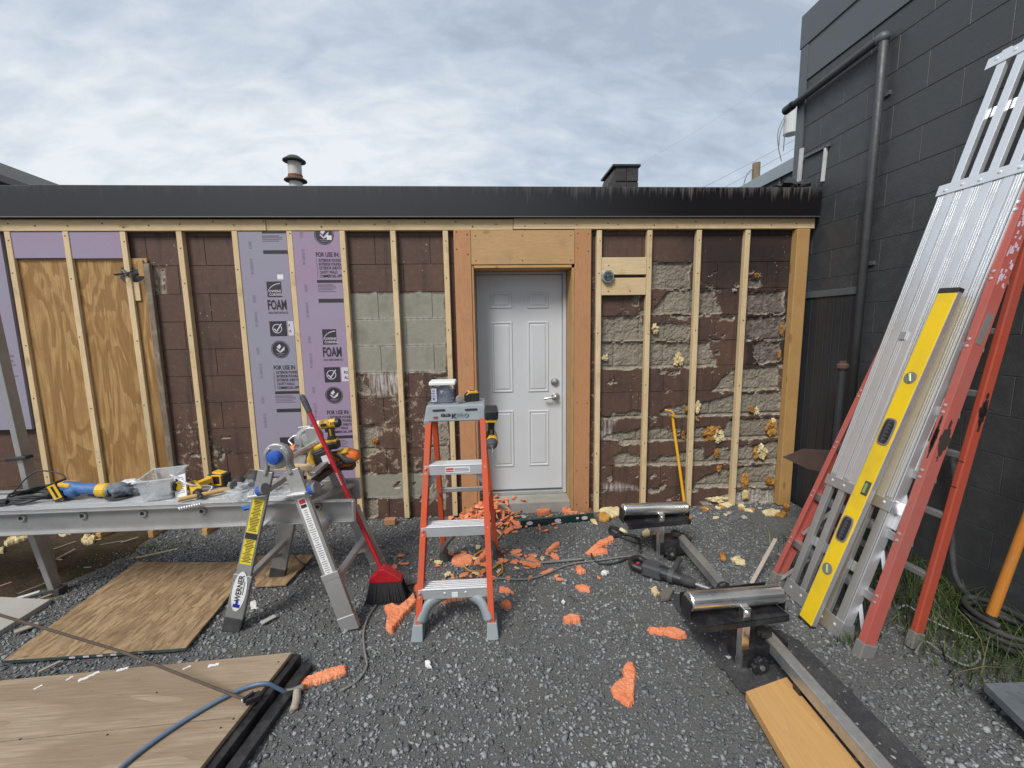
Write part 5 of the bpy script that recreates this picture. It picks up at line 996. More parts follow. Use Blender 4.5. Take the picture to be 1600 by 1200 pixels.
if u.dot(Vector((-1, 0, 0))) < 0: u = -u
c = p0.lerp(top, .265) + V((0, -.0162, 0)); BM = Matrix.Translation(c) @ Matrix((d, u, Vector((0, -1, 0)))).transposed().to_4x4()
def oval(rx, ry, z0, z1, m, nm): MB().prism([(rx * math.cos(a), ry * math.sin(a)) for a in np.linspace(0, 2 * math.pi, 29)[:-1]], z0, z1, BM).build(nm, m, K)
oval(.105, .034, 0, .0012, M_sticker, 'brand_oval'); text('printed_text', 'WERNER', BM @ Matrix.Translation((-.052, -.011, .002)), .037, M_ink, K, .0012, .92)
MB().box((-.076, 0, .0018), (.018, .034, .0012), BM).build('printed_mark', M_inkblue, K); MB().box((-.062, 0, .0018), (.03, .012, .0012), BM).build('printed_mark', M_inkblue, K); MB().box((.02, -.0185, .0018), (.07, .003, .0012), BM).build('printed_mark', M_ink, K)

# ---------------------------------------------------------------- long aluminium plank used as a bench
PZ = .625
B = thing('scaffold_plank', 'long aluminium scaffold plank laid level as a tool bench', 'plank', (-1.9, -.95, .5)); x0, x1 = -3.9, -.787
for y, s, sgn in ((-1.1, -1, -1), (-.8, 1, 1)):
    x1 = -.735 if s < 0 else -.787; m = MB().bb((x0, y - .002, .505), (x1, y + .002, .622)); g = -sgn if False else sgn
    m.bb((x0, min(y, y + g * .030), .617), (x1, max(y, y + g * .030), .6245)); m.bb((x0, min(y, y + g * .022), .500), (x1, max(y, y + g * .022), .507)); m.build('side_rail', M_aludull, B, .0015)
for i in range(12):
    xx = -3.905 + .2985 * i + .0
    if xx > -.75: continue
    MB().cyl((xx, -1.1, .588), (xx, -.8, .588), .0155, 12).build('rung', M_aludull, B)
    MB().lathe([(.011, -.004), (.020, -.004), (.022, .004), (.018, .009), (.0115, .009), (.0105, -.004)], frame((xx, -1.1025, .588), (0, -1, 0)), 16, cap=False).build('rung_end', M_aludull, B); MB().cyl((xx, -1.104, .588), (xx, -1.1052, .588), .0105, 12).build('rung_hole', M_ink, B)
for k in range(4):
    y = -1.068 + k * .0595; m = MB().bb((x0, y, .606), (-.985, y + .054, .6165))
    for j in range(6): m.bb((x0, y + .002 + j * .0088, .6165), (-.985, y + .0065 + j * .0088, .6195))
    m.build('deck_board', M_alu, B, .0008)
MB().bb((-.738, -1.128, .502), (-.724, -1.096, .622)).build('end_cap', M_alu, B, .006); MB().bb((x1 - .003, -.804, .502), (x1 + .004, -.774, .622)).build('end_cap', M_alu, B, .004)
MB().bar((-.95, -1.08, .60), (-.83, -.82, .60), .05, .018).build('end_brace', M_aludull, B, .003)
lg = MB().bar((-2.575, -.842, .04), (-2.640, -.86, .51), .034, .055, (0, 1, 0)).build('leg', M_aludull, B, .004); MB().box((-2.574, -.842, .022), (.085, .06, .044)).build('foot', M_rubber, lg, .006)
t = thing('aluminium_leg', 'aluminium leg with black band leaning upright at the left edge', 'rail', (-2.86, -.6, 0)); a, b_ = V((-2.8409, -0.6200, 0.5275)), V((-2.8859, -0.6200, 1.4032)); d = (b_ - a).normalized()
MB().bar(a - d * .58, b_ + d * .5, .035, .062, (0, 1, 0)).build('rail', M_aludull, t, .004); q = V((-2.8519, -0.6450, 0.7751)); MB().bar(q - V((.065, 0, -.0)), q + V((.055, 0, .012)), .05, .022).build('black_band', M_black, t, .005)
for k in (.06, .12): MB().cyl(a + d * (k + .0) + V((0, -.02, 0)), a + d * k + V((0, -.016, 0)), .006, 8).build('rivet', M_screw, t)

# tools and clutter on the bench
def bench(px, py): return None
t = thing('cable_coil', 'black cable coil lying on the left end of the aluminium bench', 'cable', (-2.52, -.95, PZ)); pts = []
for k in range(64): a = k * .55; r = .085 + .012 * math.sin(k * 1.7); pts.append(V((-2.50 + r * 1.25 * math.cos(a), -.93 + r * .9 * math.sin(a), PZ + .006 + .038 * (k / 64) + .006 * math.sin(k * 2.1))))
MB().tube(pts, .0065, 6).build('coil', M_cordblack, t, smooth=True); MB().tube([pts[-1], V((-2.55, -.87, .76)), V((-2.42, -.86, .735)), V((-2.36, -.92, .69)), V((-2.42, -.97, .64))], .004, 6).build('loose_end', M_cordblack, t, smooth=True)
t = thing('black_strap', 'flat black bar lying across the bench beside the cable coil', 'strap', (-2.7, -1.0, PZ)); MB().bar((-2.82, -1.06, PZ + .012), (-2.58, -.99, PZ + .014), .055, .022).build('strap', M_black, t, .005)
# cordless polisher with blue sleeve
gx = frame((-2.345, -.955, PZ + .056), (1, .03, -.06)) @ Matrix.Scale(.9, 4); t = thing('angle_grinder', 'cordless grinder with yellow head and blue taped body on the bench', 'power tool', M=gx)
def g(n, mb, m, bev=.004, sm=False): return mb.build(n, m, t, bev, sm, local=True)
g('battery', MB().box((-.005, 0, -.002), (.06, .078, .118), Matrix.Rotation(-.42, 4, 'Y')), M_black, .006); g('battery_plate', MB().box((-.002, -.040, .0), (.048, .003, .09), Matrix.Rotation(-.42, 4, 'Y')), M_yellow, .002)
g('battery_stripe', MB().box((-.001, -.0418, .0), (.014, .002, .075), Matrix.Rotation(-.42, 4, 'Y')), M_black, .001); g('shoulder', MB().box((.035, 0, .040), (.07, .066, .026), Matrix.Rotation(.12, 4, 'Y')), M_yellow, .008)
g('sleeve', MB().tube([(.02, 0, .022), (.07, 0, .016), (.12, 0, .008), (.17, 0, .006), (.215, 0, .004)], .034, 12), M_tape, 0, True); g('sleeve_bulge', MB().blob((.07, 0, .0), (.05, .04, .045), .18, 5, 2), M_tape, 0, True)
g('gear_housing', MB().lathe([(.030, .205), (.040, .212), (.042, .262), (.036, .274)], Matrix.Identity(4), 18), M_yellow, 0); g('head_collar', MB().lathe([(.037, .272), (.036, .285)], Matrix.Identity(4), 18), plain('blue_grey_collar', (.10, .16, .21), .5), 0)
g('trigger_lever', MB().bar((.15, 0, -.034), (.23, 0, -.046), .02, .012), M_black, .004); g('cloth_wrap', MB().blob((.335, 0, .004), (.062, .050, .040), .35, 8, 3), M_cloth, 0, True); g('spindle', MB().cyl((.33, 0, -.02), (.33, 0, -.046), .022, 14), M_dark, .002)
g('guard', MB().lathe([(.05, 0), (.068, .004), (.068, .010)], frame((.325, 0, -.046), (0.05, 0, 1)), 24), M_dark, 0); g('disc', MB().lathe([(.082, 0), (.082, .003), (.02, .008)], frame((.325, 0, -.058), (-.06, 0.02, 1)), 28), M_fine, 0)
t = thing('crumpled_wrapper', 'crumpled clear wrapper behind the grinder on the bench', 'wrapper', (-2.0, -.86, PZ)); MB().blob((-1.99, -.88, PZ + .026), (.10, .05, .026), .7, 7, 3).build('film', M_film, t)
o = MB().blob((-2.05, -.86, PZ + .05), (.045, .03, .022), .5, 8, 2).build('film', M_sticker, t)
# clear bin
bn = V((-1.83, -.925, PZ)); RZ = Matrix.Translation(bn) @ Matrix.Rotation(.30, 4, 'Z'); t = thing('clear_bin', 'empty clear plastic storage bin standing on the bench', 'bin', bn); m = MB()
def shell(m, w0, d0, w1, d1, h, th, M):
    o = [(i * w0 / 2, j * d0 / 2, 0) for i, j in ((-1, -1), (1, -1), (1, 1), (-1, 1))] + [(i * w1 / 2, j * d1 / 2, h) for i, j in ((-1, -1), (1, -1), (1, 1), (-1, 1))] + [(i * (w1 / 2 - th), j * (d1 / 2 - th), h) for i, j in ((-1, -1), (1, -1), (1, 1), (-1, 1))] + [(i * (w0 / 2 - th), j * (d0 / 2 - th), th) for i, j in ((-1, -1), (1, -1), (1, 1), (-1, 1))]
    f = [(0, 3, 2, 1), (12, 13, 14, 15)] + [(k * 4 + j, k * 4 + (j + 1) % 4, k * 4 + 4 + (j + 1) % 4, k * 4 + 4 + j) for k in (0, 1, 2) for j in range(4)]; m._add(o, f, M); return m
shell(m, .125, .20, .155, .235, .118, .003, RZ).build('bin', M_clear, t, .003)
m = MB()
for i, j, a, b_ in ((-1, 0, .012, .25), (1, 0, .012, .25)): m.box((i * .081, 0, .117), (.012, .25, .006), RZ)
for j in (-1, 1): m.box((0, j * .121, .117), (.17, .012, .006), RZ)
m.build('rim', M_clear, t, .002); MB().blob(bn + V((.02, 0, .018)), (.05, .07, .014), .4, 7, 2).build('contents', M_cordgrey, t)
M1 = Matrix.Translation(V((-1.7071, -0.9897, 0.6250)) + V((0, .02, .058))) @ Matrix.Rotation(-.30, 4, 'Z') @ Matrix.Rotation(-.28, 4, 'Y') @ Matrix.Rotation(-.25, 4, 'X')
t = thing('printed_card', 'white printed instruction card leaning on the clear bin', 'card', M1.to_translation()); MB().box((0, 0, 0), (.085, .0025, .122), M1).build('card', M_sticker, t); MB().box((-.024, -.0018, .035), (.016, .001, .018), M1).build('printed_mark', M_ink, t); [MB().box((.008, -.0018, .045 - k * .0105), (.05 if k % 3 else .035, .001, .003), M1).build('fine_print', M_inkgrey, t) for k in range(9)]
# yellow drywall gun
gx = frame(V((-1.6480, -0.9497, 0.6250)) + V((0, 0, .036)), (.62, -.62, -.16)) @ Matrix.Scale(.76, 4); t = thing('screw_gun', 'yellow cordless screw gun lying on the bench edge', 'power tool', M=gx)
g('housing', MB().prism([(-.07, -.028), (.065, -.034), (.085, -.026), (.085, .026), (.065, .034), (-.07, .028)], -.03, .03), M_yellow, .009); g('nose', MB().lathe([(.031, .078), (.031, .11), (.020, .122), (.016, .15)], Matrix.Identity(4), 16), M_black, 0); g('depth_nose', MB().lathe([(.011, .15), (.010, .175)], Matrix.Identity(4), 12), M_dark, 0)
g('switch_ring', MB().box((.01, 0, .031), (.05, .014, .003)), M_ink, .001); g('handle', MB().bar((-.045, .02, -.004), (-.055, .125, .012), .036, .046, (0, 0, 1)), M_yellow, .008); g('hanger', MB().bar((-.02, -.03, .0), (-.06, -.085, .02), .05, .05, (0, 0, 1)), M_yellow, .008); g('battery', MB().box((-.105, -.045, .014), (.05, .075, .06), Matrix.Rotation(.4, 4, 'Z')), M_black, .006); g('battery_clip', MB().box((-.085, -.035, .03), (.03, .06, .035), Matrix.Rotation(.4, 4, 'Z')), M_yellow, .004)
text('printed_text', 'DeWALT', gx @ Matrix.Translation((-.05, -.012, .0312)), .026, M_ink, t, .0006, .9)
t = thing('auger_bit', 'pale spiral auger bit on the front edge of the bench', 'drill bit', (-1.5240, -1.1857, 0.6300)); a, b_ = V((-1.5739, -1.1855, 0.6320)), V((-1.4979, -1.1376, 0.6320)); m = MB(); d = (b_ - a); pr = [a + d * (k / 60) + V((0, math.cos(k * .9) * .007, .007 + math.sin(k * .9) * .007)) for k in range(61)]; m.tube(pr, .0045, 6, smooth=False); m.build('spiral', M_alubright, t, smooth=True)
t = thing('wire_loop', 'pale cable loop arching over the yellow screw gun', 'cable', (-1.7383, -0.8363, 0.6300)); MB().tube([V((-1.8881, -0.7084, 0.6400)) + V((0, -.08, .05)), V((-1.7077, -0.8717, 0.7000)) + V((0, -.1, .02)), V((-1.6379, -0.8830, 0.6900)) + V((0, -.1, 0)), V((-1.5959, -0.8899, 0.6450)), V((-1.5778, -0.9441, 0.6350))], .005, 8).build('loop', M_sticker, t, smooth=True)
a, b_ = V((-1.6606, -1.0656, 0.6400)), V((-1.4319, -0.9165, 0.6450)); t = thing('rubber_mallet', 'mallet with pale wooden handle and black head on the bench', 'mallet', a); MB().tube([a, a.lerp(b_, .3), a.lerp(b_, .7), b_], .0125, 10).build('handle', wood('mallet_handle', (.60, .40, .19), (.5, .3, .12), 0, knots=False), t, smooth=True); MB().lathe([(.028, -.055), (.033, -.05), (.033, .05), (.028, .055)], frame(b_ + V((.0, 0, .022)), (.35, -.9, 0.1)), 18).build('head', M_rubber, t, .003)
c = V((-1.5974, -0.8065, 0.6250)); t = thing('laser_level', 'black and yellow boxy laser tool at the back of the bench', 'tool', c); Mz = Matrix.Translation(c) @ Matrix.Rotation(-.15, 4, 'Z'); MB().box((0, 0, .036), (.105, .07, .072), Mz).build('case', M_black, t, .010); m = MB(); [m.box((dx_, -.036, dz_), sz_, Mz) for dx_, dz_, sz_ in ((.012, .066, (.05, .012, .008)), (.012, .012, (.05, .012, .008)), (-.014, .039, (.009, .012, .06)), (.038, .039, (.009, .012, .06)))]; m.build('yellow_guard', M_yellow, t, .003); MB().box((-.01, 0, .0735), (.06, .05, .012), Mz @ Matrix.Rotation(.2, 4, 'Y')).build('yellow_top', M_yellow, t, .004); MB().box((-.042, -.03, .04), (.02, .02, .05), Mz).build('side_grip', M_yellow, t, .004)
c = V((-1.3211, -1.0098, 0.6250)); t = thing('film_bag', 'clear plastic film bag crumpled beside the blue ladder lock', 'bag', c); MB().blob(c + V((0, .03, .03)), (.11, .10, .032), .75, 7, 3).build('film', M_film, t); MB().blob(c + V((-.03, .12, .055)), (.035, .03, .05), .3, 5, 2).build('bottle', M_rubber, t, smooth=True)
c = V((-1.2586, -1.2340, 0.6300)); MB().blob(c + V((.03, .03, .012)), (.03, .02, .012), .5, 7, 2).build('blue_scrap', M_tape, D.objects['film_bag'])
t = thing('broken_clip', 'small black broken clip lying on the bench deck', 'clip', (-1.2348, -0.8867, 0.6220)); a, b_ = V((-1.2306, -0.9471, 0.6300)), V((-1.2209, -0.8684, 0.6300)); MB().tube([a, a.lerp(b_, .5) + V((0, 0, .012)), b_], .006, 6).build('clip', M_black, t)

# tools piled on top of the folding ladder
def tl_(px): return None
P1 = V((-0.9276, -0.8400, 0.9826)); DRV = impact_driver(Matrix.Translation(P1) @ Matrix.Rotation(math.pi, 4, 'Z') @ Matrix.Rotation(.10, 4, 'Y') @ Matrix.Scale(.84, 4), 'yellow impact driver standing on top of the tool pile', bit=.09, bodymat=M_yellow)
gx = Matrix.Translation(V((-0.9564, -0.8800, 0.7871))) @ Matrix.Rotation(-.28, 4, 'Y') @ Matrix.Rotation(.35, 4, 'Z'); t = thing('cordless_saw', 'yellow tool with big black battery in the pile on the folding ladder', 'power tool', M=gx)
g('battery', MB().box((0, -.04, 0), (.085, .08, .115)), M_black, .010); g('battery_label', MB().box((.012, -.0805, .0), (.036, .002, .055)), M_sticker, .0); g('battery_lip', MB().box((-.012, -.045, .060), (.06, .07, .012)), M_dark, .003)
g('yellow_shell', MB().prism([(-.10, -.055), (-.048, -.062), (-.046, .02), (-.02, .062), (.03, .07), (.02, .092), (-.03, .086), (-.062, .06), (-.085, .03), (-.07, .0), (-.105, -.02)], -.0, .055, Matrix.Rotation(math.pi / 2, 4, 'X')), M_yellow, .007); g('shell_back', MB().box((-.03, .03, .02), (.09, .06, .09)), M_dark, .012)
gx = frame(V((-1.1001, -0.8400, 0.8301)), (-1, 0, .03)); t = thing('grey_multi_tool', 'grey tool with orange band behind the blue hinge knob', 'power tool', M=gx); g('barrel', MB().lathe([(.026, -.08), (.030, -.07), (.031, .05), (.027, .062)], Matrix.Identity(4), 18), M_dark, 0); g('orange_band', MB().lathe([(.0325, .028), (.0325, .05)], Matrix.Identity(4), 18, cap=False), M_toolorange, 0); g('nose', MB().lathe([(.026, .06), (.020, .09), (.012, .10)], Matrix.Identity(4), 14), M_grey, 0); g('clamp_lever', MB().tube([(.05, -.01, .028), (.075, -.02, .05), (.05, -.025, .075), (.03, -.03, .08)], .005, 6), M_alubright, 0, True)
gx = frame(V((-0.8745, -0.8000, 0.7593)), (.85, 0, .12)); t = thing('orange_drill', 'orange and grey drill body at the back of the tool pile', 'power tool', M=gx); g('housing', MB().prism([(-.085, -.04), (.05, -.045), (.095, -.02), (.09, .025), (.03, .05), (-.06, .045), (-.09, .015)], -.04, .04, Matrix.Rotation(math.pi / 2, 4, 'X')), M_toolorange, 0, True); g('grey_grip', MB().tube([(-.05, -.012, .035), (0, -.03, .03), (.03, -.045, -.005), (.075, -.02, -.02)], .022, 8), M_dark, 0, True); g('black_base', MB().box((.0, 0, -.052), (.13, .07, .03), Matrix.Rotation(.12, 4, 'Y')), M_black, .006); g('yellow_cap', MB().blob((.02, -.02, .045), (.04, .03, .018), .3, 5, 2), M_yellow, 0, True)
gx = frame(V((-1.0590, -0.8200, 0.8969)), (.7, 0, -.7)); t = thing('clear_shroud', 'clear dust shroud of the tool pile with a pale hose collar', 'shroud', M=gx); g('shroud', MB().lathe([(.045, -.06), (.050, -.02), (.040, .02), (.034, .06)], Matrix.Identity(4), 20, cap=False), M_clear, 0); g('collar', MB().lathe([(.038, -.005), (.042, .0), (.042, .012), (.037, .016)], frame((.02, .02, .03), (.2, -.8, .4)), 18, cap=False), M_cordgrey, 0)
t = thing('wood_offcut', 'small pine offcut lying between the ladder hinges', 'offcut', (-1.0925, -1.0500, 0.8057)); MB().bar((-1.1500, -1.0500, 0.8006), (-0.9622, -1.0000, 0.7735), .05, .024).build('offcut', M_pineX, t, .002)
t = thing('tool_bar', 'grey steel bar running back from the right ladder lock under the tools', 'bar', (-0.8797, -0.9500, 0.8101)); MB().bar((-0.9294, -1.1200, 0.7741), (-0.9238, -0.8600, 0.7798), .035, .022).build('bar', M_aludull, t, .003); MB().bar((-0.9425, -1.0800, 0.7176), (-0.8993, -0.8000, 0.7283), .03, .035).build('dark_bar', M_black, t, .003); MB().bar((-0.9324, -0.8000, 0.6855), (-0.8917, -0.8000, 0.6156), .01, .016).build('strut', M_alu, t, .001); MB().cyl((-0.8942, -0.9000, 0.7453), (-0.8529, -0.8800, 0.7527), .014, 12).build('knob', M_black, t, .002)
# red broom
t = thing('broom', 'red push broom with black bristles leaning through the bench end', 'broom', (-.62, -1.07, 0)); hb = V((-.622, -1.052, .19)); ht = V((-1.0361, -0.9150, 1.1606)); ax = (ht - hb).normalized(); gr = hb.lerp(ht, .905)
MB().cyl(hb, gr, .0125, 14).build('handle', M_broomred, t); MB().lathe([(.0125, 0), (.0155, .004), (.017, .07), (.014, .10), (.006, .112)], frame(gr, ax), 14).build('grip', M_dark, t); [MB().cyl(hb.lerp(ht, .49 + k * .012) + V((0, -.0115, 0)), hb.lerp(ht, .497 + k * .012) + V((0, -.0135, 0)), .004, 6).build('pale_print', M_inklight, t) for k in range(6)]
cx = (-.598, -1.065); m = MB(); pf = [(-.085, .122), (-.080, .150), (-.050, .170), (-.028, .200), (.000, .205), (.050, .172), (.095, .140), (.100, .122)]
m.prism(pf, -.03, .03, Matrix.Translation((cx[0], cx[1], 0)) @ Matrix.Rotation(math.pi / 2, 4, 'X')); m.build('head', M_broomred, t, .006); m = MB()
for k in range(900):
    u_, w_ = random.uniform(-1, 1), random.uniform(-1, 1); p = V((cx[0] + u_ * .085 + .006, cx[1] + w_ * .026, .128)); q = V((cx[0] + u_ * .112 + .010 + random.gauss(0, .004), cx[1] + w_ * .05 + random.gauss(0, .004), random.uniform(.0, .022))); s_ = .0022; m._add([p + V((-s_, 0, 0)), p + V((s_, 0, 0)), p + V((0, s_, 0)), q + V((-s_, 0, 0)), q + V((s_, 0, 0)), q + V((0, s_, 0))], [(0, 1, 4, 3), (1, 2, 5, 4), (2, 0, 3, 5)])
o = m.build('bristles', M_bristle, t); o['kind'] = 'stuff'
m = MB(); taper(m, (cx[0] + .008, cx[1]), (.205, .085), (.17, .052), .012, .128); m.build('bristle_core', M_bristle, t)
# ---------------------------------------------------------------- things leaning on the charcoal wall
NB = V((-1, 0, .31)).normalized(); UP = V((.31, 0, 1)).normalized()          # plane of the leaning plank
def lean(x0, y, s, off=0.0): return V((x0, y, 0)) + UP * s + NB * off
Tk = thing('extension_plank', 'tall silver extension plank leaning against the charcoal wall', 'plank', (1.7, -1.38, 0)); X0 = 1.665
SB, SC, ST = .700, 2.285, 2.955                                          # lower bracket, upper bracket, top, measured along the slope
ya, yb_ = -1.190, -1.555; W_ = abs(yb_ - ya); pitch = W_ / 4.5
def rib(y, s0, s1, w, m, off=0.0): return MB().bar(lean(X0, y, s0, off - .011), lean(X0, y, s1, off - .011), w, .022, NB).build('rib', m, Tk, .002)
for k in range(5):                                                       # lower section: the ribs that reach the ground
    y = ya - pitch * (k + .22); rib(y, .02, SC, pitch * .46, M_aludull if False else M_alu)
for k in range(5):                                                       # upper section slides in between
    y = ya - pitch * (k - .25 + .97 - .0); w = pitch * .49
    if y < yb_: continue
    rib(y, SB, ST, w, M_alubright, .0015)
gm = MB()
for k in range(34):
    y = ya - .004 - k * W_ / 34.5; gm.bar(lean(X0, y, SB + .04, .0004), lean(X0, y, SC - .03, .0004), .004, .0018, NB)
o = gm.build('grip_ridges', M_alubright, Tk); o['kind'] = 'stuff'
for s, m_, nm, off in ((SB, M_alu, 'lower_bracket', .0055), (SC, M_alubright, 'upper_bracket', .0055), (ST - .04, M_alubright, 'top_bracket', .0055), (.05, M_alu, 'bottom_bracket', .0045)):
    h = .055 if s > .1 else .085; b_ = MB().bar(lean(X0, ya + .012, s, off - .002), lean(X0, yb_ - .012, s, off - .002), h, .006, NB).build(nm, m_, Tk, .002)
    MB().bar(lean(X0, yb_ - .012, s, -.03), lean(X0, yb_ - .015, s + .001, -.03), h, .07, NB).build('bracket_side', m_, b_)
    for k in range(5): q = lean(X0, ya - .03 - k * (W_ - .06) / 4, s + random.uniform(-.008, .008), off); MB().lathe([(.009, 0), (.008, .003), (.003, .005)], frame(q, NB), 10).build('rivet', M_alubright, b_)
for y in (ya + .002, yb_ - .002): MB().bar(lean(X0, y, .0, -.028), lean(X0, y, SC, -.028), .006, .050, NB).build('side_rail', M_alubright if y < -1.4 else M_alu, Tk, .001)
MB().bar(lean(X0, yb_ - .002, SC, -.036), lean(X0, yb_ - .002, ST, -.036), .005, .06, NB).build('side_rail', M_alubright, Tk, .001)
for s in np.arange(.35, 2.7, .46): MB().bar(lean(X0, ya - .01, s, -.032), lean(X0, yb_ + .01, s, -.032), .05, .016, NB).build('cross_bar', M_alu, Tk, .002)
MB().bar(lean(X0, -1.30, 1.50, .006), lean(X0, -1.30, 1.54, .006), .03, .006, NB).build('clip', M_alu, Tk, .001); MB().bar(lean(X0, -1.40, 1.17, .006), lean(X0, -1.40, 1.20, .006), .02, .006, NB).build('clip', M_alu, Tk, .001)
MB().bar(lean(X0, yb_ - .0055, .86, -.052), lean(X0, yb_ - .0055, 1.25, -.052), .0012, .02, NB).build('printed_strip', M_sticker, Tk); MB().bar(lean(X0, yb_ - .0058, 1.04, -.052), lean(X0, yb_ - .0058, 1.13, -.052), .0012, .014, NB).build('printed_mark', M_ink, Tk)
MB().bar(lean(X0, yb_ - .0055, 1.70, -.04), lean(X0, yb_ - .0055, 2.05, -.03), .0012, .03, NB).build('printed_strip', M_inklight, Tk)
MB().bar(lean(X0, yb_ - .02, .60, -.06), lean(X0, yb_ - .02, .73, -.06), .03, .05, NB).build('latch', M_alubright, Tk, .004)
# yellow spirit level on the plank
la, lb = V((1.594, -1.437, .004)), V((2.106, -1.497, 1.672)); lx = (lb - la).normalized(); ln = (NB - lx * NB.dot(lx)).normalized(); ly = ln.cross(lx); LM = Matrix.Translation(la) @ Matrix((lx, ly, ln)).transposed().to_4x4(); LL = (lb - la).length
Y = thing('spirit_level', 'long yellow spirit level leaning on the silver extension plank', 'level', la)
b_ = MB(); b_.extr([(-.042, -.026), (.042, -.026), (.042, .0), (-.042, .0)], LM @ V((.004, 0, 0)), LM @ V((LL - .02, 0, 0)), ln); b_.build('body', M_lemon, Y, .003)
MB().box((LL / 2, .0435, -.013), (LL - .03, .003, .024), LM).build('bottom_edge', M_alu, Y, .001); MB().box((LL / 2, -.0435, -.013), (LL - .03, .003, .024), LM).build('top_edge', M_alu, Y, .001)
MB().box((LL - .010, 0, -.013), (.026, .090, .030), LM).build('end_cap', M_black, Y, .004); MB().box((.004, 0, -.013), (.020, .090, .030), LM).build('end_cap', M_black, Y, .004)
for f, t_ in ((.755, 'r'), (.60, 'h'), (.435, 'v'), (.305, 'h'), (.178, 'r')):
    x = LL * f
    if t_ == 'r':
        w_ = MB().lathe([(.020, 0), (.029, .0005), (.029, .003), (.022, .004)], LM @ frame((x, 0, -.0005), (0, 0, 1), (1, 0, 0)), 22).build('vial_ring', M_cordgrey, Y); MB().lathe([(.020, 0), (.020, .0015)], LM @ frame((x, 0, .0), (0, 0, 1), (1, 0, 0)), 20).build('vial', M_vial, w_); MB().cyl(LM @ V((x - .018, -.008, .003)), LM @ V((x + .018, .008, .003)), .006, 10).build('bubble_tube', plain('vial_green', (.30, .42, .13), .1), w_)
    elif t_ == 'v':
        w_ = MB().box((x, -.018, .001), (.07, .034, .004), LM).build('vial_frame', M_dark, Y, .004); MB().cyl(LM @ V((x - .025, -.016, .004)), LM @ V((x + .025, -.016, .004)), .008, 12).build('bubble_tube', M_vial, w_)
    else:
        def ring(rx, ry, z0, z1, m_, nm, par): return MB().prism([(x + rx * math.copysign(abs(math.cos(a)) ** .5, math.cos(a)), ry * math.copysign(abs(math.sin(a)) ** .5, math.sin(a))) for a in np.linspace(0, 6.2832, 25)[:-1]], z0, z1, LM).build(nm, m_, par, .002)
        w_ = ring(.068, .032, -.001, .004, M_cordgrey, 'hand_grip', Y); ring(.060, .025, .003, .0048, M_ink, 'grip_hole', w_); ring(.056, .010, .004, .0062, M_dark, 'grip_shadow', w_)
        for k in range(6): MB().box((x - .045 + k * .018, -.010, .006), (.007, .022, .004), LM).build('grip_rib', M_black, w_, .001)
# big red step ladder, folded, behind the plank
RL = thing('red_ladder', 'tall faded red fibreglass step ladder folded against the charcoal wall', 'ladder', (1.75, -1.35, 0)); XR = 1.66; TOP = 2.30
def rp(y0, y1, s, off): return lean(XR, y0 + (y1 - y0) * s / TOP, s, off)
M_redtop = M_red
L0, L1, R0, R1 = -1.045, -1.25, -1.675, -1.575
m = MB(); m.chan(rp(L0, L1, .05, -.045), rp(L0, L1, TOP, -.045), .060, .032, .006, NB, -1); m.build('front_rail', M_red, RL, .002)
m = MB(); m.chan(rp(R0, R1, .06, -.045), rp(R0, R1, TOP, -.045), .060, .034, .006, NB, 1); m.build('front_rail', M_red, RL, .002)
r0, r1 = V((1.985, -1.635, .05)), V((2.52, -1.49, TOP * .955)); MB().bar(r0, r1, .028, .046, NB).build('rear_rail', M_redside, RL, .005)
l0, l1 = V((1.925, -1.08, .05)), V((2.50, -1.27, TOP * .955)); MB().bar(l0, l1, .028, .046, NB).build('rear_rail', M_redside, RL, .005)
for p0, p1, sz in ((rp(R0 + .016, R1, -.005, -.045), rp(R0 + .016, R1, .075, -.045), (.046, .072)), (rp(L0 - .016, L1, -.005, -.045), rp(L0 - .016, L1, .06, -.045), (.042, .070)), (r0 - (r1 - r0).normalized() * .05, r0 + (r1 - r0).normalized() * .03, (.038, .056)), (l0 - (l1 - l0).normalized() * .05, l0 + (l1 - l0).normalized() * .03, (.038, .056))):
    MB().bar(p0, p1, sz[0], sz[1], NB).build('foot', M_cordgrey, RL, .005)
for i, s in enumerate(np.arange(.285, TOP - .1, .305)):
    a, b_ = rp(L0 - .006, L1 - .006, s, -.056), rp(R0 + .004, R1 + .004, s, -.056)
    st = MB(); st.bar(a, b_, .044, .006, (0, 0, 1)); st.bar(a + NB * .021 + V((0, 0, -.018)), b_ + NB * .021 + V((0, 0, -.018)), .004, .040, (0, 0, 1)); st.bar(a - NB * .021 + V((0, 0, -.014)), b_ - NB * .021 + V((0, 0, -.014)), .004, .03, (0, 0, 1)); st.build('step', M_alu, RL, .001)
    for q, sg in ((a, -1), (b_, 1)): MB().bar(q + V((-.075, sg * .004, -.24)), q + V((0, sg * .15, -.012)), .020, .005, NB).build('step_brace', M_alubright, RL, .001)
    for dz in (-.02, .012): MB().lathe([(.008, 0), (.007, .003), (.002, .004)], frame(rp(R0 + .020, R1 + .020, s + dz, -.015), NB), 8).build('rivet', M_alu, RL); MB().lathe([(.007, 0), (.006, .003), (.002, .004)], frame(rp(L0 - .015, L1 - .015, s + dz, -.015), NB), 8).build('rivet', M_alu, RL)
    f = (s + .02) / TOP; MB().bar(l0.lerp(l1, f), r0.lerp(r1, f), .03, .028, (0, 0, 1)).build('rear_bar', M_alu, RL, .003)
M_scuff = plain('black_scuff', (.035, .026, .024), .8, 0, .4, 60, .1)
m = MB(); r_ = random.Random(5)
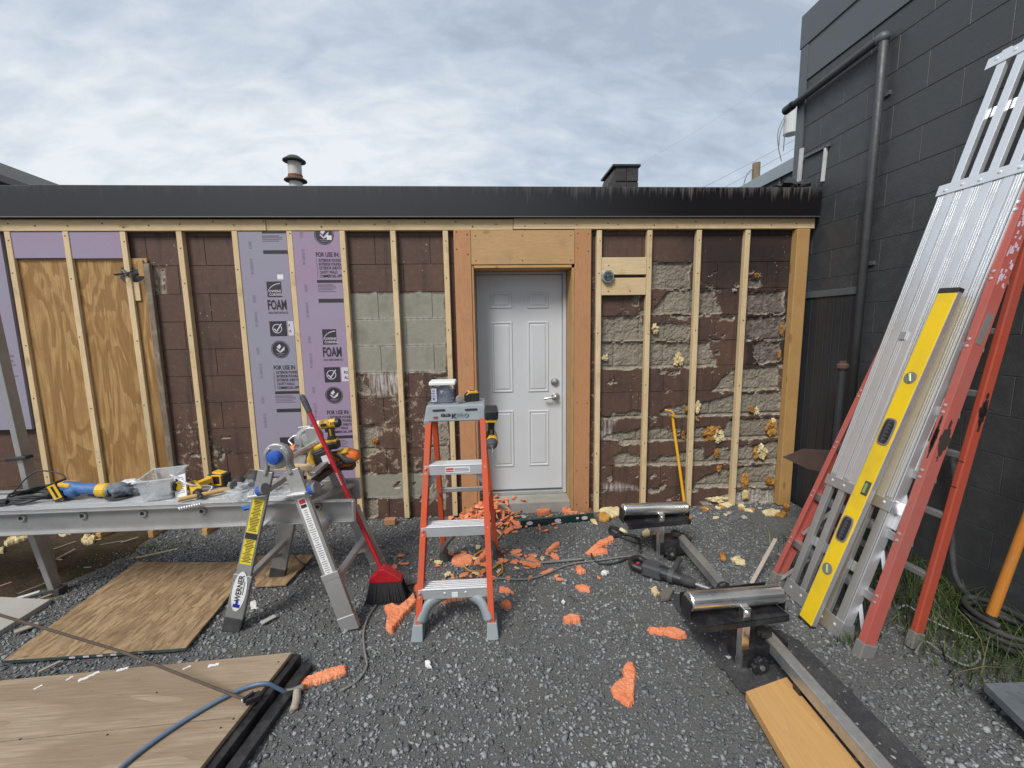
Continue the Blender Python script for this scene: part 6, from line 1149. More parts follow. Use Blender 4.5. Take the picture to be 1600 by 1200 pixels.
for k in range(150):
    f = r_.gauss(.5, .2); s = 1.05 + .16 * (f - .5); w_ = max(.15, 1 - abs(f - .5) * 2.2); q = rp(R0 - .0006, R1 - .0006, s, -.045 + r_.uniform(-.027, .027) * w_); m.bar(q, q + UP * r_.uniform(.006, .03), .0012, r_.uniform(.003, .012), NB)
    q = rp(R0 + .017 + r_.uniform(-.015, .015) * w_, R1 + .017, s, -.0146); m.bar(q, q + UP * r_.uniform(.006, .03), r_.uniform(.003, .009), .0012, NB)
    f = r_.gauss(.5, .22); q = r0.lerp(r1, .49 + .07 * (f - .5)) + V((0, -.0145, 0)) + NB * r_.uniform(-.02, .02) * max(.2, 1 - abs(f - .5) * 2); m.bar(q, q + (r1 - r0).normalized() * r_.uniform(.006, .03), .0012, r_.uniform(.003, .010), NB)
o = m.build('scuff_marks', M_scuff, RL); o['kind'] = 'stuff'
MB().bar(rp(R0 - .0008, R1 - .0008, 1.50, -.040), rp(R0 - .0008, R1 - .0008, 1.64, -.048), .0016, .030, NB).build('torn_sticker', M_cordgrey, RL)
m = MB()
for k in range(46): s = 1.75 + .42 * random.random(); q = rp(R0 - .0006, R1 - .0006, s, -.045 + random.uniform(-.02, .02)); m.bar(q, q + UP * random.uniform(.008, .03), .0014, random.uniform(.002, .008), NB)
o = m.build('paint_wear', M_inklight, RL); o['kind'] = 'stuff'
for f in (.33, .385): MB().bar(r0.lerp(r1, f) + NB * .0235 + V((0, .013, 0)), r0.lerp(r1, f) + NB * .0235 + V((0, -.013, 0)), .005, .0014, NB).build('drawn_mark', M_ink, RL)
# shovel handle
a, b_ = V((2.3607, -1.6177, 0.0500)), V((2.4400, -1.6548, 0.6450)); ax = (b_ - a).normalized(); t = thing('garden_fork', 'garden tool with varnished orange wooden handle leaning at the right edge', 'garden tool', a); HM = frame(a, ax)
o = MB().lathe([(.020, .045), (.021, .09), (.019, .5), (.0175, 1.15), (.012, 1.165)], Matrix.Identity(4), 16); o = o.build('handle', wood('orange_ash', (.58, .24, .05), (.46, .16, .03), 0, knots=False, rough=.35), t, smooth=False, local=True); o.matrix_parent_inverse = wmat(t).inverted(); o.matrix_basis = HM
MB().lathe([(.012, -.04), (.018, .0), (.0235, .03), (.0235, .075), (.019, .10)], HM, 14).build('ferrule', M_blackmetal, t)
MB().tube([a + V((.0, .01, -.03)), a + V((-.05, .0, -.038)), a + V((-.11, .05, -.03)), a + V((-.16, .13, -.02)), a + V((-.19, .20, .0)), a + V((-.22, .22, -.03))], .007, 8).build('tine', M_steel, t, smooth=True); MB().tube([a + V((.0, .0, -.03)), a + V((-.01, -.06, -.035)), a + V((.02, -.12, -.035)), a + V((.06, -.18, -.04))], .007, 8).build('tine', M_steel, t, smooth=True)
# black hoses along the wall base
t = thing('garden_hose', 'black hose coiled on the ground at the foot of the charcoal wall', 'hose', (2.40, -1.65, 0)); pts = []
for k in range(46): an = k * .5; r = .13 + .012 * math.sin(k); pts.append(V((2.42 + r * .8 * math.cos(an), -1.62 + r * 1.1 * math.sin(an), .02 + .0025 * k)))
MB().tube(pts, .013, 8).build('coil', M_rubber, t, smooth=True); MB().tube([pts[0], V((2.45, -1.8, .02)), V((2.30, -2.0, .02)), V((2.15, -2.15, .02)), V((2.2, -2.5, .02))], .013, 8).build('tail', M_rubber, t, smooth=True)
MB().tube([V((2.45, -1.50, .10)), V((2.50, -1.35, .16)), V((2.53, -1.28, .40)), V((2.54, -1.26, .62)), V((2.55, -1.22, .80))], .014, 8).build('riser', M_rubber, t, smooth=True); MB().tube([V((2.46, -1.52, .09)), V((2.55, -1.7, .07)), V((2.56, -2.0, .06)), V((2.5, -2.4, .05))], .013, 8).build('tail', M_rubber, t, smooth=True)
tag(MB().tube([(1.9172, -1.7013, 0.0300), (2.0044, -1.6611, 0.0500), (2.0237, -1.7295, 0.0400), (2.0503, -1.7980, 0.0400), (2.1448, -1.7692, 0.0400), (2.1686, -1.7423, 0.0600)], .005, 8).build('grey_hook', M_cordgrey, smooth=True), 'thin pale curved wire lying in the grass beside the fork', 'wire')
a, b_ = V((1.5246, -1.1045, 0.0100)), V((1.7823, -0.9300, 0.1867)); tag(MB().bar(a, b_, .022, .010).build('grey_lath', M_lath, bevel=.002), 'thin pale grey lath leaning beside the left foot of the red ladder', 'lath')
tag(MB().bar((1.7392, -0.9658, 0.0300), (1.8133, -0.9723, 0.0300), .02, .012).build('alu_offcut', M_alu, bevel=.001), 'tiny aluminium strip on gravel beside the red ladder foot', 'offcut') if False else None

# ---------------------------------------------------------------- roller stands
def roller_stand(P, label, yaw, beam, capend):
    t = thing('roller_stand', label, 'roller stand', P, group='roller stands lying on the gravel'); x, y = P[0], P[1]; R_ = Matrix.Translation((x, y, 0)) @ Matrix.Rotation(yaw, 4, 'Z')
    def b(n, mb, m, bev=.003): return mb.build(n, m, t, bev)
    b('post', MB().box((0, 0, .16), (.036, .036, .315), R_), M_chrome); b('collar', MB().box((.10, .035, .128), (.22, .105, .006), R_).box((.10, -.016, .128 - .045), (.22, .005, .09), R_).box((.10, .086, .083), (.22, .005, .09), R_).box((-.008, .035, .083), (.005, .1, .09), R_), M_blackmetal, .002)
    b('tray', MB().box((-.02, .045, .268), (.43, .15, .006), R_).box((-.02, .118, .30), (.43, .005, .07), R_).box((-.02, -.028, .256), (.43, .004, .03), R_), M_blackmetal, .002)
    rr = MB().lathe([(.010, -.222), (.036, -.2215), (.039, -.216), (.039, .216), (.036, .2215), (.010, .222)], R_ @ Matrix.Translation((-.025, .035, .338)) @ Matrix.Rotation(.045, 4, 'Y'), 32); b('roller', rr, M_chrome, 0)
    for s in (-1, 1): b('roller_bracket', MB().box((-.025 + s * .226, .04, .31), (.005, .07, .085), R_), M_blackmetal, .002)
    b('bolt', MB().lathe([(.010, 0), (.010, .006), (.004, .009)], R_ @ frame((0, -.018, .297), (0, -1, 0)), 10), M_steel, 0)
    def knob(c, d, r):
        m = MB(); n = 8; pts = []
        for k in range(n * 4): an = 2 * math.pi * k / (n * 4); q = r * (1 + .13 * math.cos(an * n)); pts.append((q * math.cos(an), q * math.sin(an)))
        F = R_ @ frame(c, d) @ Matrix.Rotation(math.pi / 2, 4, 'Y'); m.prism(pts, .012, .036, F); m.prism([(a * .4, b_ * .4) for a, b_ in pts], 0, .013, F); return m
    b('clamp_knob', knob((.055, -.019, .062), (0, -1, 0), .036), M_black); b('height_knob', knob((.125, .03, .132), (0, 0, 1), .030), M_black); b('knob_nut', MB().lathe([(.011, 0), (.011, .008)], R_ @ frame((.055, -.055, .062), (0, -1, 0)), 6), M_steel, 0)
    a, c = V(beam[0]), V(beam[1]); b('beam', MB().bar(a, c, .050, .055), M_steel, .004)
    if capend: d = (c - a).normalized(); b('end_cap', MB().lathe([(.036, 0), (.040, .006), (.040, .022), (.03, .028)], frame(c - d * .004, d), 8), M_black)
    b('beam_packer', MB().bb((a.x - .03, a.y - .25, 0) if not capend else (c.x - .03, c.y + .02, 0), (a.x + .03, a.y - .21, a.z - .0285) if not capend else (c.x + .03, c.y + .06, c.z - .0285)), M_blackmetal)
roller_stand((1.090, -1.715, 0), 'nearer of the two black roller stands with dusty steel beam', .10, ((1.238, -1.66, .1175), (1.205, -2.75, .1175)), False)
roller_stand((1.104, -.785, 0), 'farther of the two black roller stands with its beam end capped', .09, ((1.258, -.74, .1175), (1.244, -1.285, .1175)), True)
# rotary hammer with its cord
ha, hb_ = V((1.0124, -0.9995, 0.0500)), V((1.1587, -1.1299, 0.0500)); hx = frame(ha, hb_ - ha); t = thing('demolition_hammer', 'black corded rotary hammer lying on the gravel between the roller stands', 'power tool', M=hx)
g('body', MB().prism([(-.10, -.045), (.02, -.04), (.04, .04), (-.03, .055), (-.10, .05)], -.038, .034), M_dark, .012); g('barrel', MB().lathe([(.040, .0), (.038, .08), (.030, .13)], Matrix.Identity(4), 16), M_black, 0); g('chuck', MB().lathe([(.029, .125), (.030, .17), (.022, .20), (.014, .21)], Matrix.Identity(4), 14), M_rubber, 0); g('chisel', MB().lathe([(.008, .2), (.007, .33), (.002, .36)], Matrix.Identity(4), 8), M_steel, 0)
g('rear_grip', MB().tube([(-.09, .045, 0), (-.15, .055, .01), (-.175, .0, .012), (-.15, -.045, .01), (-.09, -.038, 0)], .019, 10), M_black, 0, True); g('trigger', MB().box((-.135, .0, .0), (.02, .03, .016)), M_inkred, .003); g('side_handle', MB().tube([(.075, .03, .0), (.075, .08, .03), (.078, .14, .045)], .017, 10), M_rubber, 0, True); g('side_collar', MB().lathe([(.043, .06), (.043, .09)], Matrix.Identity(4), 16), M_dark, 0)
MB().tube([(0.9190, -0.8389, 0.0500), (0.8964, -0.7841, 0.0200), (0.7915, -0.8225, 0.0120), (0.6896, -0.8136, 0.0120), (0.6713, -0.7019, 0.0120), (0.7310, -0.5703, 0.0120), (0.8683, -0.4905, 0.0120), (1.0207, -0.4563, 0.0120), (1.0477, -0.5536, 0.0120), (0.9924, -0.7301, 0.0300)], .006, 8).build('cord', M_cordblack, t, smooth=True)
cl = [(1.0495, -0.5990, 0.0120), (0.9895, -0.5483, 0.0120), (0.9145, -0.4465, 0.0120), (0.8920, -0.3600, 0.0150), (0.9296, -0.3319, 0.0200), (0.9648, -0.4075, 0.0200), (0.8976, -0.4705, 0.0200), (0.8717, -0.4130, 0.0220), (0.9133, -0.3533, 0.0260), (0.9610, -0.4491, 0.0260), (1.0286, -0.5017, 0.0200), (1.0664, -0.5274, 0.0120)]
MB().tube(cl, .0055, 8).build('cord', M_cordblack, t, smooth=True); MB().cyl((0.9678, -0.3976, 0.0250), (0.9862, -0.4593, 0.0250), .016, 10).build('plug', M_foamY, t, .003)
# crow bar, green level, brick
t = thing('crow_bar', 'yellow wrecking bar leaning on the stripped blocks', 'crow bar', (1.6040, -0.0900, 0.0721)); a = V((1.5940, -0.1200, 0.1016)); a.z = .01; b_ = V((1.5094, -0.0200, 0.7350)); hk = V((1.5013, -0.0450, 0.7989)); tp = V((1.4364, -0.0200, 0.8431))
MB().tube([a, a.lerp(b_, .5), b_, hk], .0120, 8).build('shaft', M_barorange, t, smooth=True); MB().tube([hk, V((1.4888, -0.0350, 0.8288)), tp], .009, 8, flat=.6).build('claw', M_barorange, t, smooth=True)
a, b_ = V((0.2316, -0.2448, 0.0300)), V((0.8163, -0.1764, 0.0300)); t = thing('green_level', 'short dark green spirit level lying on gravel before the door', 'level', a); d = (b_ - a).normalized(); s_ = V((-d.y, d.x, 0)); GM = Matrix.Translation(a) @ Matrix((d, s_, V((0, 0, 1)))).transposed().to_4x4(); GL = (b_ - a).length
MB().box((GL / 2, 0, 0), (GL, .026, .056), GM).build('body', M_greenlevel, t, .004)
for f in (.12, .50, .87): MB().prism([(.025 * math.cos(q), .014 * math.sin(q)) for q in np.linspace(0, 6.2832, 17)[:-1]], 0, .003, GM @ Matrix.Translation((GL * f, -.0135, .002)) @ Matrix.Rotation(math.pi / 2, 4, 'X')).build('vial', M_inklight, t)
MB().box((GL * .33, -.0125, .006), (GL * .17, .004, .016), GM).build('grip_slot', M_ink, t, .001); MB().box((GL * .77, -.0138, .006), (.02, .002, .014), GM).build('white_mark', M_sticker, t); MB().box((GL * .52, -.0138, -.018), (.035, .002, .008), GM).build('white_mark', M_sticker, t)
a = V((-0.7821, -0.1096, 0.0000)); tag(MB().box((a.x, a.y, .03), (.085, .05, .045), None).build('wood_offcut', M_firZ, bevel=.003), 'tiny reddish wood offcut at the wall foot left of the step ladder', 'offcut')
# small pine packers under the bench along the wall
for px in (170, 249, 331): p = V(((-2.9134, -0.0700, 0.0248) if px == 170 else (-2.5424, -0.0700, 0.0338) if px == 249 else (-2.1525, -0.0700, 0.0424))); tag(MB().bb((p.x - .018, -.16, .0), (p.x + .018, -.045, .052)).build('pine_packer', M_pineY, bevel=.002), {170: 'leftmost', 249: 'middle', 331: 'rightmost'}[px] + ' of three pine stick ends on the ground under the bench', 'stick', 'pine stick ends along the wall foot')
# ---------------------------------------------------------------- cords and hoses on the ground
def cord(name, label, cat, pts, r, m, z=.012): return tag(MB().tube(pts, r, 8).build(name, m, smooth=True), label, cat)
cord('blue_hose', 'blue grey air hose crossing the near plywood sheet', 'hose', [(-1.2560, -2.1162, 0.0950), (-1.2379, -2.0171, 0.0950), (-1.1736, -1.9006, 0.0950), (-1.0796, -1.7932, 0.0970), (-0.9991, -1.7394, 0.1000), (-0.9304, -1.7259, 0.1000), (-0.8899, -1.7111, 0.0600), (-0.8653, -1.6978, 0.0250)], .008, M_hoseblue)
t = thing('hose_coupling', 'dusty grey pistol shaped hose end beside the orange scrap', 'coupling', (-0.8341, -1.7107, 0.0200)); MB().tube([(-0.8748, -1.6939, 0.0250), (-0.8426, -1.6900, 0.0250), (-0.8089, -1.6699, 0.0250)], .014, 10).build('barrel', M_cordgrey, t, smooth=True); MB().tube([(-0.8263, -1.6913, 0.0250), (-0.8112, -1.7341, 0.0200), (-0.8056, -1.7713, 0.0180)], .016, 10).build('grip', M_lath, t, smooth=True)
cord('grey_wire', 'thin grey cord curving on gravel left of the step ladder', 'cord', [(-0.6401, -1.1209, 0.0120), (-0.6576, -1.2254, 0.0120), (-0.6476, -1.3463, 0.0120), (-0.6075, -1.4700, 0.0120), (-0.5749, -1.5582, 0.0120), (-0.5897, -1.6358, 0.0120), (-0.6422, -1.6852, 0.0120)], .0055, M_cordgrey)
cord('grey_cable', 'long grey cable from the step ladder towards the rotary hammer', 'cable', [(-0.2635, -0.9090, 0.0120), (-0.1077, -0.9290, 0.0120), (0.0669, -0.9306, 0.0120), (0.2020, -0.9489, 0.0120), (0.3240, -0.9119, 0.0120), (0.4580, -0.8307, 0.0120), (0.5686, -0.7954, 0.0120), (0.6768, -0.7819, 0.0120), (0.9438, -0.7459, 0.0140)], .0055, M_cordgrey)
cord('braided_cable', 'thick pale braided cable piece lying right of the ladder foot', 'cable', [(0.1538, -0.6777, 0.0150), (0.2008, -0.7297, 0.0150), (0.2799, -0.7770, 0.0160), (0.4262, -0.7745, 0.0160), (0.6061, -0.7593, 0.0160)], .0085, M_cordgrey)
cord('extension_cable', 'tan extension cord running from the door step past the ladder', 'cord', [(0.5826, 0.2379, 0.1050), (0.4725, 0.1817, 0.0500), (0.3228, 0.0805, 0.0300), (0.2039, -0.0731, 0.0200), (0.1450, -0.2033, 0.0140), (0.1049, -0.3263, 0.0140), (0.0157, -0.5096, 0.0140), (-0.1152, -0.6521, 0.0140), (-0.1748, -0.7413, 0.0140), (-0.1302, -0.8338, 0.0140), (-0.0098, -0.8298, 0.0140), (0.0611, -0.7620, 0.0140), (0.0701, -0.8511, 0.0140), (0.0405, -0.9045, 0.0140)], .0055, M_cordtan)
cord('dark_cable', 'short dark cord looping behind the broom head', 'cord', [(-0.5798, -1.0098, 0.0120), (-0.5211, -0.9697, 0.0150), (-0.4504, -0.9438, 0.0150), (-0.3787, -0.9709, 0.0120), (-0.2914, -1.0158, 0.0120)], .006, M_cordblack)
cord('black_wire', 'thin black wire lying on the small OSB offcut', 'wire', [(-1.3061, -0.5929, 0.0400), (-1.2341, -0.6676, 0.0340), (-1.1556, -0.7130, 0.0300), (-1.0857, -0.6870, 0.0200)], .003, M_cordblack)

# ---------------------------------------------------------------- foam scraps
def lump(name, pts, z0, h, m, label, seed):
    P = np.array(pts); d = .006; xs = np.arange(P[:, 0].min() - .02, P[:, 0].max() + .02, d); ys = np.arange(P[:, 1].min() - .02, P[:, 1].max() + .02, d); X, Y = np.meshgrid(xs, ys)
    s = sdist(X + .014 * (fbm(X * 60, Y * 60, seed) - .5), Y + .014 * (fbm(X * 60, Y * 60, seed + 5) - .5), pts)
    Z = z0 + np.where(s > 0, h * (.55 + .45 * sstep(0, .007, s)) * (.72 + .56 * fbm(X * 55, Y * 55, seed + 9, 3)), -.02) + .0028 * (np.random.rand(*X.shape) - .5) * (s > 0)
    nx = len(xs); i = (np.arange(len(ys) - 1)[:, None] * nx + np.arange(nx - 1)[None]).ravel(); k = s.ravel(); ok = (k[i] > 0) | (k[i + 1] > 0) | (k[i + nx] > 0) | (k[i + nx + 1] > 0); i = i[ok]
    me = D.meshes.new(name); me.from_pydata(np.stack([X.ravel(), Y.ravel(), Z.ravel()], 1).tolist(), [], np.stack([i, i + 1, i + 1 + nx, i + nx], 1).tolist())
    b_ = bmesh.new(); b_.from_mesh(me); bmesh.ops.delete(b_, geom=[w for w in b_.verts if not w.link_faces], context='VERTS'); b_.to_mesh(me); b_.free()
    return tag(link(name, me, m), label, 'foam scrap')
def scrap(name, pts, z0, h, m, label, cat='foam scrap', group=None, seed=0):
    """torn lump: outline on the ground given real thickness and a lumpy top"""
    P = np.array(pts); c = P.mean(0); n = len(P); out = []
    for i in range(n):
        a, b_ = P[i], P[(i + 1) % n]; k = max(1, int(np.hypot(*(b_ - a)) / .009))
        for j in range(k): q = a + (b_ - a) * j / k; d = (q - c); out.append(q + d / (np.hypot(*d) + 1e-6) * random.uniform(-.0055, .0055))
    out = np.array(out); n = len(out); v = []; rings = ((.97, 0.0), (1.0, .55), (.94, .95), (.6, 1.0))
    for f, hz in rings:
        for q in out: w = c + (q - c) * f; v.append((w[0], w[1], z0 + h * hz * (1 + .45 * mnoise.noise(Vector((w[0] * 45, w[1] * 45, seed))) + random.uniform(-.12, .12)) if hz else z0))
    v.append((c[0], c[1], z0 + h * 1.05)); f_ = [(i * n + k, i * n + (k + 1) % n, (i + 1) * n + (k + 1) % n, (i + 1) * n + k) for i in range(3) for k in range(n)] + [(3 * n + k, 3 * n + (k + 1) % n, 4 * n) for k in range(n)] + [tuple(range(n - 1, -1, -1))]
    b_ = MB()._add(v, f_); o = b_.build(name, m)
    return tag(o, label, cat, group)
big = [([(-0.544, -1.316), (-0.560, -1.202), (-0.590, -1.146), (-0.555, -1.127), (-0.505, -1.153), (-0.466, -1.078), (-0.452, -1.033), (-0.417, -1.117), (-0.446, -1.190), (-0.489, -1.287), (-0.508, -1.351)], .035, 'long rough orange foam lump by the ladder left foot'), ([(-0.321, -1.085), (-0.252, -1.049), (-0.125, -1.005), (-0.075, -1.040), (-0.096, -1.086), (-0.204, -1.106), (-0.281, -1.122)], .030, 'orange foam strip lying under the bottom ladder step'),
 ([(0.489, -1.773), (0.516, -1.736), (0.565, -1.713), (0.570, -1.671), (0.607, -1.630), (0.633, -1.640), (0.626, -1.693), (0.592, -1.775), (0.564, -1.840), (0.536, -1.859), (0.519, -1.831), (0.490, -1.804)], .022, 'big boot shaped orange foam piece alone on near gravel'), ([(0.776, -1.419), (0.840, -1.424), (0.906, -1.425), (0.962, -1.461), (0.949, -1.496), (0.907, -1.497), (0.855, -1.466), (0.780, -1.451)], .020, 'flat orange foam strip on gravel left of the near roller'),
 ([(0.373, -1.304), (0.427, -1.288), (0.468, -1.302), (0.456, -1.340), (0.398, -1.350), (0.370, -1.338)], .020, 'small chunky orange foam bit alone in mid gravel'), ([(-0.882, -1.640), (-0.821, -1.604), (-0.727, -1.558), (-0.670, -1.548), (-0.650, -1.593), (-0.705, -1.620), (-0.824, -1.665)], .022, 'straight sawn orange foam strip by the plywood corner'),
 ([(0.655, -0.662), (0.764, -0.533), (0.884, -0.469), (0.886, -0.525), (0.810, -0.582), (0.702, -0.683)], .024, 'upper prong of the forked orange foam piece in the black cord'), ([(0.634, -0.677), (0.717, -0.626), (0.799, -0.650), (0.781, -0.698), (0.677, -0.697)], .020, 'lower prong of the forked orange foam piece in the black cord'), ([(0.377, -0.621), (0.442, -0.540), (0.493, -0.508), (0.480, -0.561), (0.416, -0.624)], .02, 'pointed orange foam sliver right of the rear ladder foot'),
 ([(0.199, -0.750), (0.265, -0.717), (0.323, -0.761), (0.322, -0.806), (0.248, -0.807)], .018, 'orange foam flake beside the thick braided cable'), ([(0.489, -1.039), (0.537, -1.030), (0.579, -1.059), (0.565, -1.100), (0.506, -1.083)], .018, 'small orange foam bar at right of mid gravel'), ([(0.049, -1.008), (0.100, -1.031), (0.128, -1.070), (0.080, -1.071), (0.044, -1.038)], .016, 'thin orange foam sliver right of the ladder front foot'),
 ([(0.047, -1.166), (0.083, -1.147), (0.107, -1.177), (0.091, -1.203), (0.049, -1.194)], .03, 'orange foam lump with brown end behind the right ladder foot'), ([(0.538, -0.840), (0.572, -0.835), (0.588, -0.894), (0.554, -0.919), (0.529, -0.903)], .02, 'small pointed orange foam flake near the grey cable'),
 ([(0.385, 0.015), (0.457, 0.071), (0.520, 0.052), (0.486, -0.032), (0.398, -0.060)], .03, 'ragged orange foam flake above the green level'), ([(0.591, -0.005), (0.720, 0.021), (0.847, 0.008), (0.824, -0.039), (0.704, -0.053), (0.622, -0.069)], .03, 'orange foam ribbon between the green level and door post'), ([(-0.113, -0.738), (-0.064, -0.632), (-0.012, -0.586), (-0.017, -0.652), (-0.072, -0.742)], .03, 'orange foam wedge crossing under the ladder rear bar'),
 ([(-0.252, -0.648), (-0.194, -0.620), (-0.124, -0.643), (-0.113, -0.738), (-0.186, -0.762), (-0.260, -0.710)], .02, 'broad orange foam slab behind the ladder front steps'), ([(-0.462, -0.970), (-0.416, -0.923), (-0.337, -0.943), (-0.295, -0.985), (-0.366, -1.016), (-0.448, -1.009)], .025, 'brownish orange foam lump right of the broom head'), ([(0.580, 0.292), (0.629, 0.377), (0.640, 0.146), (0.641, 0.003), (0.602, -0.006), (0.575, 0.126)], .04, 'orange foam flake with a white face beside the door reveal')]
for i, (p_, h, lab) in enumerate(big): lump('orange_foam_scrap', p_, .008, h * .62, M_foamO, lab, i * 11)
yel = [([(0.895, -0.034), (0.998, 0.045), (1.079, -0.014), (1.066, -0.123), (0.959, -0.183), (0.902, -0.107)], .02, 'M_foamY', 'large cream foam piece right of the green level'), ([(0.865, -0.128), (0.928, -0.110), (0.959, -0.183), (0.905, -0.245), (0.852, -0.218)], .03, 'M_foamA', 'amber foam lump right of the green level end'), ([(0.789, -0.144), (0.823, -0.170), (0.825, -0.281), (0.792, -0.256)], .012, 'M_foamY', 'cream foam sliver below the green level end'),
 ([(1.104, -0.450), (1.180, -0.377), (1.155, -0.493), (1.102, -0.507)], .016, 'M_foamY', 'cream foam flake under the far roller'), ([(1.556, -0.838), (1.615, -0.812), (1.628, -0.875), (1.602, -0.918), (1.555, -0.899)], .016, 'M_foamY', 'cream foam flake right of the far steel beam'), ([(1.516, -0.772), (1.549, -0.775), (1.515, -0.850), (1.483, -0.847)], .02, 'M_foamA', 'amber foam crumb right of the far steel beam'), ([(0.919, -1.112), (0.956, -1.103), (0.951, -1.163), (0.914, -1.171)], .016, 'M_foamY', 'cream foam crumb left of the near roller end'),
 ([(2.196, -0.182), (2.303, -0.144), (2.347, -0.197), (2.251, -0.259), (2.177, -0.252)], .02, 'M_foamY', 'cream foam piece left of the red ladder'), ([(2.261, -0.260), (2.350, -0.209), (2.366, -0.246), (2.297, -0.297)], .022, 'M_foamA', 'amber foam piece beside the red ladder rail'), ([(2.437, -0.094), (2.491, -0.073), (2.451, -0.158), (2.386, -0.188)], .03, 'M_foamA', 'small amber foam bit under the red ladder rail'), ([(1.930, -0.006), (2.028, 0.038), (2.050, -0.030), (1.973, -0.087)], .02, 'M_foamY', 'cream foam flake below the fourth right furring strip'),
 ([(-3.524, -0.211), (-3.563, -0.113), (-3.530, -0.046), (-3.424, -0.135), (-3.440, -0.190), (-3.464, -0.243)], .035, 'M_foamY', 'large yellow foam chunk on the dirt at far left'), ([(-2.986, -0.213), (-3.044, -0.111), (-2.924, -0.171), (-2.865, -0.261), (-2.913, -0.265)], .035, 'M_foamY', 'yellow foam chunk on dirt right of the bench leg'), ([(-3.288, -0.069), (-3.253, -0.031), (-3.178, -0.079), (-3.208, -0.116)], .02, 'M_foamY', 'small yellow green foam piece behind the bench leg'), ([(-3.480, -0.277), (-3.467, -0.261), (-3.393, -0.337), (-3.434, -0.333)], .03, 'M_foamY', 'yellow foam crumb at the left picture edge'), ([(0.381, -1.178), (0.399, -1.157), (0.409, -1.180), (0.391, -1.201)], .012, 'M_sticker', 'tiny white chip on gravel in the middle'),
 ([(0.679, -0.916), (0.712, -0.898), (0.730, -0.920), (0.707, -0.946), (0.677, -0.937)], .014, 'M_sticker', 'small white chip below the grey cable'), ([(-1.371, -1.026), (-1.340, -1.017), (-1.295, -1.093), (-1.327, -1.096)], .004, 'M_sticker', 'small white paper square between the folding ladder feet'), ([(-0.313, -1.557), (-0.297, -1.551), (-0.280, -1.590), (-0.299, -1.596)], .012, 'M_sticker', 'white stone chip in the near gravel'), ([(1.050, -1.643), (1.088, -1.630), (1.089, -1.653), (1.057, -1.673)], .02, 'M_slab', 'pale stone beside the near roller stand post')]
for i, (p_, h, m_, lab) in enumerate(yel): scrap('cream_foam_scrap' if 'foam' in lab else 'white_chip', p_, .006, h, globals()[m_], lab, 'foam scrap' if 'foam' in lab else 'chip', seed=40 + i)
def blobpoly(cx, cy, rx, ry, rot, n=7):
    return [(cx + rx * random.uniform(.7, 1.1) * math.cos(a) * math.cos(rot) - ry * random.uniform(.7, 1.1) * math.sin(a) * math.sin(rot), cy + rx * math.cos(a) * math.sin(rot) * random.uniform(.7, 1.1) + ry * math.sin(a) * math.cos(rot) * random.uniform(.7, 1.1)) for a in np.linspace(0, 6.2832, n + 1)[:-1]]
# heap at the step
for k in range(110):
    u_ = random.gauss(0, 1); x = -.02 + .13 * u_; y = -.13 + .085 * random.gauss(0, 1) - .10 * max(0, u_ * .3)
    if y > -.02: y = -.04 - random.random() * .05
    x = min(x, .44); hgt = max(0, .15 * math.exp(-((x + .02) / .16) ** 2 - ((y + .10) / .09) ** 2)); L_ = random.uniform(.016, .062)
    o = scrap('orange_foam_flake', blobpoly(x, y, L_, L_ * random.uniform(.3, .6), random.uniform(0, 3.1)), .004, random.uniform(.004, .012), M_foamO, 'torn orange foam flake in the heap at the door step', group='orange foam heap at the door step', seed=100 + k)
    c = Vector((x, y, .006)); R3 = Matrix.Rotation(random.gauss(0, .7), 4, 'X') @ Matrix.Rotation(random.gauss(0, .6), 4, 'Y'); o.data.transform(Matrix.Translation(c + Vector((0, 0, hgt * random.random() + .012))) @ R3 @ Matrix.Translation(-c))
for k in range(26):
    x, y = random.gauss(.02, .13), random.uniform(.0, .14); L_ = random.uniform(.014, .05)
    if not -.08 < x < .6: continue
    o = scrap('orange_foam_flake', blobpoly(x, y, L_, L_ * random.uniform(.3, .6), random.uniform(0, 3.1)), .0, random.uniform(.004, .012), M_foamO, 'torn orange foam flake lying on the concrete door step', group='orange foam flakes on the door step', seed=600 + k)
    c = Vector((x, y, .0)); o.data.transform(Matrix.Translation(c + Vector((0, 0, .096 + .03 * random.random() * math.exp(-(x / .15) ** 2)))) @ Matrix.Rotation(random.gauss(0, .3), 4, 'X') @ Matrix.Rotation(random.gauss(0, .3), 4, 'Y') @ Matrix.Translation(-c))
cz_ = [[(-0.341, -0.522), (0.220, -0.502), (0.344, -0.763), (0.276, -0.982), (-0.260, -0.956), (-0.418, -1.035), (-0.508, -0.834)], [(-0.028, 0.054), (0.712, -0.016), (0.760, -0.457), (0.152, -0.496)]]
cen = [(-.2, -.75, .25, .22, 44), (.12, -.72, .22, .14, 34), (.28, -.25, .28, .10, 26), (.35, -.75, .3, .2, 10), (-.65, -.72, .12, .1, 5)]
i = 0
for cx, cy, sx_, sy_, n in cen:
    for k in range(n):
        x, y = random.gauss(cx, sx_ * .6), random.gauss(cy, sy_ * .6)
        if y > -.06: y = -.08
        L_ = min(.055, random.lognormvariate(-3.75, .45)); i += 1
        scrap('orange_foam_flake', blobpoly(x, y, L_, L_ * random.uniform(.35, .7), random.uniform(0, 3.1), 6), .008, random.uniform(.003, .010), M_foamO if random.random() < .86 else M_foamY, 'small torn foam flake scattered on the gravel around the step ladder', group='small foam flakes on the gravel', seed=200 + i)
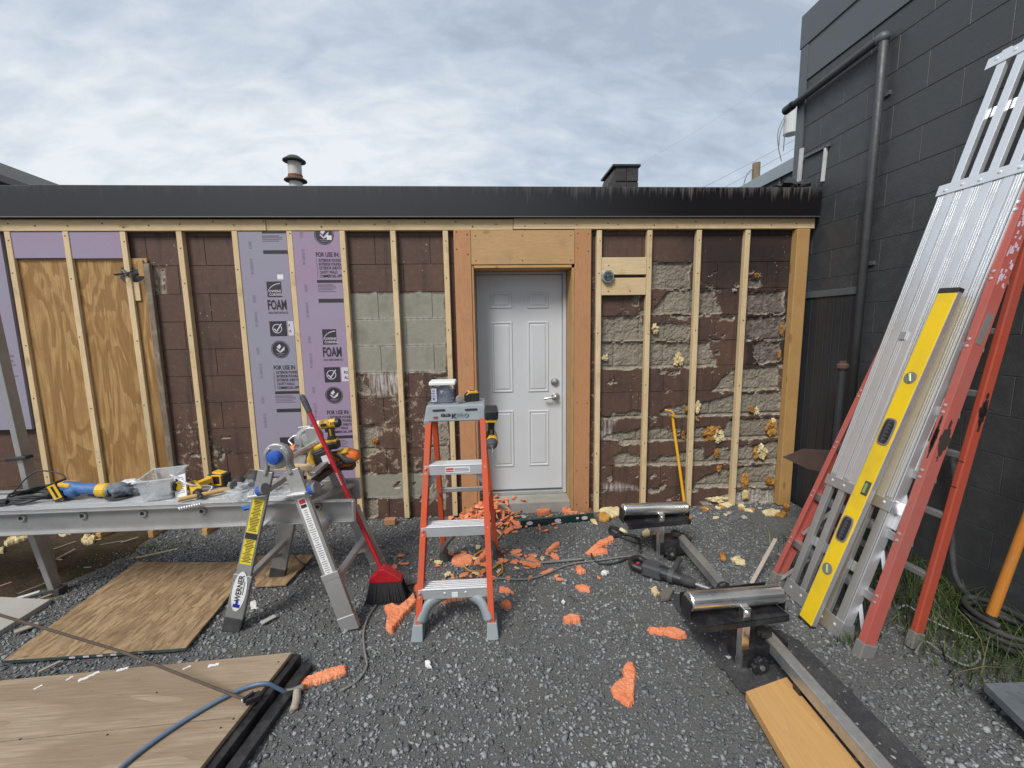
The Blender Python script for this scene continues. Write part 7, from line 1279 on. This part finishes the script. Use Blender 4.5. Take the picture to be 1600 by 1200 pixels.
for k in range(46):
    side = random.random(); x = random.uniform(.85, 2.3) if side < .7 else random.uniform(.2, .85); y = -.05 - abs(random.gauss(0, .07)); L_ = random.uniform(.012, .045)
    scrap('cream_foam_flake', blobpoly(x, y, L_, L_ * random.uniform(.4, .8), random.uniform(0, 3.1), 6), .004, random.uniform(.006, .02), random.choice((M_foamY, M_foamY, M_foamA, M_slab)), 'small crumb of cream or amber foam at the foot of the stripped wall', group='foam crumbs along the wall foot', seed=300 + k)
# twigs and splinters on the dirt
for k in range(20):
    p = V((random.uniform(-3.4, -2.3), random.uniform(-.95, -.1), .02)); a = random.uniform(-.5, 1.1); l_ = random.uniform(.04, .16)
    tag(MB().bar(p, p + V((math.cos(a) * l_, math.sin(a) * l_, random.uniform(-.004, .01))), random.uniform(.004, .012), .005).build('wood_splinter', random.choice((M_lath, M_lath, M_oldZ, M_pineX)), bevel=.001), 'pale wood splinter lying on the brown dirt under the bench', 'splinter', 'splinters on the dirt')
a, b_ = V((-2.9357, -0.5708, 0.0200)), V((-2.9050, -0.3482, 0.0300)); tag(MB().bar(a, b_, .012, .008).build('thin_lath', M_lath), 'thin pale lath lying on dirt beside the bench leg', 'lath'); a, b_ = V((-2.7441, -0.9111, 0.0200)), V((-2.6597, -0.8475, 0.0250)); tag(MB().bar(a, b_, .022, .006).build('paint_stick', M_sticker, bevel=.001), 'white paint stick on dirt beside the pale slab', 'stick')
a, b_ = V((-2.3925, -0.4938, 0.0200)), V((-2.1934, -0.3847, 0.0200)); tag(MB().bar(a, b_, .008, .008).build('thin_stick', M_pineX), 'thin yellowish stick on gravel behind the OSB sheet', 'stick'); a, b_ = V((-2.4409, -1.2020, 0.0200)), V((-2.3844, -1.1396, 0.0200)); tag(MB().bar(a, b_, .035, .008).build('grey_sliver', M_lath, bevel=.001), 'grey wood sliver on gravel beside the OSB sheet', 'sliver')
a, b_ = V((-2.0466, -1.4881, 0.0200)), V((-2.0072, -1.4276, 0.0200)); tag(MB().bar(a, b_, .014, .006).build('grey_sliver', M_lath, bevel=.001), 'grey wood sliver between the OSB and plywood sheets', 'sliver'); a, b_ = V((-1.2004, -1.2365, 0.0200)), V((-1.1559, -1.1801, 0.0200)); tag(MB().bar(a, b_, .03, .006).build('grey_sliver', M_slab, bevel=.001), 'flat grey sliver between the folding ladder feet', 'sliver')
tag(MB().prism([(p_[0], p_[1]) for p_ in [(0.940, -1.179), (1.000, -1.125), (1.040, -1.146), (0.981, -1.222), (0.931, -1.229)]], .01, .035).build('flat_stone', plain('brown_stone', (.13, .115, .10), .9, 0, .3, 20, .4), bevel=.006), 'flat brown stone on gravel at the left end of the near roller', 'stone')
# chalky dust spilled behind the strand board
P = np.stack([np.random.normal(-1.75, .42, 2600), np.random.normal(-.47, .07, 2600), np.full(2600, .016)], 1); o = scatter('chalk_crumbs', P, np.clip(np.random.lognormal(-5.9, .45, len(P)), .0012, .006), SH[:8], plain('white_crumb', (.52, .53, .55), .9, 0, .2, 60, .1), sink=.4); setting(o, 'stuff'); o['label'] = 'white chalky crumbs spilled on gravel behind the OSB sheet'
# ---------------------------------------------------------------- grass and weeds
def grass(name, label, P, hmin, hmax, m, lean_=.5):
    v = []; f = []
    for x, y in P:
        h = random.uniform(hmin, hmax); a = random.uniform(0, 6.283); w_ = random.uniform(.0012, .0030); dx_, dy_ = math.cos(a), math.sin(a); l_ = random.uniform(.2, 1.0) * lean_ * h; n0 = len(v)
        for t_, ww in ((0, 1), (.4, .85), (.75, .55), (1, .08)):
            bx = x + dx_ * l_ * t_ * t_; by = y + dy_ * l_ * t_ * t_; bz = h * (t_ - .28 * t_ * t_ * lean_)
            v += [(bx - dy_ * w_ * ww, by + dx_ * w_ * ww, bz), (bx + dy_ * w_ * ww, by - dx_ * w_ * ww, bz)]
        f += [(n0 + 2 * k, n0 + 2 * k + 1, n0 + 2 * k + 3, n0 + 2 * k + 2) for k in range(3)]
    me = D.meshes.new(name); me.from_pydata(v, [], f); me.shade_smooth(); o = link(name, me, m); setting(o, 'stuff'); o['label'] = label; return o
def grass_mat():
    m = Mat('grass_blade'); g_ = m.n('ShaderNodeNewGeometry'); c = m.ramp(g_.outputs['Random Per Island'], [(0, (.018, .034, .008)), (.5, (.040, .072, .017)), (.82, (.075, .11, .03)), (.93, (.17, .15, .075)), (1, (.24, .21, .12))]); n = m.noise(m.coord((1, 1, 1), rnd=False), 30, 2)
    c = m.mix(m.math('MULTIPLY', n, .3), c, (.03, .05, .015)); m.set(c, .6, 0, Specular_IOR_Level=.3); return m.m
M_grass = grass_mat(); P = []
while len(P) < 2900:
    x, y = random.uniform(1.85, 2.585), random.uniform(-2.5, -.55); d = 2.585 - x
    if random.random() < (1 - d / .75) ** 1.1 * (.35 + .9 * float(fbm(x * 5, y * 5, 61))) * (1.0 if -1.9 < y < -.9 else .55): P.append((x, y))
grass('wall_grass', 'green grass growing along the foot of the charcoal wall', P, .04, .25, M_grass, 1.25)
P = [(random.gauss(1.70, .035), random.gauss(-1.575, .025)) for _ in range(70)] + [(random.gauss(1.80, .08), random.gauss(-1.50, .06)) for _ in range(50)]; grass('grass_tuft', 'small green grass tuft at the foot of the extension plank', P, .02, .09, M_grass, .8)
P = [(random.gauss(-2.35, .12), random.gauss(-.33, .06)) for _ in range(260)] + [(random.gauss(-2.8, .25), random.gauss(-.62, .16)) for _ in range(260)]; grass('dirt_weeds', 'short green weeds on the brown dirt behind the bench', P, .01, .045, M_grass, 1.0)
